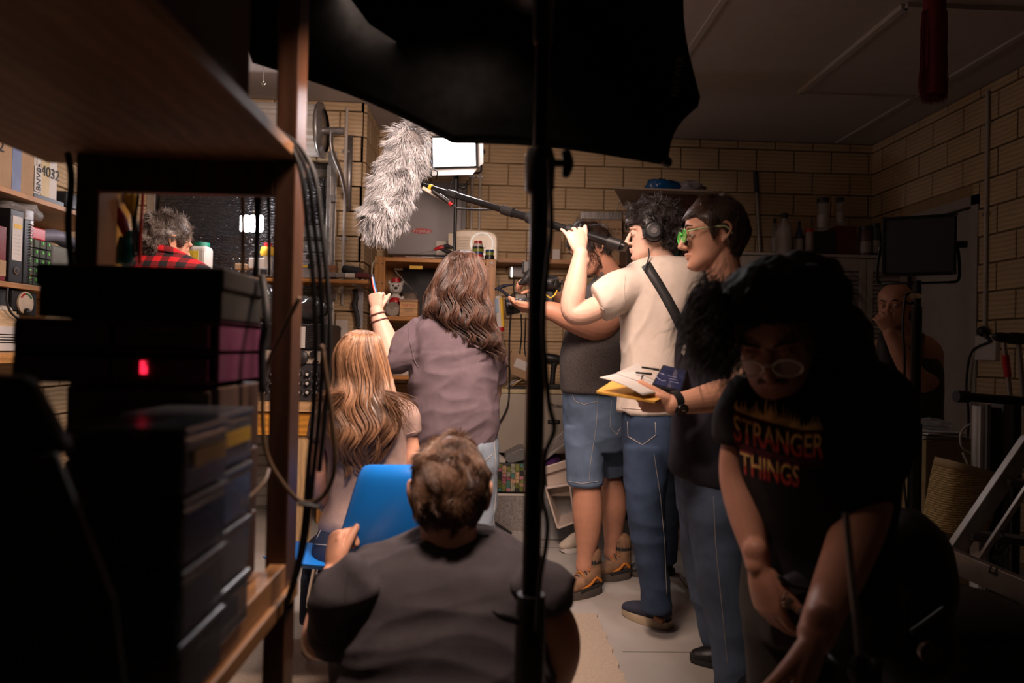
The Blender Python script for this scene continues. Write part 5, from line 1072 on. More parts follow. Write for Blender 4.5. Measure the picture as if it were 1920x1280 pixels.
cable('cable', [at(492, 520, 1.25), at(498, 560, 1.22), at(500, 600, 1.2), at(492, 650, 1.2), at(492, 730, 1.2)], .007, m_blk2, 'black cable drooping beside the black lidded box')
# big cable bundle over the right post
for i, (dx, rr_) in enumerate(((0, .0048), (13, .0045), (26, .0048))):
    cable('cable', [at(505+dx*.3, 236+dx*.2, 1.30), at(545+dx*.6, 275, 1.27), at(566+dx*.9, 330, 1.26), at(577+dx, 430, 1.26), at(587+dx, 520, 1.26), at(592+dx, 640, 1.26), at(588+dx*.9, 760, 1.26), at(578+dx*.8, 880, 1.26), at(568+dx*.5, 1000, 1.26), at(552+dx*.3, 1080, 1.26), at(530+dx*.2, 1150, 1.26)][: 11 if i < 2 else 8], rr_, m_blk2, ('leftmost', 'middle', 'rightmost')[i]+' of three thick black cables hanging over the rack post')
m_bc = col('beige_cord', (.20, .13, .08), .4)
cable('cable', [at(560, 560, 1.24), at(530, 620, 1.24), at(500, 690, 1.24), at(492, 770, 1.24), at(500, 850, 1.24), at(530, 905, 1.24), at(565, 940, 1.24), at(600, 935, 1.24), at(622, 900, 1.24), at(628, 850, 1.24), at(622, 780, 1.24), at(612, 710, 1.24), at(604, 650, 1.24)], .0042, m_bc, 'brown grey cord looping below the cable bundle')
t = thing('cable_tie', at(572, 945, 1.24), 'little black strap tying the cables together', 'strap'); MB().tube([at(560, 943, 1.23), at(600, 950, 1.23)], [(.004, .010)]*2, 10).build('band', m_blk2, t)
cable('cable', [at(440, 955, 1.05), at(470, 930, 1.1), at(496, 902, 1.15), at(504, 880, 1.2)], .003, m_bc, 'thin wire running along the lowest drawer box')
# ================================================================ dark right side clutter
m_alu = mat('ladder_alu', (.42, .38, .35), .35, .7, var=.1)
# ladder
t = thing('step_ladder', atZ(1800, 1000, 0), 'aluminium ladder leaning across the lower right corner', 'ladder')
a, b = at(1785, 1040, 2.3), at(1955, 790, 2.3); MB().bar(a, b, .03, .055, V(1,0,.5)).build('stile', m_alu, t, bev=.003)
a2, b2 = at(1775, 1045, 2.2), at(1960, 1125, 1.95); MB().bar(a2, b2, .03, .075, V(0,0,1)).build('stile', m_alu, t, bev=.003)
a3, b3 = at(1835, 1050, 2.25), at(1935, 900, 2.2); MB().bar(a3, b3, .012, .02, V(1,0,.5)).build('brace', m_alu, t, bev=.002)
for k in (.15, .55, .9): q = a.lerp(b, k); MB().bar(q, q+V(.35, .0, -.03), .07, .025).build('rung', col('tread_dark', (.10, .08, .07), .5), t, bev=.003)
for k in (.72, .78): q = a.lerp(b, k)+V(-.016,-.016,0); MB().cyl(q, q+V(-.004,-.006,0), .009, n=12).build('rivet', m_chrome, t)
text('lettering', 'EASY', .065, face_cam(at(1878, 1038, 2.05)) @ Matrix.Rotation(R(75), 4, 'Z'), col('logo_grey', (.10,.09,.09)), t)
# woven basket, files, papers
q = at(1800, 942, 2.62); RBk = Matrix.Rotation(R(14), 3, 'Y'); t = thing('woven_basket', q, 'tan woven basket tilted behind the ladder', 'basket')
m_wov = mat('woven_straw', (.50, .34, .13), .8, var=.3, vs=90, wave=('Z', 35, 3, 3, .35), bump=.8)
c = MB(); rs_ = []
for h, rx, ry in ((-.12, .10, .08), (-.05, .105, .085), (.05, .11, .09), (.115, .112, .092)):
    rs_.append((h, rx, ry))
vs = []; nn = 28
for h, rx, ry in rs_:
    for j in range(nn): a = 2*math.pi*j/nn; vs.append(q + RBk @ V(math.copysign(abs(math.cos(a))**.6, math.cos(a))*rx, math.copysign(abs(math.sin(a))**.6, math.sin(a))*ry, h))
c.add(vs, [(i*nn+j, i*nn+(j+1)%nn, (i+1)*nn+(j+1)%nn, (i+1)*nn+j) for i in range(3) for j in range(nn)]+[tuple(range(nn-1,-1,-1))]); c.build('weave', m_wov, t, 'auto')
c = MB(); c.add([p for p in vs[-nn:]] + [p + RBk @ V(0,0,.035) for p in vs[-nn:]], [(j, (j+1)%nn, (j+1)%nn+nn, j+nn) for j in range(nn)]); o = c.build('rim_band', col('straw_plain', (.40, .27, .13), .8), t, True); s_ = o.modifiers.new('s', 'SOLIDIFY'); s_.thickness = .006
x0_, x1_, y0_, y1_, z0_, z1_ = pb(1736, 826, 1842, 880, 2.95, .35); t = thing('ochre_carton', (x0_, y0_, z0_), 'dull ochre carton holding papers beyond the ladder', 'box'); MB().box(x0_, x1_, y0_, y1_, 0, z1_).build('carton', col('ochre_card', (.26, .18, .08), .8), t, bev=.003)
random.seed(3)
for i in range(5): tag(MB().cbox(V((x0_+x1_)/2+random.uniform(-.02, .02)-.02, y0_+.12, z1_+.005+.007*i), .20, .2, .005, Matrix.Rotation(random.uniform(-.3, .3), 3, 'Z')).build('paper_sheet', m_paper), 'loose sheet in the paper pile on the ochre carton', 'paper', 'papers on the ochre carton')
bag('plastic_bag', V((x0_+x1_)/2-.02, y0_+.12, z1_+.062), (.08, .08, .025), 'crumpled clear bag on the papers of the ochre carton', m_clear, 8)
x0_, x1_, y0_, y1_, z0_, z1_ = pb(1838, 762, 1848, 890, 2.6, .05)
tag(MB().box(x0_, x1_, y0_, y1_, 0, z1_).build('white_folder', m_paper), 'tall white folder on edge beside the ochre carton', 'folder')
for i, (l, r, top) in enumerate(((1851, 1858, 758), (1861, 1878, 765), (1881, 1900, 755))):
    x0_, x1_, y0_, y1_, z0_, z1_ = pb(l, top, r, 890, 2.58+.02*i, .07); tag(MB().box(x0_, x1_, y0_, y1_, 0, z1_).build('grey_folder', col('file_grey', (.14, .13, .125), .6) if i != 1 else m_blk2), ('thin grey', 'thick black', 'right grey')[i]+' folder on edge under the black bar', 'folder')
# black bar / stand
t = thing('black_bar', at(1860, 748, 2.5), 'thick black horizontal bar with a rubber end at the right edge', 'bar'); a, b = at(1800, 743, 2.45), at(1990, 757, 2.45); MB().cyl(a, b, .017, n=16).build('tube', m_blackm, t, 'auto'); MB().cyl(a+V(-.015,0,0), a+V(.03,0,-.001), .022, n=16).build('rubber_end', m_blk2, t, 'auto')
q = a.lerp(b, .55); MB().cyl((q.x, q.y, 0), q, .018, n=12).build('upright', m_blackm, t)
# crutches
for i, (px, lb) in enumerate(((1882, 'left crutch with a red band leaning at the right edge'), (1910, 'right crutch of the pair leaning at the right edge'))):
    a, b = at(px, 640, 2.75), at(px+30-i*8, 900, 2.7); t = thing('crutch', b, lb, 'crutch'); MB().cyl(a, b, .010, n=12).build('shaft', m_alu, t, 'auto')
    MB().limb([a+V(-.03,0,.02), a+V(.0,0,.015), a+V(.07,0,.005)], [.018, .022, .018], 12, 4).build('arm_cuff', m_blk2, t, True)
    if i == 0: MB().cyl(a.lerp(b, .10), a.lerp(b, .26), .0135, n=12).build('red_band', m_red, t)
    for k in (.6, .7, .8): q = a.lerp(b, k)+V(-.009,-.008,0); MB().ball(q, .004, 8).build('height_button', m_chrome, t)
# plug and cables
p = atX(1842, 621, XR-.06); t = thing('power_plug', p, 'black plug in the wall with its cable at the right', 'plug'); MB().ball(p, (.03, .03, .032), 14).build('plug_body', m_black, t, True); MB().cyl(p+V(0,-.02,-.02), p+V(0,-.07,-.06), .014, .008).build('strain_relief', m_black, t, 'auto')
cable('cable', [p+V(0,-.07,-.06), atX(1822, 660, XR-.06), atX(1812, 720, XR-.06), atX(1816, 780, XR-.06), atX(1813, 850, XR-.06)], .007, m_blk2, 'black cable falling from the wall plug on the right')
cable('cable', [at(1822, 850, 2.9), at(1804, 838, 2.88), at(1802, 812, 2.87), at(1818, 796, 2.87), at(1832, 800, 2.87), at(1832, 840, 2.86), at(1824, 885, 2.84), at(1806, 850, 2.85)], .005, m_white, 'white cable looped over the ochre carton')
# black office bag heap / floor case bottom right
t = thing('black_backpack', at(1720, 1150, 1.5), 'black backpack with round badges hanging behind the long haired person', 'backpack')
c = MB(); c.ball(at(1700, 1085, 1.62), (.115, .10, .17), 18); c.ball(at(1690, 1190, 1.6), (.13, .10, .13), 18); me = remesh(c, .01, 6, .5, lambda p, n_: .008*nz(p, 12)); me.materials.append(m_blk2); link('bag_body', me, t, True)
for i, (px, py, r) in enumerate(((1695, 1117, .014), (1746, 1225, .024), (1640, 1145, .02))):
    q = at(px, py, 1.44); MB().cyl(q, q+V(0,.012,0), r, n=20).build('badge', col('badge_%d' % i, ((.12,.03,.03), (.10,.04,.02), (.13,.10,.09))[i], .3), t, 'auto')
MB().bar(at(1708, 1185, 1.44), at(1770, 1140, 1.44), .004, .010).build('zip', col('logo_grey', (.1,.09,.09)), t)
t = thing('black_stool', at(1700, 1250, 1.7), 'round black drum stool in the lower right corner', 'stool')
q = at(1760, 1240, 2.0); MB().lathe(V(q.x, q.y, 0), [(.22, 0), (.23, .02), (.22, .34), (.24, .36), (.235, .42)], 30).build('drum', m_blk2, t, 'auto'); MB().lathe(V(q.x, q.y, .42), [(.23, 0), (.22, .03), (.15, .045)], 30).build('cushion', m_blk2, t, True)
# metal rod in front of the long haired person
a, b = at(1586, 962, 1.0), at(1612, 1235, 1.0); t = thing('metal_rod', b, 'thin grey metal rod standing upright in front of the long haired person', 'rod'); MB().cyl(a, b, .0048, n=12).build('rod_shaft', col('rod_grey', (.30, .27, .25), .35, metal=.5), t, 'auto')
MB().lathe(b+V(0,0,-.03), [(.014, 0), (.016, .01), (.010, .035)], 14).build('socket', m_black, t, 'auto'); MB().cyl(V(b.x, b.y, 0), b, .010, n=12).build('lower_tube', m_black, t, 'auto'); q = b+V(-.015,0,.015); c = MB(); c.tube([b+V(math.cos(a_)*.030-.012, math.sin(a_)*.03, .0) for a_ in [2*math.pi*i/24 for i in range(25)]], .002, 8); c.build('ring', m_blackm, t, True)
# ================================================================ blue chair
t = thing('blue_chair', at(720, 1040, 2.2), 'blue moulded plastic chair gripped by the crouching man', 'chair')
m_chair = mat('chair_blue', (.010, .20, .72), .34, var=.06, vs=6, bump=.04, bs=300)
YA = 1.975
def shell(rows, name, th=.006, m=m_chair):
    n_ = len(rows[0]); vs = [p for r in rows for p in r]; fs = [(i*n_+j, i*n_+j+1, (i+1)*n_+j+1, (i+1)*n_+j) for i in range(len(rows)-1) for j in range(n_-1)]
    o = MB().add(vs, fs).build(name, m, t, True); s_ = o.modifiers.new('s', 'SOLIDIFY'); s_.thickness = th; s_.offset = 0; sb = o.modifiers.new('b', 'SUBSURF'); sb.levels = 1; sb.render_levels = 1; return o
rows = []
spec_ = [(870, 682, 880, .03), (885, 672, 886, .0), (910, 664, 890, -.01), (950, 652, 893, -.02), (990, 640, 896, -.02), (1020, 630, 896, -.02), (1050, 634, 888, -.01), (1072, 650, 870, .03)]
for py, l, r, dy in spec_:
    row = []
    for k in range(11):
        s_ = k/10*2-1; px = (l+r)/2+(r-l)/2*s_; Y = YA + dy + .085*(1-s_*s_)*(-.25) + (.0 if abs(s_) < .85 else .0)
        lean = (1050-py)/180*-.06; Y = YA+dy+lean+.05*s_*s_ + (.02 if abs(s_) > .95 else 0)
        row.append(at(px, py + 6*s_*0, Y))
    rows.append(row)
shell(rows, 'backrest')
rows = []
for i in range(9):
    f_ = i/8; row = []
    for k in range(11):
        s_ = k/10*2-1; x = at(720, 1040, 2.3).x + s_*.235 - .02; y = 2.12+f_*.42; z = .455 + .03*s_*s_*(1-f_*.4) - .012*math.sin(math.pi*f_) + (.04*(1-f_/.25) if f_ < .25 else 0) - (.03 if i == 8 else 0)
        x += -.10*(1-0) ; row.append(V(x, y, z))
    rows.append(row)
shell(rows, 'seat', .008)
xs_ = rows[4][5].x; c = MB()
for sx in (-1, 1):
    for y, dy in ((2.24, -.06), (2.56, .05)): MB().limb([V(xs_+sx*.15, y, .45), V(xs_+sx*.20, y+dy, .22), V(xs_+sx*.22, y+dy*1.3, .012)], [.011]*3, 10, 4).build('leg', m_chrome, t, True)
# loose canvas shoe behind
p = at(1072, 1008, 4.0); p.z = 0
def shoe(parent, heel, toe, wid, m_up, m_sole, h=.075, lab='shoe', hi=0, sole=.026, name='shoe', extra=None):
    heel = Vector(heel); toe = Vector(toe); d = (toe-heel); L_ = d.length; d.normalize(); r = d.cross(V(0,0,1)).normalized(); z0 = heel.z
    def prof(s): # width by length
        return wid*(.72+.28*math.sin(math.pi*min(1, s*1.15))) * (1 if s < .72 else math.sqrt(max(.03, 1-((s-.72)/.30)**2)))*(1 if s > .1 else math.sqrt(max(.2, 1-((.1-s)/.13)**2)))
    so = MB(); n_ = 22; vs = []; cols = 14
    for lay, (zz, k) in enumerate(((0, .97), (sole*.5, 1.03), (sole, 1.0))):
        ring = [heel+d*(L_*i/(cols-1))+r*prof(i/(cols-1))*k*.5 for i in range(cols)] + [heel+d*(L_*i/(cols-1))-r*prof(i/(cols-1))*k*.5 for i in range(cols-1, -1, -1)]
        vs += [p_+V(0,0,zz+(.010*max(0, (((p_-heel).dot(d)/L_)-.75)/.25)**2)) for p_ in ring]
    N_ = cols*2; fs = [(i*N_+j, i*N_+(j+1)%N_, (i+1)*N_+(j+1)%N_, (i+1)*N_+j) for i in range(2) for j in range(N_)] + [tuple(range(N_-1, -1, -1)), tuple(range(2*N_, 3*N_))]
    so.add(vs, fs); so.build('sole', m_sole, parent, 'auto')
    up = MB(); pts = [heel+d*L_*.12+V(0,0,sole+h*.5), heel+d*L_*.30+V(0,0,sole+h*.48), heel+d*L_*.55+V(0,0,sole+h*.30), heel+d*L_*.80+V(0,0,sole+h*.20), heel+d*L_*.92+V(0,0,sole+h*.14)]
    up.limb(pts, [(h*.62, wid*.34), (h*.60, wid*.40), (h*.48, wid*.45), (h*.36, wid*.43), (h*.26, wid*.33)], 18, 4, ref=V(0,0,1))
    if hi: up.limb([heel+d*L_*.20+V(0,0,sole+h*.5), heel+d*L_*.20+V(0,0,sole+h+hi)], [.048, .046], 16, 3)
    me = remesh(up, .006, 4)
    co = np.empty(len(me.vertices)*3, np.float32); me.vertices.foreach_get('co', co); co = co.reshape(-1, 3); co[:, 2] = np.maximum(co[:, 2], z0+sole*.9); me.vertices.foreach_set('co', co.ravel()); me.update()
    me.materials.append(m_up); link('upper', me, parent, True)
    return heel, d, r, L_
t = thing('canvas_shoe', p, 'pale canvas shoe on the floor behind the cameraman leg', 'shoe')
shoe(t, at(1088, 1012, 4.0).xy.to_3d()+V(0,0,.001), at(1052, 1006, 3.95).xy.to_3d()+V(0,0,.001), .09, m_card if 0 else col('canvas_beige', (.50, .42, .33), .9), m_paper)
# ================================================================ people
def skin(name, c): return mat(name, c, .48, var=.06, vs=30, bump=.06, bs=220, spec=.4)
m_skin = skin('skin', (.62, .32, .21)); m_skinp = skin('skin_pale', (.74, .47, .36)); m_skind = skin('skin_warm', (.52, .25, .16))
def fabric(name, c, var=.1): return mat(name, c, .88, var=var, vs=26, bump=.35, bs=420, spec=.25, sheen=.0)
def denim(name, c): return mat(name, c, .85, var=.28, vs=9, bump=.4, bs=500, spec=.25)
def fold(p, d, fa, fl, seed=0, sharp=2.6):
    """long soft creases running along direction d"""
    d = Vector(d).normalized(); al = p.dot(d); pr = p-d*al; w_ = noise.noise_vector(p*2.5+Vector((seed, 0, 0)))*.10
    v = 1-abs(noise.noise((pr+w_)*fa + d*al*fl + Vector((seed*1.3, seed, 0))))*sharp; return max(-.4, v)
def wrinkle(a=.006, sx=(5, 5, 9), seed=0, dirn=(1, 0, .3), a2=.002):
    k = (sum(sx)/3)
    def f(p, n_): return a*.75*(fold(p, dirn, k*1.15, k*.28, seed)+.5*fold(p, (dirn[0]*-1, dirn[1], .7), k*1.9, k*.4, seed+5)-.6) + a2*noise.noise(p*7)
    return f
def px2m(r, Y): return r*Y/1280
def chain(mb, spec, n=16, sub=4, ref=None, flat=None):
    """spec: (px, py, Y, radius_px[, radius2_px])"""
    pts = [at(s[0], s[1], s[2]) for s in spec]
    rad = [(px2m(s[3], s[2]), px2m(s[4] if len(s) > 4 else s[3], s[2])) for s in spec]
    mb.limb(pts, rad, n, sub, ref); return pts
def pring(py, l, r, Y, dep, tx=0, ty=0):
    p = at((l+r)/2, py, Y); hw = px2m((r-l)/2, Y); return (p.x, p.y, p.z, hw, dep, tx, ty)
def smoothrings(rs, k=3):
    P = [Vector(r) for r in [list(x)+[0]*(7-len(x)) for x in rs]]
    P = [P[0]] + P + [P[-1]]; out = []
    for i in range(1, len(P)-2):
        for q in range(k if i < len(P)-3 else k+1):
            t_ = q/k; out.append(tuple(.5*((2*P[i])+(P[i+1]-P[i-1])*t_+(2*P[i-1]-5*P[i]+4*P[i+1]-P[i+2])*t_*t_+(3*P[i]-P[i-1]-3*P[i+1]+P[i+2])*t_**3)))
    return out
def Vn(rs):
    return rs
Vector7 = None
def _v(x): return np.array(list(x)+[0.0]*(7-len(x)))
def smoothrings(rs, k=3):
    P = [_v(r) for r in rs]; P = [P[0]]+P+[P[-1]]; out = []
    for i in range(1, len(P)-2):
        for q in range(k if i < len(P)-3 else k+1):
            t_ = q/k; out.append(tuple(.5*((2*P[i])+(P[i+1]-P[i-1])*t_+(2*P[i-1]-5*P[i]+4*P[i+1]-P[i+2])*t_*t_+(3*P[i]-P[i-1]-3*P[i+1]+P[i+2])*t_**3)))
    return out
def head_frame(fwd, up=(0,0,1)):
    f = Vector(fwd).normalized(); u = Vector(up); u = (u-f*u.dot(f)).normalized(); r = f.cross(u)   # r = person's right
    return Matrix((r, f, u)).transposed()
HP = [(-.120, .070, .048, .012), (-.114, .083, .030, .028), (-.104, .090, .012, .040), (-.088, .091, -.015, .052), (-.068, .088, -.038, .059), (-.045, .086, -.062, .065), (-.020, .085, -.082, .071), (.003, .084, -.094, .075), (.025, .092, -.100, .077), (.048, .090, -.102, .079), (.072, .078, -.095, .072), (.092, .056, -.078, .058), (.107, .028, -.054, .040), (.117, .000, -.028, .018)]
def head(c, Rt, s=1.0, neck=None, nr=.056, lips=None, vox=.0032, jaw=1.0):
    """returns MB of a head with features (world space) to be joined to a body"""
    mb = MB(); W = lambda x, y, z: c + Rt @ (V(x, y, z)*s)
    rs = smoothrings([(0, (f+b)/2, z, w_*(jaw if z < -.04 else 1), (f-b)/2) for z, f, b, w_ in HP], 2); n_ = 32; vs = []
    for cx, cy, z, a, b, *_ in rs:
        for j in range(n_):
            t_ = 2*math.pi*j/n_; c_, s_ = math.cos(t_), math.sin(t_); e = 2.25 if z < .03 else 2.0
            x = math.copysign(abs(c_)**(2/e), c_)*a; y = cy+math.copysign(abs(s_)**(2/e), s_)*b
            if s_ > 0:
                for q in (-.031, .031): y -= .012*math.exp(-((x-q)/.017)**2-((z-.002)/.013)**2)
                y -= .006*math.exp(-((abs(x)-.055)/.02)**2-((z+.055)/.03)**2)
            vs.append(W(x, y, z))
    k = len(rs); mb.add(vs, [(i*n_+j, i*n_+(j+1)%n_, (i+1)*n_+(j+1)%n_, (i+1)*n_+j) for i in range(k-1) for j in range(n_)]+[tuple(range(n_-1,-1,-1)), tuple(range((k-1)*n_, k*n_))])
    mb.limb([W(0, .080, .022), W(0, .092, .004), W(0, .104, -.018), W(0, .113, -.034)], [.0065*s, .0075*s, .009*s, .0100*s], 12, 4)
    mb.ball(W(0, .106, -.037), .0105*s, 12); mb.ball(W(.011, .095, -.039), .0088*s, 10); mb.ball(W(-.011, .095, -.039), .0088*s, 10)
    for q in (-1, 1):
        mb.limb([W(q*.010, .086, .020), W(q*.030, .088, .026), W(q*.050, .074, .020)], [.006*s, .008*s, .006*s], 10, 3)      # brow
        mb.ball(W(q*.031, .073, .001), .0135*s, 12)
        # ear: rim and bowl
        E = [(.074, .004, .012), (.082, -.012, .026), (.085, -.028, .020), (.084, -.032, .002), (.080, -.020, -.020), (.075, -.006, -.032)]
        mb.limb([W(q*(x+.004), y, z) for x, y, z in E], [.0045*s, .0052*s, .0055*s, .0055*s, .0055*s, .0065*s], 10, 4)
        mb.limb([W(q*.074, -.010, .010), W(q*.077, -.016, -.012), W(q*.074, -.006, -.024)], [(.010*s, .005*s), (.010*s, .005*s), (.006*s, .005*s)], 10, 3)
    mb.limb([W(-.023, .084, -.066), W(-.008, .094, -.062), W(.008, .094, -.062), W(.023, .084, -.066)], [.003*s, .0055*s, .0055*s, .003*s], 10, 4)
    mb.limb([W(-.020, .084, -.071), W(0, .093, -.073), W(.020, .084, -.071)], [.003*s, .0065*s, .003*s], 10, 4)
    mb.ball(W(0, .080, -.101), (.017*s, .014*s, .013*s), 12)
    if neck:
        a = W(0, -.035, -.030); b = W(0, -.022, -.085); e = Vector(neck); mb.limb([a, b, b.lerp(e, .55), e], [(nr, nr), (nr*.98, nr*.98), (nr, nr), (nr*1.25, nr*1.2)], 20, 4)
    me = remesh(mb, vox, 4, .5)
    return me, W
def eyes(W, Rt, s, parent, iris=(.08, .05, .03), lid=0, sk=None):
    for q in (-1, 1):
        c = W(q*.031, .0765, .001); e = MB().ball(c, .0115*s, 14).build('eye', col('eye_white', (.7, .66, .62), .2), parent, True)
        d = (Rt @ V(0, .95, -.25)).normalized(); MB().ball(c+d*.0075*s, .0060*s, 12).build('iris', mat('iris', iris, .15), e, True)
        l = MB(); l.ball(c+(Rt @ V(0, .0002, .0048-lid*.008))*s, .0128*s, 14); l.build('eyelid', sk or m_skin, parent, True)
def brows(W, s, parent, m):
    for q in (-1, 1): l = MB(); l.limb([W(q*.013, .096, .024), W(q*.030, .097, .032), W(q*.048, .082, .027)], [.002*s, .0034*s, .002*s], 8, 4); l.build('eyebrow', m, parent, True)
def hand(mb, wr, d, n_, th, size=1.0, curl=(.5,.5,.5,.5), spread=.12, thumb=(.8, .5), tcurl=.3, wrist_r=.027):
    """wr wrist point; d to the knuckles; n_ palm normal; th: side the thumb is on"""
    d = Vector(d).normalized(); n_ = Vector(n_); n_ = (n_-d*n_.dot(d)).normalized(); s_ = d.cross(n_); s_ = s_ if s_.dot(Vector(th)) > 0 else -s_; z = size
    P = lambda a, b, c: wr + d*a*z + s_*b*z + n_*c*z
    mb.limb([P(-.03, 0, 0), P(.005, 0, 0), P(.035, .001, 0), P(.065, .001, .002), P(.088, 0, .003)], [(wrist_r*.8*z, wrist_r*z), (.018*z, .027*z), (.017*z, .036*z), (.0145*z, .041*z), (.011*z, .040*z)], 18, 4, ref=n_)
    for i, (b, L_, r) in enumerate(((.031, .074, .0090), (.0105, .082, .0092), (-.0105, .076, .0088), (-.030, .060, .0078))):
        sp = spread*(1.2-i*.85); dd = (d+s_*sp).normalized(); p = P(.082-abs(b-.010)*.18, b, .003); pts = [p-dd*.02*z, p]; rr = [r*z*1.05, r*z*1.08]
        ang = 0; cu = curl[i] if isinstance(curl, (tuple, list)) else curl
        for j, (f_, kc) in enumerate(((.46, .9), (.30, 1.15), (.24, .7))):
            ang += cu*kc; q = dd*math.cos(ang)+n_*math.sin(ang); p = p+q*L_*f_*z; pts.append(p); rr.append(r*z*(1.0, .92, .78)[j])
        mb.limb(pts, rr, 12, 3)
    t0 = P(.018, .018, .006); td = (d*thumb[1]+s_*thumb[0]+n_*tcurl*.6).normalized(); p1 = t0+td*.038*z; td2 = (td+d*.35+n_*tcurl*.5).normalized(); p2 = p1+td2*.034*z; td3 = (td2+d*.25+n_*tcurl*.5).normalized(); p3 = p2+td3*.026*z
    mb.limb([t0, p1, p2, p3], [.0150*z, .0125*z, .0105*z, .0085*z], 12, 4)
    return P
def arm_hand(spec, hargs, vox=.0036):
    spec = [tuple(list(q[:3])+[r_*k for r_ in q[3:]]) for q, k in zip(spec, [.70, .84]+[1]*20)]
    mb = MB(); pts = chain(mb, spec, 18, 5)
    if hargs: hand(mb, pts[-1], **hargs)
    return remesh(mb, vox, 4, .45), pts
def body_build(parent, meshes, mats, cores=()):
    mb = MB()
    for cspec in cores: chain(mb, cspec, 14, 3)     # trunk hidden under the clothes
    for me, mi in meshes: mesh_to(mb, me, mi)
    o = mb.build('body', mats, parent, True); return o
def cloth(name, parts, m, parent, vox=.008, it=8, disp=None):
    global FLAT
    FLAT = .12; mb = MB(); parts(mb); FLAT = 1.0
    d2 = (lambda p, n_: (disp(p, n_) if disp else 0)+.0045)
    me = remesh(mb, vox, it, .5, d2); me.materials.append(m); return link(name, me, parent, True)
def fib(n_):
    i = np.arange(n_)+.5; ph = np.arccos(1-2*i/n_); th = math.pi*(1+5**.5)*i; return np.stack([np.cos(th)*np.sin(ph), np.sin(th)*np.sin(ph), np.cos(ph)], 1)
def hairline(v, fr=.062, side=.005, back=-.075):
    """v: unit-ish local point; returns z above which hair grows"""
    a = abs(math.degrees(math.atan2(v[0], v[1])))     # 0 front, 180 back
    return float(np.interp(a, [0, 38, 58, 75, 92, 108, 130, 180], [fr, fr, .03, side-.02, side+.035, side-.02, back, back]))
def short_hair(W, Rt, s, parent, m, n_=3500, L_=.03, curl=.5, fr=.062, side=.005, back=-.07, lift=.5, flow=(0, .3, -.5), seed=0, wid=.0007, vol=.0, cl=18, k_=6, part=None, name='hair'):
    np.random.seed(seed); D = fib(int(n_*2.2)); R3 = (.0835+vol, .107+vol, .1085+vol); P = []; T_ = []
    cap = MB(); nn = 36; mm = 26; vs = []
    def surf(d):
        return V(d[0]*R3[0], -.006+d[1]*R3[1], .016+d[2]*R3[2])
    for i in range(mm+1):
        ph = math.pi*.76*i/mm
        for j in range(nn):
            th = 2*math.pi*j/nn; d = (math.sin(ph)*math.cos(th), math.sin(ph)*math.sin(th), math.cos(ph)); p = surf(d)
            hl = hairline(p, fr, side, back); k = 1.02 if p.z > hl else (1.02-min(.42, (hl-p.z)*18)); q = V(p.x*k, (p.y+.006)*k-.006, .016+(p.z-.016)*k)
            q += (q-V(0,0,.016)).normalized()*(.006*nz(q, 30*1.0, seed) if p.z > hl+.01 else 0); vs.append(W(*q))
    o = cap.add(vs, [(i*nn+j, i*nn+(j+1)%nn, (i+1)*nn+(j+1)%nn, (i+1)*nn+j) for i in range(mm) for j in range(nn)]).build(name+'_cap' if name != 'hair' else 'hair_cap', m, parent, True)
    a = o.data.attributes.new('tint', 'FLOAT', 'POINT')
    fl = Vector(flow)
    for d in D:
        p = surf(d); hl = hairline(p, fr, side, back)
        if p.z < hl+np.random.rand()*.006: continue
        nrm = V(d[0]/R3[0], d[1]/R3[1], d[2]/R3[2]).normalized(); f2 = fl
        nv = noise.noise_vector(p*cl + V(seed, 0, 0)); tan = (fl + nv*curl*2.0); tan = tan - nrm*tan.dot(nrm)*.9
        dr = (nrm*lift + tan).normalized(); low = min(1, max(.22, (p.z-hl)/.05+.22)); Ls = L_*low*(.8+.4*np.random.rand()); row = []; q = p.copy()
        for k in range(k_):
            row.append(W(*q)); nv = noise.noise_vector(q*cl*1.3+V(0, seed, 0)); dr = (dr + nv*curl*.9 + V(0,0,-.10) + (V(*np.random.rand(3))-V(.5,.5,.5))*.12 - nrm*.16).normalized(); q = q+dr*Ls/(k_-1)
            rel = V(q.x/R3[0], (q.y+.006)/R3[1], (q.z-.016)/R3[2])
            if rel.length < 1.02: rel = rel*(1.025/rel.length); q = V(rel.x*R3[0], rel.y*R3[1]-.006, rel.z*R3[2]+.016)
        P.append([tuple(x) for x in row]); T_.append(min(1, max(0, .45+.6*nz(p, 24, seed)+np.random.randn()*.2)))
    o = strands(name, P, wid*s, m, parent, T_); return o
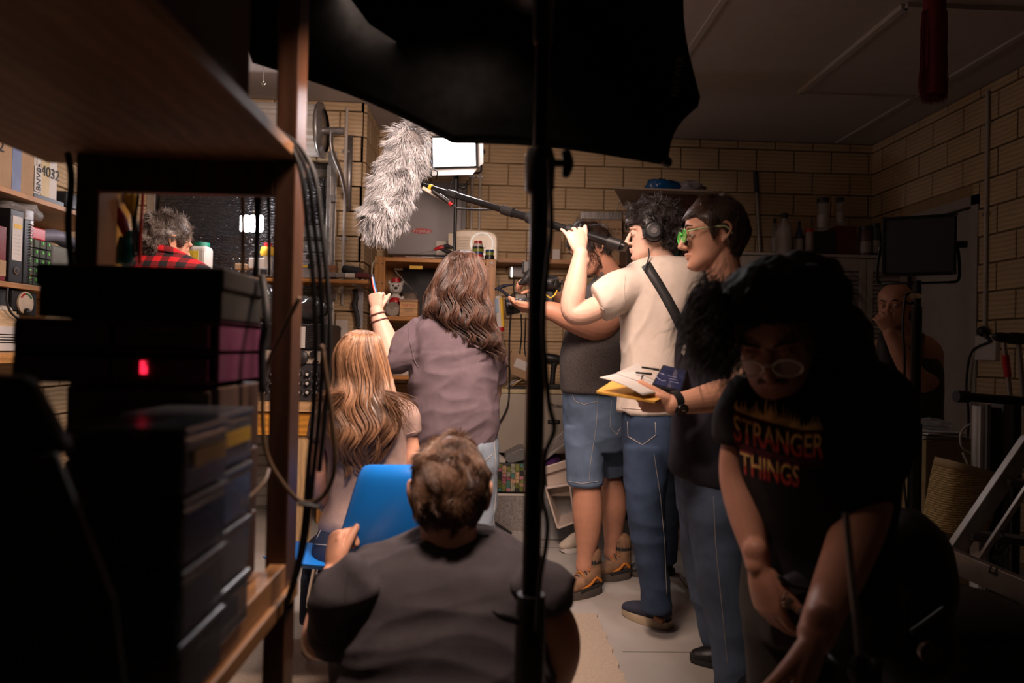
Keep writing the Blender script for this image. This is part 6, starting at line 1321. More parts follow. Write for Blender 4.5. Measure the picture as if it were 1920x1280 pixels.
def long_hair(rings_, parent, m, n_=2200, k_=22, seed=1, wid=.0011, wave=(.012, 7), endj=.16, fly=.05, core=.93, startj=.0, name='hair', arc=None, wave0=.25, clump=.5):
    """rings_: (cx,cy,z,a,b) top to bottom; strands follow the loft surface and end at varied heights"""
    rs = smoothrings(rings_, 4); rs_n = [np.array(r) for r in rs]; K = len(rs_n); rg = np.random.default_rng(seed)
    cyc = wave[1]
    c = MB(); nn = 40; vs = []
    def wob(th, u):
        g = nz((math.cos(th)*1.6, math.sin(th)*1.6, 0), 1.3, seed)*5
        return wave[0]*(wave0+(1-wave0)*u)*math.sin(u*cyc*2*math.pi/2 + g)
    for i, r in enumerate(rs_n):
        u = i/(K-1)
        for j in range(nn):
            th = 2*math.pi*j/nn; g = 1+.05*math.sin(th*11+nz((th, u*2, 0), 2, seed)*4)*min(1, u*3); ww = wob(th, u)
            f = core*g*(1 if u < .82 else 1-(u-.82)*2.2)
            vs.append((r[0]+math.cos(th)*r[3]*f+ww*.4*math.sin(th), r[1]+math.sin(th)*r[4]*f-ww*.2*math.cos(th), r[2]))
    o = c.add(vs, [(i*nn+j, i*nn+(j+1)%nn, (i+1)*nn+(j+1)%nn, (i+1)*nn+j) for i in range(K-1) for j in range(nn)]+[tuple(range(nn-1,-1,-1)), tuple(range((K-1)*nn, K*nn))]).build('hair_mass', m, parent, True); o.data.attributes.new('tint', 'FLOAT', 'POINT')
    P = []; T_ = []
    for q in range(n_):
        th = rg.random()*6.283
        if arc: th = rg.uniform(*arc)
        loc = round(th*9)/9; e = 1+endj*(nz((math.cos(loc)*2, math.sin(loc)*2, 0), 2.2, seed+3)*1.6+rg.normal()*.25)-endj*.35; e = min(1.08, max(.45, e)); st = rg.random()*startj
        off = 1+.05*rg.random()+.0; ph = rg.normal()*.25; fo = rg.normal()*fly; row = []
        for k in range(k_):
            u = st+(e-st)*k/(k_-1); f = min(u, .9999)*(K-1); i0 = int(f); r = rs_n[i0]*(1-(f-i0)) + rs_n[min(i0+1, K-1)]*(f-i0)
            tht = th + (loc-th)*clump*u; ww = wob(tht, u) ; ww2 = wave[0]*(wave0+(1-wave0)*u)*.8*math.cos(u*cyc*math.pi + ph + nz((math.cos(loc)*1.6, math.sin(loc)*1.6, 0), 1.3, seed)*5)
            g = off+fo*u*u + .03*math.sin(tht*11+nz((tht, u*2, 0), 2, seed)*4)*min(1, u*3)
            rr = 1.0 if u < 1 else 1
            row.append((r[0]+math.cos(tht)*r[3]*g+ww*(abs(math.sin(tht))*.8+.25), r[1]+math.sin(tht)*r[4]*g+ww2*.6, r[2]-(max(0, u-1))*(abs(rs_n[0][2]-rs_n[-1][2]))))
        P.append(row); T_.append(min(1, max(0, .5+.9*nz((math.cos(loc)*3, math.sin(loc)*3, .3), 2, seed)+rg.normal()*.22)))
    return strands(name, P, wid, m, parent, T_)
def person(loc, label): return thing('person', loc, label, 'person')
def seam(pts, parent, m, r=.0016, name='stitching'):
    mb = MB(); mb.limb(pts, [r]*len(pts), 5, 4); return mb.build(name, m, parent, True)
def on_surface(o, pts_dirs): pass
def bvh_of(o):
    me = o.data; return BVHTree.FromPolygons([v.co.copy() for v in me.vertices], [tuple(p.vertices) for p in me.polygons])
def pixel_on(bvh, px, py, off=.0015):
    d = ray(px, py).normalized(); h = bvh.ray_cast(CAM, d)
    return (h[0]+h[1]*off if h[0] is not None else None)
def seam_px(bvh, pts, parent, m, r=.0014, n_=14, name='stitching', off=.0012):
    out = []
    for (a, b), (c, d) in zip(pts, pts[1:]):
        for k in range(n_):
            q = pixel_on(bvh, a+(c-a)*k/n_, b+(d-b)*k/n_, off)
            if q: out.append(q)
    if len(out) < 3: return None
    mb = MB(); mb.tube(out, r, 5); return mb.build(name, m, parent, True)
m_stitch = col('stitch', (.42, .38, .34), .8)

# ---------------------------------------------------------------- crouching man (foreground)
t = person(at(850, 1280, 1.5), 'crouching man in dark grey t-shirt seen from behind, gripping the blue chair')
hc = at(845, 915, 1.55); Rt = head_frame((.02, 1, -.02))
hm, W = head(hc+V(0,0,-.01), Rt, 1.02, neck=at(862, 1045, 1.56), nr=.064)
am, ap = arm_hand([(655, 1110, 1.48, 38), (624, 1165, 1.45, 38), (600, 1200, 1.46, 34), (604, 1155, 1.62, 29), (617, 1098, 1.86, 22), (624, 1072, 1.93, 19)],
    dict(d=(-.08, .45, .9), n_=(.80, .60, 0), th=(.2, -.9, .1), size=1.15, curl=(1.15, 1.2, 1.25, 1.25), thumb=(.45, 1.0), tcurl=.50, spread=.03, wrist_r=.030))
ar, _ = arm_hand([(1010, 1110, 1.45, 34), (1044, 1170, 1.43, 44), (1050, 1235, 1.44, 36), (1015, 1300, 1.5, 34), (960, 1330, 1.6, 28)], None, .006)
body_build(t, [(hm, 0), (am, 0), (ar, 0)], [m_skin], [[(665, 1115, 1.50, 24), (860, 1060, 1.56, 34), (1000, 1115, 1.48, 24)], [(860, 1060, 1.56, 40), (850, 1250, 1.50, 70), (850, 1400, 1.50, 70)]])
m_tee4 = fabric('tee_charcoal', (.070, .062, .070))
def sh4(mb):
    rs = smoothrings([pring(1000, 790, 925, 1.56, .085, 0, -.05), pring(1022, 735, 975, 1.56, .11), pring(1050, 668, 1020, 1.55, .135), pring(1095, 628, 1046, 1.54, .155), pring(1150, 622, 1052, 1.52, .165), pring(1210, 632, 1048, 1.50, .17), pring(1280, 640, 1040, 1.48, .175), pring(1400, 650, 1050, 1.46, .175), pring(1480, 660, 1050, 1.45, .17)], 4)
    mb.rings(rs[::-1], 40, e=2.3)
    chain(mb, [(690, 1080, 1.45, 48), (640, 1125, 1.44, 50), (618, 1170, 1.43, 46, 46), (622, 1218, 1.44, 34, 40)], 20, 5)
    chain(mb, [(985, 1070, 1.45, 44), (1025, 1105, 1.44, 48), (1036, 1140, 1.43, 44, 44)], 20, 5)
def wr4(p, n_):
    low = min(1, max(.15, (1.02-p.z)/.20)); return .012*low*(fold(p, (1, 0, .32), 10, 1.6, 3)+.5*fold(p, (1, 0, -.25), 15, 3, 8)-.5)
sh = cloth('t_shirt', sh4, m_tee4, t, .0065, 8, wr4)
bv = bvh_of(sh); seam_px(bv, [(655, 1068), (648, 1110), (650, 1160), (660, 1210)], t, m_tee4, .0012, name='sleeve_seam')
seam_px(bv, [(800, 1012), (830, 1006), (870, 1005), (920, 1004)], t, m_tee4, .003, name='collar')
m_hair4 = hairmat('hair_brown', (.050, .024, .015), (.27, .145, .085))
short_hair(W, Rt, 1.0, t, m_hair4, 6500, .026, .34, fr=.075, side=.030, back=-.092, lift=.28, flow=(.1, -.3, -.45), seed=4, wid=.0008, cl=20, vol=.0)
# watch
def watch(p0, ax, rad, parent, face_dir, m=m_black, wd=.020, fr=.018):
    ax = Vector(ax).normalized(); w_ = thing('wrist_watch', p0, '', 'watch') if 0 else None
    b = MB(); b._lat(Vector(p0)-ax*wd/2, [(rad*.96, 0), (rad+.003, 0), (rad+.003, wd), (rad*.96, wd), (rad*.96, 0)], 28, ax, 0); s_ = b.build('watch_strap', m, parent, 'auto')
    f = Vector(face_dir); f = (f-ax*f.dot(ax)).normalized(); c = Vector(p0)+f*(rad+.001)
    k = MB(); k._lat(c, [(fr, 0), (fr+.002, .004), (fr, .009), (fr-.004, .010)], 24, f, 0); cs = k.build('watch_case', m_blackm, parent, 'auto')
    k = MB(); k._lat(c+f*.0102, [(fr-.004, 0), (fr-.005, .0006)], 24, f, 0); k.build('watch_dial', col('dial_brown', (.14, .10, .07), .25), cs)
    h = f.cross(ax); k = MB(); k.bar(c+f*.0112, c+f*.0112+ax*.010, .0012, .0006, f); k.bar(c+f*.0112, c+f*.0112+h*.007, .0012, .0006, f); k.build('watch_hands', m_paper, cs)
a, b = at(617, 1098, 1.86), at(624, 1072, 1.93); watch(at(619, 1090, 1.885), b-a, .0335, t, (-.8, -.5, .1), wd=.018, fr=.015)
# crouching legs (below the frame)
def pants4(mb):
    chain(mb, [(750, 1400, 1.5, 90), (700, 1500, 1.75, 80), (690, 1400, 2.0, 60)], 16, 3); chain(mb, [(940, 1400, 1.5, 90), (1000, 1500, 1.7, 80), (1010, 1420, 1.9, 60)], 16, 3)
    chain(mb, [(690, 1400, 2.0, 55), (700, 1560, 1.65, 45)], 14, 3); chain(mb, [(1010, 1420, 1.9, 55), (1000, 1600, 1.6, 45)], 14, 3)
cloth('trousers', pants4, denim('denim_dark', (.018, .025, .045)), t, .014, 4)

# ---------------------------------------------------------------- seated girl
t = person(at(700, 1000, 2.45), 'seated girl with long wavy light brown hair and taupe t-shirt, back to the camera')
hc = at(678, 690, 2.45); Rt = head_frame((.05, 1, -.12)); hm, W = head(hc, Rt, .92, neck=at(685, 770, 2.45), nr=.043, vox=.0045)
am, _ = arm_hand([(612, 770, 2.45, 22), (601, 830, 2.45, 19), (596, 885, 2.44, 17), (600, 930, 2.5, 15), (622, 962, 2.6, 12)], dict(d=(.3, .8, -.2), n_=(.3, .2, -1), th=(1, 0, 0), size=.75, curl=.4, spread=.05), .0045)
ar, _ = arm_hand([(758, 770, 2.45, 22), (770, 830, 2.45, 18), (776, 890, 2.44, 16), (770, 930, 2.5, 15), (750, 965, 2.6, 12)], dict(d=(-.3, .8, -.2), n_=(-.3, .2, -1), th=(-1, 0, 0), size=.75, curl=.4, spread=.05), .0045)
body_build(t, [(hm, 0), (am, 0), (ar, 0)], [m_skin], [[(618, 782, 2.45, 10), (685, 770, 2.45, 16), (752, 782, 2.45, 10)], [(685, 775, 2.45, 20), (690, 880, 2.45, 36), (690, 990, 2.45, 40)]])
m_taupe = fabric('tee_taupe', (.40, .28, .24))
def sh2(mb):
    mb.rings(smoothrings([pring(738, 655, 720, 2.45, .05), pring(750, 622, 752, 2.45, .075), pring(775, 604, 768, 2.45, .095), pring(820, 612, 764, 2.45, .105), pring(880, 624, 762, 2.45, .105), pring(930, 620, 764, 2.44, .105), pring(975, 606, 776, 2.43, .12), pring(990, 604, 780, 2.43, .12)], 4)[::-1], 36, e=2.3)
    chain(mb, [(640, 760, 2.45, 20), (612, 778, 2.45, 24), (600, 822, 2.45, 21)], 18, 4); chain(mb, [(730, 760, 2.45, 20), (760, 778, 2.45, 24), (771, 814, 2.45, 18)], 18, 4)
sh = cloth('t_shirt', sh2, m_taupe, t, .006, 7, wrinkle(.006, (3, 4, 13), 5, a2=.002)); bv = bvh_of(sh)
seam_px(bv, [(582, 815), (598, 821), (615, 824)], t, m_taupe, .0013, name='sleeve_hem'); seam_px(bv, [(762, 814), (780, 809)], t, m_taupe, .0013, name='sleeve_hem')
m_dd = denim('denim_navy', (.028, .040, .075))
def pn2(mb):
    mb.rings(smoothrings([pring(975, 612, 772, 2.44, .115), pring(1010, 596, 790, 2.42, .14), pring(1040, 592, 790, 2.42, .15), pring(1052, 600, 780, 2.42, .14)], 3)[::-1], 30, e=2.4)
    for l, k, f in (((630, 1020, 2.5, 34), (600, 1040, 2.8, 30), (597, 1052, 2.86, 28)), ((730, 1020, 2.5, 34), (735, 1030, 2.75, 30), (735, 1050, 2.85, 27))): chain(mb, [l, k, f], 16, 4)
    chain(mb, [(597, 1050, 2.84, 26), (590, 1110, 2.7, 24), (586, 1165, 2.62, 22)], 16, 4); chain(mb, [(735, 1050, 2.84, 24), (740, 1110, 2.76, 21), (745, 1160, 2.74, 20)], 16, 4)
pj = cloth('jeans', pn2, m_dd, t, .009, 6, wrinkle(.004, (7, 7, 7), 2)); bv = bvh_of(pj)
seam_px(bv, [(594, 1010), (606, 985), (614, 965)], t, m_stitch, .0015, 6); seam_px(bv, [(590, 1020), (612, 1022), (630, 1030)], t, m_stitch, .0015, 6)
s1 = atZ(598, 1222, 0.001); hl, d, r, L_ = shoe(t, s1+V(.04, .16, 0), s1+V(-.02,-.03,0), .085, col('pink_canvas', (.50, .33, .30), .8), m_paper)
s1 = atZ(745, 1205, 0.001); shoe(t, s1+V(0, .18, 0), s1, .085, col('pink_canvas', (.50, .33, .30), .8), m_paper)
m_hair2 = hairmat('hair_light_brown', (.075, .034, .018), (.38, .205, .11), .34)
rr = lambda py, l, r, d: pring(py, l, r, 2.43, d)
hr = [pring(619, 668, 690, 2.46, .03), rr(626, 652, 706, .065), rr(645, 637, 716, .09), rr(675, 628, 724, .102), rr(710, 625, 730, .10), pring(740, 622, 738, 2.40, .085), pring(765, 614, 744, 2.37, .07), pring(795, 620, 744, 2.345, .055), pring(820, 628, 736, 2.335, .045), pring(845, 636, 722, 2.33, .035), pring(872, 648, 700, 2.33, .02)]
long_hair(hr, t, m_hair2, 3000, 26, 3, .0010, (.019, 6.4), .20, .06, .93, wave0=.0, clump=.55)
lk = []; rg = np.random.default_rng(5); tt = []
for side, pts in ((-1, [(640, 735), (612, 742), (597, 752), (590, 770)]), (1, [(720, 735), (748, 745), (764, 758), (770, 775)]), (-1, [(642, 740), (622, 765), (612, 800), (620, 820)]), (1, [(722, 740), (745, 770), (752, 795), (762, 800)]), (-1, [(650, 800), (634, 830), (640, 850), (650, 866)]), (1, [(700, 800), (712, 830), (700, 850), (690, 862)])):
    Pw = [at(x, y, 2.30+.012*k) for k, (x, y) in enumerate(pts)]
    for i in range(60):
        o_ = V(*(rg.normal(size=3)*.010)); row = []
        for k in range(14):
            u = k/13*3; i0 = min(2, int(u)); p = Pw[i0].lerp(Pw[i0+1], u-i0)+o_*(.5+u*.5)+V(.005*math.sin(u*3+i*.05), 0, 0); row.append(tuple(p))
        lk.append(row); tt.append(rg.random())
strands('loose_locks', lk, .0009, m_hair2, t, tt)

# ---------------------------------------------------------------- standing woman
t = person(at(860, 1100, 3.2), 'standing woman with long wavy dark brown hair and loose mauve shirt, left fist raised')
Y3 = 3.2; hc = at(868, 530, Y3); Rt = head_frame((-.1, 1, -.05)); hm, W = head(hc, Rt, .95, neck=at(865, 610, Y3), nr=.05, vox=.006)
am, ap = arm_hand([(790, 630, Y3, 28), (748, 668, Y3, 26), (735, 672, Y3, 24), (722, 630, Y3, 20), (710, 598, Y3, 15), (706, 584, Y3, 13)], dict(d=(-.12, -.05, 1), n_=(.35, 1, -.1), th=(.9, .2, .2), size=.90, curl=(1.35, 1.4, 1.4, 1.4), thumb=(.5, .8), tcurl=1.0, spread=.0), .0036)
ar, _ = arm_hand([(905, 640, Y3, 26), (925, 720, Y3+.1, 20), (910, 790, Y3+.3, 16)], None, .008)
body_build(t, [(hm, 0), (am, 0), (ar, 0)], [m_skinp], [[(795, 632, 3.2, 14), (865, 615, 3.2, 18), (905, 640, 3.2, 14)], [(865, 620, 3.2, 24), (855, 720, 3.2, 48), (860, 830, 3.2, 48)]])
for i, (py, dx) in enumerate(((589, 707), (601, 711))):
    p = at(dx, py, Y3); b = MB(); ax = (at(706, 584, Y3)-at(716, 615, Y3)).normalized(); u = ax.orthogonal().normalized(); v_ = ax.cross(u); b.tube([p+(u*math.cos(a)+v_*math.sin(a))*(.039 if i == 0 else .042) for a in [6.2832*k/24 for k in range(25)]], .0035, 8); b.build('bracelet', col('bracelet_brown', (.12, .04, .03), .5), t, True)
m_mauve = fabric('shirt_mauve', (.150, .112, .130))
def sh3(mb):
    mb.rings(smoothrings([pring(582, 822, 905, Y3, .06), pring(597, 790, 925, Y3, .10), pring(625, 772, 930, Y3, .125), pring(680, 772, 930, Y3, .14), pring(740, 768, 930, Y3, .145), pring(785, 770, 934, Y3, .15), pring(815, 778, 922, Y3, .145, -.25), pring(845, 786, 880, Y3, .13, -.35), pring(870, 790, 850, Y3, .11, -.3)], 4)[::-1], 40, e=2.35)
    chain(mb, [(800, 622, Y3, 32), (768, 650, Y3, 36), (742, 664, Y3, 33, 33), (733, 664, Y3, 30, 30)], 20, 5)
    chain(mb, [(900, 625, Y3, 28), (922, 670, Y3+.03, 26), (928, 715, Y3+.08, 22)], 18, 4)
def wr3(p, n_):
    low = 1 if p.z < 1.15 else .75
    return .0125*low*(fold(p, (.75, 0, .65), 6.5, 1.4, 9)+.55*fold(p, (.9, 0, .35), 12, 2.5, 4)+.35*fold(p, (.2, 0, 1), 10, 2, 14)-.7)
sh = cloth('shirt', sh3, m_mauve, t, .0065, 6, wr3); bv = bvh_of(sh); seam_px(bv, [(766, 612), (768, 640), (775, 670), (785, 690)], t, m_mauve, .0018, name='shoulder_seam')
m_ld = denim('denim_light', (.30, .37, .45))
def pn3(mb):
    mb.rings(smoothrings([pring(775, 800, 920, Y3, .095), pring(808, 792, 928, Y3, .118), pring(850, 784, 936, Y3, .14), pring(880, 790, 934, Y3, .12)], 3)[::-1], 30, e=2.4)
    chain(mb, [(896, 860, Y3, 38), (898, 950, Y3, 32), (900, 1020, Y3, 27), (902, 1090, Y3, 25)], 18, 4); chain(mb, [(825, 860, Y3, 38), (822, 950, Y3, 32), (820, 1020, Y3, 27), (818, 1090, Y3, 25)], 18, 4)
pj = cloth('jeans', pn3, m_ld, t, .008, 6, wrinkle(.007, (6, 6, 8), 4)); bv = bvh_of(pj)
seam_px(bv, [(884, 860), (905, 868), (925, 850)], t, m_stitch, .0014); seam_px(bv, [(925, 800), (928, 850), (930, 920), (924, 990)], t, m_stitch, .0012)
q = pixel_on(bv, 909, 814, .001)
if q: b = MB(); b.prism([q+V(-.010,0,.012), q+V(.008,0,.010), q+V(.012,0,-.010), q+V(-.004,0,-.014)], V(0,-.003,0)); b.build('waist_patch', m_black, t)
for px in (902, 820): s1 = at(px, 1100, Y3); s1.z = .001; shoe(t, s1+V(0,-.06,0), s1+V(-.02,.19,0), .09, m_blk2, m_paper)
m_hair3 = hairmat('hair_dark_brown', (.026, .012, .008), (.15, .074, .048), .40)
hr = [pring(470, 860, 882, Y3+.02, .03), pring(478, 843, 896, Y3, .07), pring(500, 824, 909, Y3, .10), pring(530, 812, 913, Y3, .12), pring(560, 800, 915, Y3-.02, .125), pring(585, 798, 922, Y3-.03, .12), pring(610, 812, 927, Y3-.04, .11), pring(632, 838, 934, Y3-.05, .09), pring(650, 862, 941, Y3-.07, .06), pring(662, 885, 944, Y3-.08, .03)]
long_hair(hr, t, m_hair3, 3200, 26, 8, .0013, (.027, 8.5), .34, .07, .92, wave0=.12, clump=.6)
p0 = at(699, 548, Y3+.02); tq = thing('black_wand', p0, 'dark stick with red and blue wires held in the raised fist', 'stick'); MB().cyl(at(703, 572, Y3+.02), at(697, 514, Y3+.02), .012, n=14).build('shaft', m_black, tq, 'auto')
for i, mm in enumerate((m_red, m_paper, m_blue)): MB().limb([at(697+i*1.5, 520, Y3), at(699+i*2, 535, Y3), at(703+i*2, 550, Y3), at(706+i, 556, Y3)], [.003]*4, 6, 3).build('wire', mm, tq, True)

# ---------------------------------------------------------------- cameraman
t = person(at(1110, 1100, 3.35), 'bearded cameraman in grey t-shirt, jean shorts and hiking boots bowed over the camera')
Y5 = 3.35; hc = at(1106, 466, Y5); Rt = head_frame((-.80, -.28, -.50), (-.45, -.1, 1)); hm, W = head(hc, Rt, 1.0, neck=at(1152, 530, Y5+.05), nr=.062, vox=.004)
m_sk5 = m_skind
am, _ = arm_hand([(1160, 560, 3.30, 30), (1142, 600, 3.22, 31), (1118, 612, 3.18, 27), (1080, 602, 3.15, 24), (1040, 585, 3.14, 19), (1016, 580, 3.14, 16)], dict(d=(-1, .0, -.02), n_=(0, .25, 1), th=(-.2, -1, .3), size=1.05, curl=(.35, .4, .5, .55), thumb=(.35, 1), tcurl=.2, spread=.06), .004)
a2, _ = arm_hand([(1120, 545, 3.5, 26), (1075, 575, 3.52, 24), (1052, 575, 3.5, 23), (1030, 555, 3.4, 18), (1012, 538, 3.32, 15)], dict(d=(-.8, -.3, .3), n_=(-.3, .3, -.9), th=(0, -1, 0), size=1.0, curl=.9, thumb=(.6, .7), tcurl=.6), .0045)
def leg5(spec): mb = MB(); chain(mb, spec, 18, 5); return remesh(mb, .006, 4)
l1 = leg5([(1099, 896, 3.3, 25), (1101, 920, 3.3, 27), (1102, 960, 3.3, 29), (1102, 1000, 3.3, 24), (1098, 1040, 3.3, 17), (1096, 1062, 3.3, 17)])
l2 = leg5([(1148, 888, 3.52, 15), (1149, 915, 3.51, 22), (1150, 950, 3.52, 25), (1150, 985, 3.54, 20), (1148, 1020, 3.55, 15), (1147, 1036, 3.55, 15)])
body_build(t, [(hm, 0), (am, 0), (a2, 0), (l1, 0), (l2, 0)], [m_sk5], [[(1152, 535, 3.4, 20), (1130, 620, 3.35, 46), (1115, 730, 3.33, 48), (1118, 800, 3.36, 44)], [(1104, 800, 3.32, 26), (1100, 890, 3.3, 24)], [(1140, 800, 3.46, 20), (1148, 895, 3.52, 14)], [(1150, 545, 3.38, 18), (1124, 550, 3.48, 14)]])
m_grey5 = mat('tee_marl_grey', (.105, .090, .088), .9, var=.45, vs=260, bump=.4, bs=500, spec=.2)
def sh5(mb):
    mb.rings(smoothrings([pring(512, 1125, 1175, Y5+.05, .07), pring(530, 1108, 1200, Y5+.05, .12), pring(565, 1085, 1205, Y5+.02, .15), pring(610, 1066, 1195, Y5, .16), pring(660, 1052, 1190, Y5-.02, .17), pring(700, 1050, 1185, Y5-.02, .17), pring(734, 1054, 1180, Y5-.02, .165)], 4)[::-1], 36, e=2.3)
    chain(mb, [(1165, 530, Y5, 34), (1162, 560, 3.30, 38), (1146, 596, 3.22, 36, 36)], 18, 4)
sh = cloth('t_shirt', sh5, m_grey5, t, .007, 7, wrinkle(.006, (4, 4, 7), 11))
MB().limb([at(1128, 512, Y5-.06), at(1140, 528, Y5-.14), at(1158, 520, Y5-.14), at(1172, 505, Y5-.06)], [.007]*4, 8, 4).build('collar', m_grey5, t, True)
m_short = denim('denim_mid', (.12, .175, .27))
def pn5(mb):
    mb.rings(smoothrings([pring(728, 1058, 1176, Y5-.02, .145), pring(760, 1056, 1178, Y5, .16), pring(810, 1058, 1176, Y5+.02, .165), pring(840, 1060, 1172, Y5+.04, .15)], 3)[::-1], 30, e=2.4)
    chain(mb, [(1095, 800, 3.31, 36), (1096, 860, 3.30, 34, 34), (1097, 900, 3.30, 33, 33), (1097, 906, 3.30, 32, 32)], 20, 4); chain(mb, [(1145, 800, 3.45, 34), (1147, 860, 3.48, 30, 30), (1149, 880, 3.5, 29, 29)], 20, 4)
pj = cloth('jean_shorts', pn5, m_short, t, .007, 5, wrinkle(.006, (7, 7, 8), 6)); bv = bvh_of(pj)
seam_px(bv, [(1072, 735), (1078, 752), (1095, 758), (1122, 752)], t, m_stitch, .0014); seam_px(bv, [(1122, 735), (1118, 800), (1108, 860), (1104, 905)], t, m_stitch, .0013); seam_px(bv, [(1066, 902), (1090, 906), (1125, 902)], t, m_stitch, .0015)
seam_px(bv, [(1146, 750), (1144, 800), (1156, 815), (1164, 800)], t, m_stitch, .0014)
# boots
m_bt = mat('boot_tan', (.22, .12, .065), .75, var=.35, vs=30); m_or = col('boot_orange', (.62, .20, .02), .6); m_bs = col('boot_sole', (.08, .065, .055), .8)
for i, (h_, t_) in enumerate((((1122, 1100, 3.34), (1056, 1120, 3.20)), ((1178, 1066, 3.55), (1118, 1068, 3.48)))):
    a = at(*h_); a.z = .001; b = at(*t_); b.z = .001; hl, d, r, L_ = shoe(t, a, b, .105, m_bt, m_bs, .085, hi=.065, sole=.036)
    c = MB(); c.limb([hl+d*L_*.2+V(0,0,.15), hl+d*L_*.2+V(0,0,.185)], [.047, .044], 18, 3); c.build('boot_cuff', m_blk2, t, True)
    for k in range(5):
        q = hl+d*L_*(.34+.07*k)+V(0,0,.150-.014*k); MB().limb([q+r*.030+V(0,0,-.012), q+V(0,0,.006), q-r*.030+V(0,0,-.012)], [.0028]*3, 6, 4).build('lace', m_or if k % 2 else m_blk2, t, True)
    for sgn in (-1, 1):
        MB().limb([hl+d*L_*.10+r*sgn*.043+V(0,0,.060), hl+d*L_*.28+r*sgn*.050+V(0,0,.085), hl+d*L_*.45+r*sgn*.050+V(0,0,.060), hl+d*L_*.7+r*sgn*.048+V(0,0,.048)], [(.008, .003), (.006, .003), (.007, .003), (.004, .003)], 8, 4, ref=V(0,0,1)).build('orange_trim', m_or, t, True)
        MB().limb([hl+d*L_*.02+r*sgn*.035+V(0,0,.046), hl+d*L_*.35+r*sgn*.048+V(0,0,.044), hl+d*L_*.7+r*sgn*.050+V(0,0,.043)], [(.010, .004)]*3, 8, 4, ref=V(0,0,1)).build('rand', m_blk2, t, True)
    MB().limb([hl+V(0,0,.15), hl-d*.008+V(0,0,.165), hl+V(0,0,.182)], [(.008, .003)]*3, 8, 3).build('pull_tab', m_or, t, True)
m_hair5 = hairmat('hair_black_brown', (.012, .007, .005), (.05, .027, .018))
short_hair(W, Rt, 1.0, t, m_hair5, 3000, .055, .35, fr=.058, side=.0, back=-.06, lift=.4, flow=(0, .7, -.3), seed=9, wid=.0009, cl=14)
# beard
P = []; random.seed(1)
for i in range(1500):
    a = random.uniform(-1.45, 1.45); z = random.uniform(-.115, -.045) if abs(a) < .8 else random.uniform(-.10, .01)
    if abs(a) < .3 and z > -.085 and not z > -.058: continue
    rr_ = np.interp(z, [-.12, -.104, -.068, -.02, .01], [.05, .088, .088, .086, .085]); hw = np.interp(z, [-.12, -.104, -.068, -.02, .01], [.02, .042, .060, .072, .075])
    p = V(math.sin(a)*hw, math.cos(a)*(rr_)*.98, z); n_ = V(math.sin(a), math.cos(a), -.3); P.append([tuple(W(*(p+n_*.003*k+V(0,0,-.003*k)))) for k in range(4)])
strands('beard', P, .0008, m_hair5, t)
brows(W, 1, t, m_hair5)

# ---------------------------------------------------------------- boom operator
t = person(at(1215, 1180, 2.85), 'boom operator in cream t-shirt with curly black hair and headphones, arm raised to the pole')
Y6 = 2.85; hc = at(1222, 437, Y6); Rt = head_frame((-.97, .20, -.08)); hm, W = head(hc, Rt, .97, neck=at(1255, 510, Y6), nr=.052, vox=.0032)
am, _ = arm_hand([(1185, 545, Y6-.05, 30), (1130, 572, 2.80, 27), (1090, 588, 2.78, 23), (1072, 580, 2.78, 21), (1077, 545, 2.78, 22), (1085, 500, 2.78, 17), (1089, 476, 2.78, 14)], dict(d=(-.30, .0, 1), n_=(-.25, 1, .1), th=(1, 0, 0), size=1.0, curl=(.75, .8, .9, .35), thumb=(.55, 1.0), tcurl=.1, spread=.16, wrist_r=.030), .0036)
body_build(t, [(hm, 0), (am, 0)], [m_skinp], [[(1190, 545, 2.82, 16), (1255, 515, 2.85, 20), (1290, 550, 2.9, 20)], [(1250, 520, 2.85, 28), (1235, 640, 2.85, 46), (1225, 750, 2.85, 44)]])
m_cream6 = fabric('tee_cream', (.66, .57, .49), .05)
def sh6(mb):
    mb.rings(smoothrings([pring(484, 1210, 1290, Y6, .06), pring(500, 1178, 1310, Y6, .10), pring(525, 1164, 1320, Y6, .125), pring(570, 1162, 1318, Y6, .135), pring(640, 1168, 1302, Y6, .135), pring(710, 1168, 1284, Y6, .13), pring(745, 1164, 1275, Y6, .13), pring(772, 1160, 1270, Y6, .13)], 4)[::-1], 38, e=2.3)
    chain(mb, [(1200, 530, Y6-.03, 34), (1160, 548, 2.80, 39), (1136, 562, 2.79, 37, 37), (1124, 567, 2.79, 36, 36)], 20, 5)
def wr6(p, n_):
    low = min(1, max(.25, (1.5-p.z)/.3)); return .010*low*(fold(p, (.08, 0, 1), 8, 1.2, 4)+.4*fold(p, (.4, 0, 1), 12, 2, 7)-.5)
sh = cloth('t_shirt', sh6, m_cream6, t, .0065, 7, wr6); bv6 = bvh_of(sh)
seam_px(bv6, [(1172, 515), (1170, 545), (1172, 575), (1178, 600)], t, m_cream6, .0015, name='shoulder_seam'); seam_px(bv6, [(1112, 552), (1120, 570), (1134, 582)], t, m_cream6, .0015, name='sleeve_hem'); seam_px(bv6, [(1166, 764), (1200, 767), (1240, 766)], t, m_cream6, .0014, name='hem')
MB().limb([at(1206, 490, Y6-.03), at(1230, 484, Y6-.07), at(1262, 483, Y6-.06), at(1284, 490, Y6)], [.006]*4, 8, 4).build('collar', m_cream6, t, True)
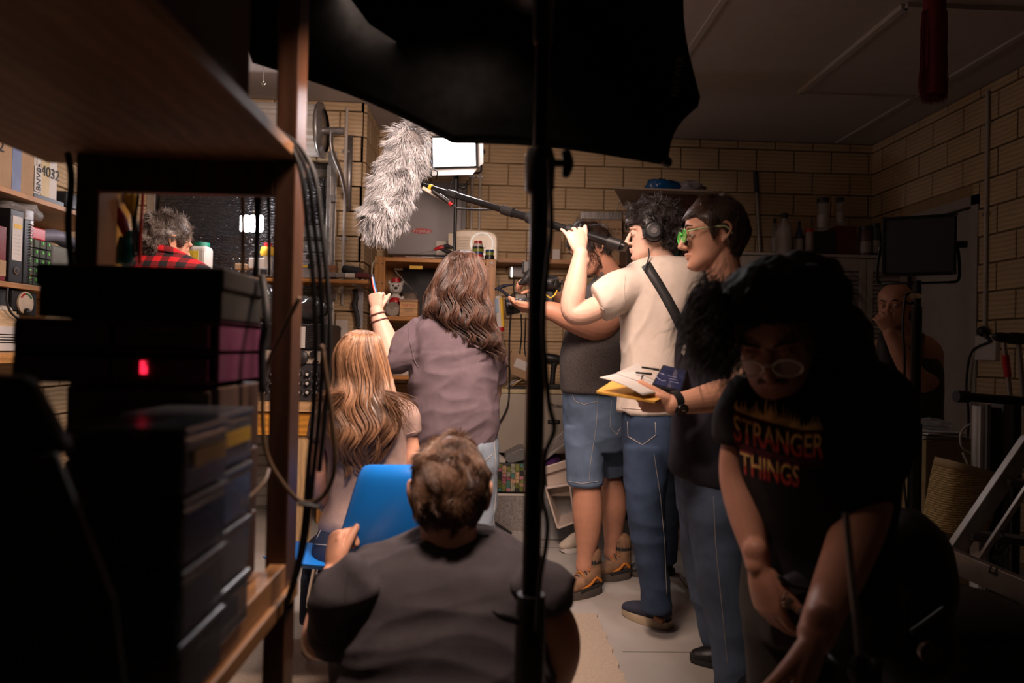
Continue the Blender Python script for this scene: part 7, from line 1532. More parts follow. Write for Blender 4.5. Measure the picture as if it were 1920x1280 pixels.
# strap: ribbon laid on the shirt
L_ = []; Rr = []
for k in range(15):
    u = k/14; cx, cy = 1211+(1292-1211)*u+6*math.sin(u*3), 496+(650-496)*u; dx, dy = 8.0, -5.0
    a, b = pixel_on(bv6, cx-dx, cy-dy, .004), pixel_on(bv6, cx+dx, cy+dy, .004)
    if a and b: L_.append(a); Rr.append(b)
mb = MB(); n_ = len(L_); mb.add(L_+Rr, [(i, i+1, i+1+n_, i+n_) for i in range(n_-1)]); o = mb.build('shoulder_strap', m_blk2, t, True); s_ = o.modifiers.new('s', 'SOLIDIFY'); s_.thickness = .003
m_d6 = denim('denim_indigo', (.038, .062, .115))
def pn6(mb):
    mb.rings(smoothrings([pring(760, 1170, 1268, Y6, .12), pring(790, 1168, 1270, Y6, .13), pring(840, 1170, 1266, Y6, .13), pring(870, 1176, 1262, Y6, .12)], 3)[::-1], 30, e=2.4)
    chain(mb, [(1212, 840, 2.80, 42), (1210, 930, 2.78, 36), (1216, 1010, 2.78, 31), (1226, 1080, 2.79, 27, 27), (1231, 1140, 2.80, 28, 28)], 20, 5)
    chain(mb, [(1238, 840, 2.95, 36), (1246, 900, 3.15, 28), (1250, 960, 3.35, 22), (1250, 1005, 3.5, 19, 19), (1250, 1050, 3.55, 18)], 18, 4)
pj = cloth('jeans', pn6, m_d6, t, .0075, 5, wrinkle(.005, (6, 6, 9), 8)); bv = bvh_of(pj)
seam_px(bv, [(1177, 790), (1178, 818), (1205, 834), (1230, 815), (1228, 788)], t, m_stitch, .0014, 8); seam_px(bv, [(1226, 850), (1238, 930), (1246, 1020), (1250, 1120)], t, m_stitch, .0009, 16)
a = at(1254, 1166, 2.86); a.z = .001; b = at(1166, 1162, 2.86); b.z = .001; a = atZ(1256, 1178, .001); b = atZ(1168, 1150, .001)
hl, d, r, L_ = shoe(t, a, b, .10, col('navy_canvas', (.025, .030, .055), .85), col('dirty_sole', (.42, .33, .22), .7), .070, sole=.030); MB().bar(hl+d*.012+V(0,0,.035), hl+d*.055+V(0,0,.04), .092, .022, V(0,0,1)).build('heel_patch', col('tan_leather', (.32,.14,.06), .5), t, bev=.004)
a = at(1262, 1085, 3.62); a.z = .001; b = at(1236, 1082, 3.6); b.z = .001; shoe(t, a, a+(b-a).normalized()*.26, .09, m_blk2, m_bs)
m_hair6 = hairmat('hair_black', (.008, .006, .006), (.05, .032, .028))
short_hair(W, Rt, 1.0, t, m_hair6, 3600, .062, 1.15, fr=.045, side=-.02, back=-.085, lift=.75, flow=(0, .1, -.25), seed=12, wid=.0009, cl=26, vol=.012, k_=9)
eyes(W, Rt, .97, t, sk=m_skinp); brows(W, .97, t, m_hair6)
mb = MB(); mb.limb([W(-.025, .092, -.054), W(0, .101, -.050), W(.025, .092, -.054)], [.002, .0035, .002], 8, 4); mb.build('moustache', m_hair6, t, True)
# headphones
tq = thing('headphones', W(0, 0, .1), 'black over-ear headphones on the curly haired boom operator', 'headphones')
sd = Rt @ V(1, 0, 0); sgn = -1 if sd.y > 0 else 1           # camera-side ear
for q in (-1, 1):
    c = W(q*.100, -.005, -.010); ax = Rt @ V(q, 0, 0)
    MB()._lat(c-ax*.020, [(.036, 0), (.044, .006), (.044, .018), (.036, .022)], 30, ax, 0).build('ear_pad', m_blk2, tq, 'auto')
    cu = MB()._lat(c+ax*.002, [(.040, 0), (.040, .012), (.034, .020), (.026, .022), (.025, .019), (.004, .019)], 30, ax, 0).build('ear_cup', m_black, tq, 'auto')
    MB()._lat(c+ax*.022, [(.013, 0), (.0125, .001)], 24, ax, 0).build('logo_disc', col('logo_grey', (.10,.09,.09)), cu)
    y_ = MB(); y_.limb([c+ax*.016+(Rt @ V(0, -.012, .035)), c+ax*.016+(Rt @ V(0, 0, .052)), c+ax*.004+(Rt @ V(0, .002, .075))], [(.006, .004)]*3, 8, 4); y_.build('yoke', m_blackm, tq, True)
bd = MB(); bd.limb([W(.102*math.cos(a_), .000, -.010+.150*math.sin(a_)) for a_ in [math.pi*(.16+.68*k/12) for k in range(13)]], [(.006, .014)]*13, 10, 3, ref=Rt @ V(1,0,0)); bd.build('headband', m_black, tq, True)
c = W(sgn*.105, .0, -.05); cable('cable', [at(1216, 466, 2.76), at(1217, 480, 2.76), at(1212, 496, 2.74), at(1209, 505, 2.72)], .0028, m_blk2, 'headphone lead hanging from the ear cup to the neck')
tag(MB().ball(at(1268, 466, Y6+.12), (.03, .03, .04), 14).build('green_bottle', col('green_glass', (.0, .06, .03), .2), None, True), 'dark green bottle shape between the two heads', 'bottle')

# ---------------------------------------------------------------- director with script
t = person(at(1340, 1260, 2.4), 'man with green safety glasses and navy t-shirt holding a script, facing left')
Y7 = 2.40; hc = at(1338, 440, Y7); Rt = head_frame((-1, .05, -.08)); hm, W = head(hc, Rt, 1.06, neck=at(1368, 560, Y7), nr=.062, vox=.0030)
am, ap = arm_hand([(1345, 600, 2.36, 40), (1385, 680, 2.30, 38), (1392, 735, 2.24, 34), (1350, 742, 2.16, 31), (1300, 752, 2.12, 24), (1262, 758, 2.10, 20)], dict(d=(-1, -.02, .02), n_=(.1, .75, .65), th=(-.2, .3, 1), size=1.02, curl=(.75, .85, .95, 1.05), thumb=(.35, .9), tcurl=.6, spread=.02, wrist_r=.030), .0034)
body_build(t, [(hm, 0), (am, 0)], [m_skin], [[(1350, 605, 2.37, 20), (1372, 570, 2.4, 26), (1400, 610, 2.44, 22)], [(1370, 580, 2.4, 34), (1355, 720, 2.4, 56), (1345, 870, 2.4, 56)]])
m_navy = fabric('tee_navy', (.022, .020, .030))
def sh7(mb):
    mb.rings(smoothrings([pring(542, 1318, 1408, Y7, .07), pring(562, 1292, 1440, Y7, .11), pring(600, 1278, 1455, Y7, .14), pring(660, 1270, 1450, Y7, .15), pring(740, 1266, 1440, Y7, .155), pring(820, 1262, 1430, Y7, .155), pring(880, 1258, 1425, Y7, .155, -.1), pring(905, 1262, 1425, Y7, .15, -.2)], 4)[::-1], 38, e=2.3)
    chain(mb, [(1345, 590, 2.36, 44), (1372, 640, 2.31, 46, 46), (1382, 676, 2.28, 44, 44)], 20, 4)
sh = cloth('t_shirt', sh7, m_navy, t, .0075, 7, wrinkle(.006, (5, 4, 4), 17)); bv = bvh_of(sh)
q = [pixel_on(bv, x, y, .002) for x, y in ((1292, 612), (1302, 608), (1292, 640), (1283, 666), (1278, 662))]
if all(q): b = MB(); b.prism(q, V(0, -.0012, 0)); b.build('white_print', m_paper, t)
m_d7 = denim('denim_blue_grey', (.075, .105, .165))
def pn7(mb):
    mb.rings(smoothrings([pring(880, 1272, 1408, Y7, .14), pring(930, 1272, 1408, Y7, .15), pring(970, 1280, 1404, Y7, .14)], 3)[::-1], 30, e=2.4)
    chain(mb, [(1340, 940, 2.34, 50), (1350, 1060, 2.32, 45), (1366, 1160, 2.32, 40), (1376, 1240, 2.33, 36, 36), (1382, 1290, 2.34, 38, 38)], 20, 5)
    chain(mb, [(1320, 940, 2.5, 44), (1316, 1040, 2.55, 34), (1330, 1130, 2.58, 30), (1345, 1205, 2.6, 26)], 20, 5)
pj = cloth('jeans', pn7, m_d7, t, .0075, 5, wrinkle(.006, (7, 7, 8), 3)); bv = bvh_of(pj)
seam_px(bv, [(1338, 930), (1342, 1020), (1352, 1120), (1365, 1250)], t, m_stitch, .001, 16)
b = atZ(1293, 1240, .001); a = b+V(.27,-.07,0); shoe(t, a, b, .09, m_black, m_blk2, .075, sole=.02)
a = at(1400, 1300, 2.33); a.z = .001; shoe(t, a, a+V(-.08,-.26,0), .10, m_black, m_blk2, .075, sole=.02)
m_hair7 = hairmat('hair_brown_short', (.030, .016, .010), (.12, .060, .035))
short_hair(W, Rt, 1.06, t, m_hair7, 4200, .030, .25, fr=.060, side=-.012, back=-.088, lift=.35, flow=(0, .15, -.7), seed=21, wid=.0008, cl=20, vol=.002)
eyes(W, Rt, 1.06, t); brows(W, 1.06, t, m_hair7)
tq = thing('safety_glasses', W(0, .1, 0), 'bright green safety glasses with pale arms on the man in profile', 'glasses')
for q in (-1, 1):
    l = MB(); l.tube([W(q*.031, .104, -.002), W(q*.031, .106, -.002)], [(.020, .027), (.020, .027)], 22, ref=Rt @ V(0,0,1)); l.build('lens', mat('green_lens', (.05, .55, .06), .1, alpha=.72, spec=.9), tq, 'auto')
    l = MB(); l.tube([W(q*.031+.028*math.cos(a_), .106, -.002+.021*math.sin(a_)) for a_ in [6.2832*k/22 for k in range(23)]], .0022, 8); l.build('rim', col('bright_green', (.08, .6, .06), .3), tq, True)
    l = MB(); l.limb([W(q*.058, .100, .008), W(q*.074, .060, .012), W(q*.088, .000, .014), W(q*.088, -.020, .008), W(q*.086, -.036, -.012)], [.0032]*5, 8, 5); l.build('temple_arm', col('pale_lime', (.50, .62, .30), .3), tq, True)
MB().limb([W(-.008, .108, .004), W(0, .112, .006), W(.008, .108, .004)], [.003]*3, 8, 3).build('bridge', col('bright_green', (.08,.6,.06)), tq, True)
wa = at(1253, 757, 2.10); watch(at(1266, 755, 2.105), at(1300, 752, 2.12)-at(1262, 758, 2.10), .0335, t, (-.2, -.9, -.55), wd=.026, fr=.021)
# arm hair is too fine; script pages, envelope, tablet, pens
def sheet(pts, th, name, m, label, cat, sub=0):
    o = MB().prism(pts, V(0,0,th)).build(name, m); return tag(o, label, cat)
sheet([at(1118, 733, 1.98), at(1228, 752, 1.98), at(1262, 736, 2.3), at(1150, 712, 2.35)], -.006, 'manila_envelope', col('manila', (.68, .36, .06), .7), 'orange manila envelope under the script pages', 'envelope')
t = thing('script_pages', at(1190, 715, 2.1), 'white printed script pages held in the hand', 'papers')
A, B, Cc, D = at(1124, 717, 2.0), at(1205, 748, 1.98), at(1266, 736, 2.25), at(1185, 700, 2.3); A.z += .004
g = []; n1 = 10
for i in range(n1+1):
    for k in range(n1+1):
        u, v_ = i/n1, k/n1; p = (A*(1-u)+B*u)*(1-v_)+(D*(1-u)+Cc*u)*v_; p.z += .010*math.sin(u*math.pi)*(1-v_)*.7 + .010; g.append(p)
fs = [(i*(n1+1)+k, i*(n1+1)+k+1, (i+1)*(n1+1)+k+1, (i+1)*(n1+1)+k) for i in range(n1) for k in range(n1)]
o = MB().add(g, fs).build('page', m_paper, t, True); s_ = o.modifiers.new('s', 'SOLIDIFY'); s_.thickness = .002; s_.offset = -1
E_ = at(1196, 686, 2.35); o = MB().add([A.lerp(D, .45)+V(0,0,.013), E_+V(0,0,.01), at(1206, 698, 2.3)+V(0,0,.005), A.lerp(Cc, .5)+V(0,0,.018)], [(0,1,2,3)]).build('curled_page', m_paper, t); s_ = o.modifiers.new('s', 'SOLIDIFY'); s_.thickness = .001
c = MB(); random.seed(9)
for i in range(13):
    v_ = .08+.065*i; u0, u1_ = .18+.03*random.random(), random.uniform(.45, .85)
    f_ = lambda u, v_: (A*(1-u)+B*u)*(1-v_)+(D*(1-u)+Cc*u)*v_+V(0,0,.0112+.010*math.sin(u*math.pi)*(1-v_)*.7)
    # lines run along the far direction of the page
    p_, q_ = f_(u0*.6+.1, v_*1.0), f_(u1_, v_)
    pts = [f_(u0*.6+.1+(u1_-u0*.6-.1)*k/5, v_) for k in range(6)]; c.tube(pts, (.0005), 4)
c.build('printed_lines', col('print_grey', (.15, .13, .13)), t)['kind'] = 'stuff'
tq = thing('tablet', at(1246, 705, 2.3), 'black tablet playback screen resting on the script', 'tablet')
A2, B2, C2, D2 = at(1221, 722, 2.15), at(1278, 735, 2.15), at(1290, 694, 2.32), at(1243, 683, 2.32)
nrm = (B2-A2).cross(D2-A2).normalized(); nrm = nrm if nrm.z > 0 else -nrm
MB().prism([A2, B2, C2, D2], -nrm*.022).build('case', m_black, tq, bev=.003); ins = [p_.lerp((A2+B2+C2+D2)/4, .12)+nrm*.001 for p_ in (A2, B2, C2, D2)]
MB().prism(ins, nrm*.0006).build('screen', mat('tablet_screen', (.02, .02, .05), .1, emit=(.10, .12, .30), es=.06, var=.6, vs=25), tq)
c = MB(); cc_ = ins[0].lerp(ins[2], .4)+nrm*.0015; e1 = (B2-A2).normalized(); e2 = nrm.cross(e1)
c.tube([cc_-e1*.02+(e1*math.cos(a_)*.018+e2*math.sin(a_)*.028) for a_ in [.8+4.6*k/16 for k in range(17)]], .0009, 5)
for k in range(3): c.bar(cc_+e1*(.005)+e2*(-.02+.02*k), cc_+e1*.035+e2*(-.018+.02*k), .0016, .0006, nrm)
c.build('screen_graphics', mat('screen_lines', (.3,.3,.4), emit=(.5, .5, .7), es=.2), tq)
fr = A2-nrm*.011; MB().bar(fr+e1*.006-V(0,.0015,0), fr+e1*.028-V(0,.0015,0), .001, .008, V(0,0,1)).build('barcode_label', m_paper, tq)
for i, (a, b, lb) in enumerate(((at(1192, 705, 2.2), at(1222, 708, 2.2), 'near black pen lying on the script'), (at(1203, 695, 2.28), at(1236, 700, 2.28), 'far black pen lying on the script'))):
    q = thing('pen', a, lb, 'pen'); a = a+V(0,0,.012); b = b+V(0,0,.012); MB().cyl(a, a.lerp(b, .65), .0035, n=10).build('barrel', m_black, q); MB().cyl(a.lerp(b, .65), b, .0042, n=10).build('pen_cap', m_blk2, q)

# ---------------------------------------------------------------- bald person at the back
t = person(at(1690, 1000, 3.5), 'laughing bald person in black tank top, hand on mouth, in the dark background')
Y9 = 3.45; hc = at(1678, 572, Y9); Rt = head_frame((-.75, -.62, -.12)); hm, W = head(hc, Rt, .98, neck=at(1705, 650, Y9), nr=.055, vox=.005)
am, _ = arm_hand([(1748, 665, 3.45, 28), (1742, 710, 3.40, 27), (1722, 712, 3.3, 22), (1690, 665, 3.24, 17), (1668, 625, 3.24, 12)], dict(d=(-.35, .1, .9), n_=(.2, 1, .1), th=(1, 0, .3), size=.9, curl=(.6, .65, .7, .7), thumb=(.7, .7), tcurl=.4), .005)
ax_, _ = arm_hand([(1648, 650, 3.55, 22), (1640, 720, 3.55, 20), (1665, 780, 3.4, 17)], None, .008)
tm = MB(); tm.rings(smoothrings([pring(628, 1680, 1740, Y9, .06), pring(650, 1650, 1765, Y9, .09), pring(690, 1650, 1760, Y9, .11), pring(800, 1655, 1750, Y9, .12)], 3)[::-1], 26); tb = remesh(tm, .01, 5)
body_build(t, [(hm, 0), (am, 0), (ax_, 0), (tb, 0)], [m_skind])
def tk(mb):
    mb.rings(smoothrings([pring(672, 1652, 1752, Y9, .125), pring(700, 1645, 1762, Y9, .14), pring(780, 1642, 1760, Y9, .16), pring(860, 1640, 1770, Y9, .17), pring(1000, 1645, 1775, Y9, .16), pring(1090, 1655, 1760, Y9, .13)], 3)[::-1], 30)
    chain(mb, [(1662, 628, Y9-.02, 12), (1660, 650, Y9-.1, 13), (1665, 690, Y9-.10, 16)], 12, 3); chain(mb, [(1722, 630, Y9-.02, 10), (1718, 655, Y9-.1, 11), (1705, 690, Y9-.11, 16)], 12, 3)
cloth('tank_top', tk, m_blk2, t, .010, 6, wrinkle(.005, (5, 5, 8), 5)); eyes(W, Rt, .98, t, lid=.3, sk=m_skind); brows(W, .98, t, m_hair5)
mb = MB(); mb.limb([W(-.022, .094, -.068), W(0, .099, -.072), W(.022, .094, -.068)], [.002, .005, .002], 8, 4); mb.build('smile', m_paper, t, True)

# ---------------------------------------------------------------- man in plaid behind the rack
t = person(at(310, 600, 2.95), 'curly grey haired man in a red and black plaid shirt seen through the rack')
Y1 = 2.95; hc = at(312, 458, Y1); Rt = head_frame((.62, .78, -.22)); hm, W = head(hc, Rt, 1.0, neck=at(295, 520, Y1), nr=.058, vox=.0045)
ar, _ = arm_hand([(350, 560, Y1, 26), (400, 640, Y1+.1, 24), (440, 700, Y1+.3, 18)], None, .01)
body_build(t, [(hm, 0)], [m_skin])
m_plaid = bpy.data.materials.new('plaid'); m_plaid.use_nodes = True; N = m_plaid.node_tree.nodes; L = m_plaid.node_tree.links; p_ = N['Principled BSDF']; p_.inputs['Roughness'].default_value = .9
tc = N.new('ShaderNodeTexCoord'); sx_ = N.new('ShaderNodeSeparateXYZ'); L.new(tc.outputs['Object'], sx_.inputs[0]); outs = []
for ch in ('X', 'Z'):
    m1 = N.new('ShaderNodeMath'); m1.operation = 'MULTIPLY'; m1.inputs[1].default_value = 16 if ch == 'X' else 22; L.new(sx_.outputs[ch], m1.inputs[0]); m2 = N.new('ShaderNodeMath'); m2.operation = 'FRACT'; L.new(m1.outputs[0], m2.inputs[0]); m3 = N.new('ShaderNodeMath'); m3.operation = 'GREATER_THAN'; m3.inputs[1].default_value = .5; L.new(m2.outputs[0], m3.inputs[0]); outs.append(m3)
ad = N.new('ShaderNodeMath'); ad.operation = 'ADD'; L.new(outs[0].outputs[0], ad.inputs[0]); L.new(outs[1].outputs[0], ad.inputs[1]); dv = N.new('ShaderNodeMath'); dv.operation = 'MULTIPLY'; dv.inputs[1].default_value = .5; L.new(ad.outputs[0], dv.inputs[0])
cr_ = N.new('ShaderNodeValToRGB'); cr_.color_ramp.interpolation = 'CONSTANT'; cr_.color_ramp.elements[0].color = (.62, .008, .015, 1); cr_.color_ramp.elements[1].position = .75; cr_.color_ramp.elements[1].color = (.01, .008, .01, 1); e_ = cr_.color_ramp.elements.new(.3); e_.color = (.16, .006, .01, 1); L.new(dv.outputs[0], cr_.inputs[0]); L.new(cr_.outputs[0], p_.inputs['Base Color'])
def sh1(mb):
    mb.rings(smoothrings([pring(466, 280, 330, Y1, .055), pring(480, 262, 352, Y1, .085), pring(495, 240, 380, Y1, .12), pring(530, 225, 400, Y1, .15), pring(620, 225, 400, Y1, .16), pring(800, 235, 390, Y1, .15)], 3)[::-1], 34, e=2.3)
cloth('plaid_shirt', sh1, m_plaid, t, .008, 5, wrinkle(.006, (6, 6, 6), 14))
MB().limb([at(262, 470, Y1-.03), at(290, 463, Y1-.09), at(325, 470, Y1-.07), at(345, 482, Y1)], [(.014, .006)]*4, 10, 4, ref=V(0,0,1)).build('collar', m_plaid, t, True)
def pn1(mb): mb.rings(smoothrings([pring(790, 240, 385, Y1, .14), pring(900, 240, 385, Y1, .14), pring(1140, 255, 370, Y1, .1)], 3)[::-1], 20)
cloth('trousers', pn1, m_d6, t, .015, 3)
m_hair1 = hairmat('hair_grey_brown', (.045, .030, .022), (.34, .29, .26))
short_hair(W, Rt, 1.0, t, m_hair1, 2600, .042, .9, fr=.078, side=-.01, back=-.085, lift=.6, flow=(0, -.3, -.3), seed=31, wid=.0009, cl=24, vol=.004)

# ---------------------------------------------------------------- long haired person, foreground right
t = person(at(1480, 1280, 1.42), 'long haired person with glasses and flame lettered black t-shirt looking down')
Y8 = 1.36; hc = at(1452, 618, Y8); Rt = head_frame((-.42, -.72, -.60), (-.25, -.3, 1)); hm, W = head(hc, Rt, 1.02, neck=at(1540, 705, Y8+.09), nr=.060, vox=.0030, jaw=1.06)
m_sk8 = skin('skin_olive', (.58, .28, .19))
am, _ = arm_hand([(1392, 780, 1.42, 44), (1380, 850, 1.43, 35), (1383, 900, 1.43, 33), (1400, 965, 1.40, 34), (1416, 1030, 1.36, 26), (1422, 1058, 1.34, 24)], dict(d=(.18, -.12, -1), n_=(.85, .35, .1), th=(.5, -.8, 0), size=1.0, curl=(.35, .4, .4, .45), thumb=(.5, .9), tcurl=.5, spread=.04, wrist_r=.028), .0036)
ar, _ = arm_hand([(1640, 800, 1.36, 66), (1630, 900, 1.34, 56), (1615, 970, 1.30, 48), (1582, 1060, 1.22, 44), (1545, 1150, 1.12, 36), (1530, 1190, 1.08, 34)], dict(d=(-.30, -.18, -.95), n_=(-.6, .4, -.2), th=(-.4, -.8, .1), size=1.0, curl=(.5, .55, .6, .6), thumb=(.5, .9), tcurl=.5, spread=.04, wrist_r=.030), .0038)
body_build(t, [(hm, 0), (am, 0), (ar, 0)], [m_sk8], [[(1400, 790, 1.44, 26), (1530, 725, 1.47, 40), (1630, 800, 1.38, 36)], [(1535, 725, 1.47, 44), (1525, 880, 1.45, 100), (1530, 1020, 1.46, 100)]])
m_blk8 = fabric('tee_black', (.022, .019, .020))
Yb = 1.46
def sh8(mb):
    mb.rings(smoothrings([pring(672, 1470, 1620, Yb+.02, .08), pring(690, 1420, 1660, Yb, .12), pring(730, 1385, 1690, Yb, .15), pring(800, 1372, 1680, Yb-.02, .17), pring(870, 1372, 1665, Yb-.03, .17), pring(950, 1390, 1650, Yb-.02, .165), pring(1010, 1400, 1650, Yb, .16), pring(1060, 1405, 1650, Yb, .16)], 4)[::-1], 44, e=2.4)
    chain(mb, [(1420, 730, Yb-.02, 44), (1392, 780, 1.43, 48, 48), (1384, 828, 1.43, 42, 42)], 20, 5)
    chain(mb, [(1610, 740, Yb-.02, 60), (1636, 810, 1.38, 72, 72), (1632, 880, 1.36, 66, 66)], 20, 5)
sh = cloth('t_shirt', sh8, m_blk8, t, .0065, 8, wrinkle(.006, (4, 4, 7), 23)); bv = bvh_of(sh)
# lettering printed on the shirt
def warp(u, v_):     # logo space (0..1, 0..1) -> pixels
    x = 1374+(1546-1374)*u; top = 769+ (808-769)*min(1, u*1.35)**.8; bot = top+118-8*u; return x - 4*v_ + 10*v_*(1-u), top+(bot-top)*v_
def printed(name, polys, m, off):
    mb = MB()
    for poly in polys:
        vs = []
        for u, v_ in poly:
            q = pixel_on(bv, *warp(u, v_), off)
            if q is None: break
            vs.append(q)
        else: mb.add(vs, [tuple(range(len(vs)))])
    if mb.v: return mb.build(name, m, t)
m_fl = mat('flame_print', (.85, .55, .20), .8, var=.35, vs=60); m_rd = mat('letter_red', (.62, .065, .03), .8, var=.4, vs=70); m_yl = mat('letter_yellow', (.9, .56, .18), .8, var=.35, vs=60)
m_dr = col('outline_red', (.26, .02, .04), .8)
def letters(s, u0, u1, v0, v1, off, m, grow=0, name='lettering', split=None, sizes=None):
    cu = bpy.data.curves.new('t', 'FONT'); cu.body = s; cu.size = 1; cu.resolution_u = 3; cu.offset = grow
    o = bpy.data.objects.new('t', cu); C.objects.link(o); me = evald(o); xs = [v.co.x for v in me.vertices]; ys = [v.co.y for v in me.vertices]; xa, xb_, ya, yb2 = min(xs), max(xs), min(ys), max(ys)
    bm = bmesh.new(); bm.from_mesh(me); bmesh.ops.triangulate(bm, faces=bm.faces); bmesh.ops.subdivide_edges(bm, edges=[e for e in bm.edges if e.calc_length() > .25], cuts=2, use_grid_fill=False); bmesh.ops.triangulate(bm, faces=bm.faces)
    mb = MB(); ok = []; 
    for v in bm.verts:
        u = u0+(u1-u0)*(v.co.x-xa)/(xb_-xa); y = (v.co.y-ya)/(yb2-ya); vv = v1+(v0-v1)*y
        sc = 1 if sizes is None else 1+sizes*(abs(u-.5)*2)**2; vv = (v0+v1)/2+(vv-(v0+v1)/2)*sc
        q = pixel_on(bv, *warp(u, vv), off); mb.v.append(tuple(q) if q else (0,0,0)); ok.append(q is not None)
    bm.verts.index_update()
    for f in bm.faces:
        if all(ok[v.index] for v in f.verts):
            y = sum((v.co.y-ya)/(yb2-ya) for v in f.verts)/3; mb.f.append(tuple(v.index for v in f.verts)); mb.mi.append(1 if (split and y > split) else 0)
    bm.free(); o = mb.build(name, m, t); return o
letters('STRANGER', 0, 1, .04, .46, .0012, m_dr, .035, 'letter_outline', sizes=.12); letters('STRANGER', .01, .99, .07, .43, .0022, [m_rd, m_yl], 0, 'lettering', .45, sizes=.12)
letters('THINGS', .06, .74, .56, .97, .0012, m_dr, .035, 'letter_outline', sizes=.0); letters('THINGS', .07, .73, .60, .93, .0022, [m_rd, m_yl], 0, 'lettering', .45)
def strip(u0, u1, v0, h, n_=24): return [[(u0+(u1-u0)*k/n_, v0), (u0+(u1-u0)*(k+1)/n_, v0), (u0+(u1-u0)*(k+1)/n_, v0+h), (u0+(u1-u0)*k/n_, v0+h)] for k in range(n_)]
for st_ in (strip(.02, 1, -.01, .014), strip(.0, 1, .49, .012), strip(.02, 1, .53, .010), strip(.76, .98, .60, .010)): printed('border_line', st_, m_dr, .0016)
random.seed(14); fl = strip(.03, .98, -.07, .05); u = .04
while u < .97:
    h = random.uniform(.12, .42)*(.9 if u < .85 else 1); w_ = random.uniform(.016, .03); sw = random.uniform(-.02, .03); n4 = 5; pts = [(u-w_+sw*(k/n4)**2+w_*.9*(k/n4), -.05-h*k/n4+0) for k in range(n4)]; pts2 = [(u+w_+sw*(k/n4)**2-w_*.9*(k/n4)+.008*math.sin(k*1.5), -.05-h*k/n4) for k in range(n4)]
    for k in range(n4-1): fl.append([pts[k], pts2[k], pts2[k+1], pts[k+1]])
    fl.append([pts[-1], pts2[-1], (u+sw, -.05-h)]); u += random.uniform(.035, .055)
printed('flame_print', fl, m_fl, .0016)
def pn8(mb):
    mb.rings(smoothrings([pring(1040, 1408, 1650, Yb, .165), pring(1120, 1405, 1660, Yb, .17), pring(1180, 1405, 1660, Yb, .16)], 3)[::-1], 34, e=2.4)
    chain(mb, [(1460, 1150, Yb, 62), (1465, 1300, Yb, 56), (1475, 1500, Yb, 46), (1480, 1680, Yb, 40)], 18, 4); chain(mb, [(1590, 1150, Yb, 62), (1592, 1300, Yb, 56), (1590, 1500, Yb, 46), (1590, 1680, Yb, 40)], 18, 4)
cloth('trousers', pn8, col('trouser_black', (.028, .022, .020), .85), t, .010, 6, wrinkle(.006, (7, 7, 6), 13))
for px in (1480, 1590): s1 = at(px, 1700, Yb); s1.z = .001; shoe(t, s1+V(0,.05,0), s1+V(-.03,-.22,0), .10, m_black, m_blk2)
m_hair8 = hairmat('hair_jet_black', (.006, .004, .003), (.034, .021, .015), .8)
P_ = []; T2 = []; rg = np.random.default_rng(77)
# hair: volume of curls built from scalp down both sides
hcen = W(0, -.02, .03); cp = MB(); cp.ball(hcen, (.112*1.0, .115, .112), 24); 
for (px, py, Y, r1, r2) in ((1500, 560, 1.40, .10, .10), (1560, 640, 1.44, .085, .09), (1575, 700, 1.45, .08, .09), (1535, 660, 1.47, .08, .09)): cp.ball(at(px, py, Y), (r1, r1, r2), 18)
fdir = Rt @ V(0, 1, 0); 
hmm = remesh(cp, .006, 4, .5, lambda p, n_: .008*nz(p, 22)+.004*nz(p, 55)); hmm.materials.append(m_hair8)
# keep the face clear: pull cap behind the hairline plane
fc = W(0, .050, .0); co = np.empty(len(hmm.vertices)*3, np.float32); hmm.vertices.foreach_get('co', co); co = co.reshape(-1, 3)
inv = Rt.inverted(); loc = np.array([(inv @ (Vector(c)-hc))[:] for c in co.tolist()])/1.02
for i, (x, y, z) in enumerate(loc):
    lim = .078 if z > .085 else (.03 if z > .05 else (.02 if abs(x) > .06 else -.02))
    if z < .06 and abs(x) < .085 and y > -.005: 
        lx_, ly_, lz_ = x*.8, min(y, -.02), z; co[i] = W(lx_, ly_, lz_)[:]
hmm.vertices.foreach_set('co', co.ravel()); hmm.update(); o = link('hair_mass', hmm, t, True); o.data.attributes.new('tint', 'FLOAT', 'POINT')
def curlrow(p, dr, Ls, seed, k_=14, g=.25, amp=.010, fr_=60):
    row = []; ph = seed; q = Vector(p)
    u_ = dr.orthogonal().normalized(); v_ = dr.cross(u_)
    for k in range(k_):
        s_ = k/(k_-1); a_ = ph + s_*Ls*fr_; row.append(tuple(q + (u_*math.cos(a_)+v_*math.sin(a_))*amp*min(1, s_*3))); dr = (dr+V(0,0,-g*.3)).normalized(); q = q+dr*Ls/(k_-1)
    return row
for i in range(2600):
    d = V(*rg.normal(size=3)).normalized(); l = V(d.x*.085, -.006+d.y*.105, .016+d.z*.105)
    if l.z < hairline(l, .070, -.01, -.09): continue
    nrm = Rt @ d; cl = noise.noise_vector(l*22); side = Rt @ V(math.copysign(1, l.x), 0, 0)
    dr = (nrm*.30 + cl*.7 + Rt @ V(0,-.50,-.2) + side*.30 + V(.1,0,-.55)).normalized(); root = W(*l); ln = rg.uniform(.09, .16)
    if l.y > .045: dr = (dr+side*1.1+Rt @ V(0,.15,0)).normalized()
    P_.append(curlrow(root+nrm*.008, dr, ln, nz(l, 14)*9+rg.normal()*.3, amp=.009+.004*rg.random())); T2.append(min(1, max(0, .3+.7*nz(l, 16)+rg.normal()*.2)))
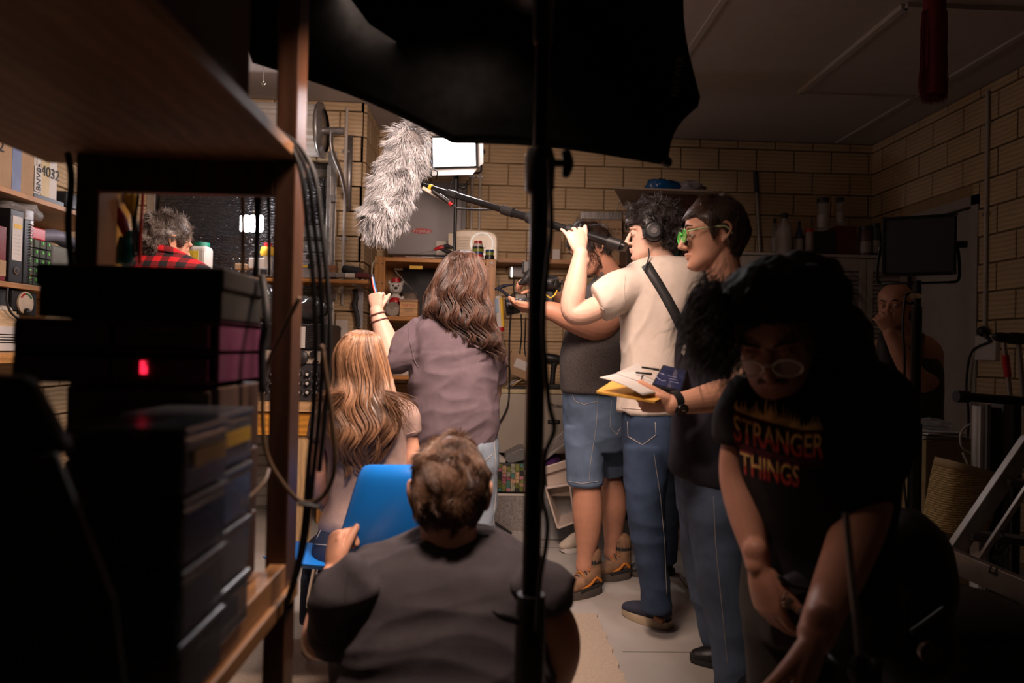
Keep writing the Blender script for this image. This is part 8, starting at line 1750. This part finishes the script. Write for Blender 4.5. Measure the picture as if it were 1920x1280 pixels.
for (px, py, Y, sx_2, sy_, n2, ln) in ((1345, 560, 1.35, 18, 45, 700, .12), (1345, 610, 1.36, 16, 34, 400, .10), (1545, 600, 1.44, 26, 60, 700, .12), (1560, 690, 1.44, 24, 40, 350, .10), (1480, 505, 1.40, 45, 14, 200, .07)):
    for i in range(n2):
        p = at(px+rg.normal()*sx_2*.6, py+rg.normal()*sy_*.6, Y+rg.normal()*.03); c_ = noise.noise_vector(p*16); dr = (V((-.25 if px < 1450 else .30), 0, -.8)+c_*.9).normalized()
        P_.append(curlrow(p, dr, ln*rg.uniform(.6, 1.2), nz(p, 14)*9+rg.normal()*.4, amp=.009+.005*rg.random())); T2.append(min(1, max(0, .3+.7*nz(p, 20)+rg.normal()*.2)))
strands('hair', P_, .0009, m_hair8, t, T2)
eyes(W, Rt, 1.02, t, lid=.5, sk=m_sk8); brows(W, 1.02, t, m_hair8)
P = []
for i in range(90):
    x = random.uniform(-.026, .026); z = -.052+random.uniform(-.005, .004)-abs(x)*.2; p = V(x, .093-abs(x)*.18, z); P.append([tuple(W(*(p+V(x*.08*k, .0012*k, -.0022*k)))) for k in range(4)])
strands('moustache', P, .0006, m_hair8, t)
tq = thing('wire_glasses', W(0, .1, 0), 'thin metal framed glasses low on the nose of the long haired person', 'glasses')
for q in (-1, 1):
    l = MB(); l.tube([W(q*.034+.026*math.cos(a_), .112, -.012+.019*math.sin(a_)) for a_ in [6.2832*k/26 for k in range(27)]], .0016, 8); l.build('rim', m_chrome, tq, True)
    l = MB(); l.tube([W(q*.034, .1115, -.012), W(q*.034, .1125, -.012)], [(.018, .025)]*2, 22, ref=Rt @ V(0,0,1)); l.build('lens', mat('clear_lens', (.8, .8, .8), .03, alpha=.08, spec=.6), tq)
    l = MB(); l.limb([W(q*.060, .110, -.008), W(q*.076, .06, .0), W(q*.088, -.005, .004)], [.0012]*3, 8, 4); l.build('temple_arm', m_chrome, tq, True)
MB().limb([W(-.010, .113, -.006), W(0, .116, -.003), W(.010, .113, -.006)], [.0012]*3, 8, 3).build('bridge', m_chrome, tq, True)
# belt bag, keys badge, small pin
tq = thing('belt_pouch', at(1480, 1110, 1.26), 'black hip pouch with a shiny pin hanging at the waist of the long haired person', 'pouch')
c = MB(); c.limb([at(1490, 1085, 1.33), at(1500, 1115, 1.32), at(1520, 1145, 1.32)], [(.035, .015), (.045, .018), (.04, .016)], 16, 4, ref=V(1,0,0)); me = remesh(c, .006, 4, .5, lambda p, n_: .003*nz(p, 30)); me.materials.append(col('pouch_black', (.018, .018, .024), .7)); link('pouch_body', me, tq, True)
MB().limb([at(1462, 1082, 1.30), at(1480, 1095, 1.30), at(1515, 1102, 1.30)], [.005]*3, 8, 4).build('pouch_edge', m_blk2, tq, True)
q = at(1478, 1130, 1.28); c = MB(); c.cbox(q, .012, .003, .022, Matrix.Rotation(R(25), 3, 'Y')); [c.cbox(q+V(dx, 0, dz), .005, .003, .008, Matrix.Rotation(R(a_), 3, 'Y')) for dx, dz, a_ in ((-.009, .010, 20), (-.005, .018, -10), (.008, .002, 50), (.010, -.010, 70), (-.008, .0, 60))]; c.build('shiny_pin', col('pin_gold', (.65, .58, .45), .25, metal=.6), tq, bev=.001)
MB().cyl(at(1508, 1150, 1.290), at(1508, 1150, 1.278), .012, n=20).build('round_badge', col('badge_2', (.13,.10,.09), .3), tq, 'auto')
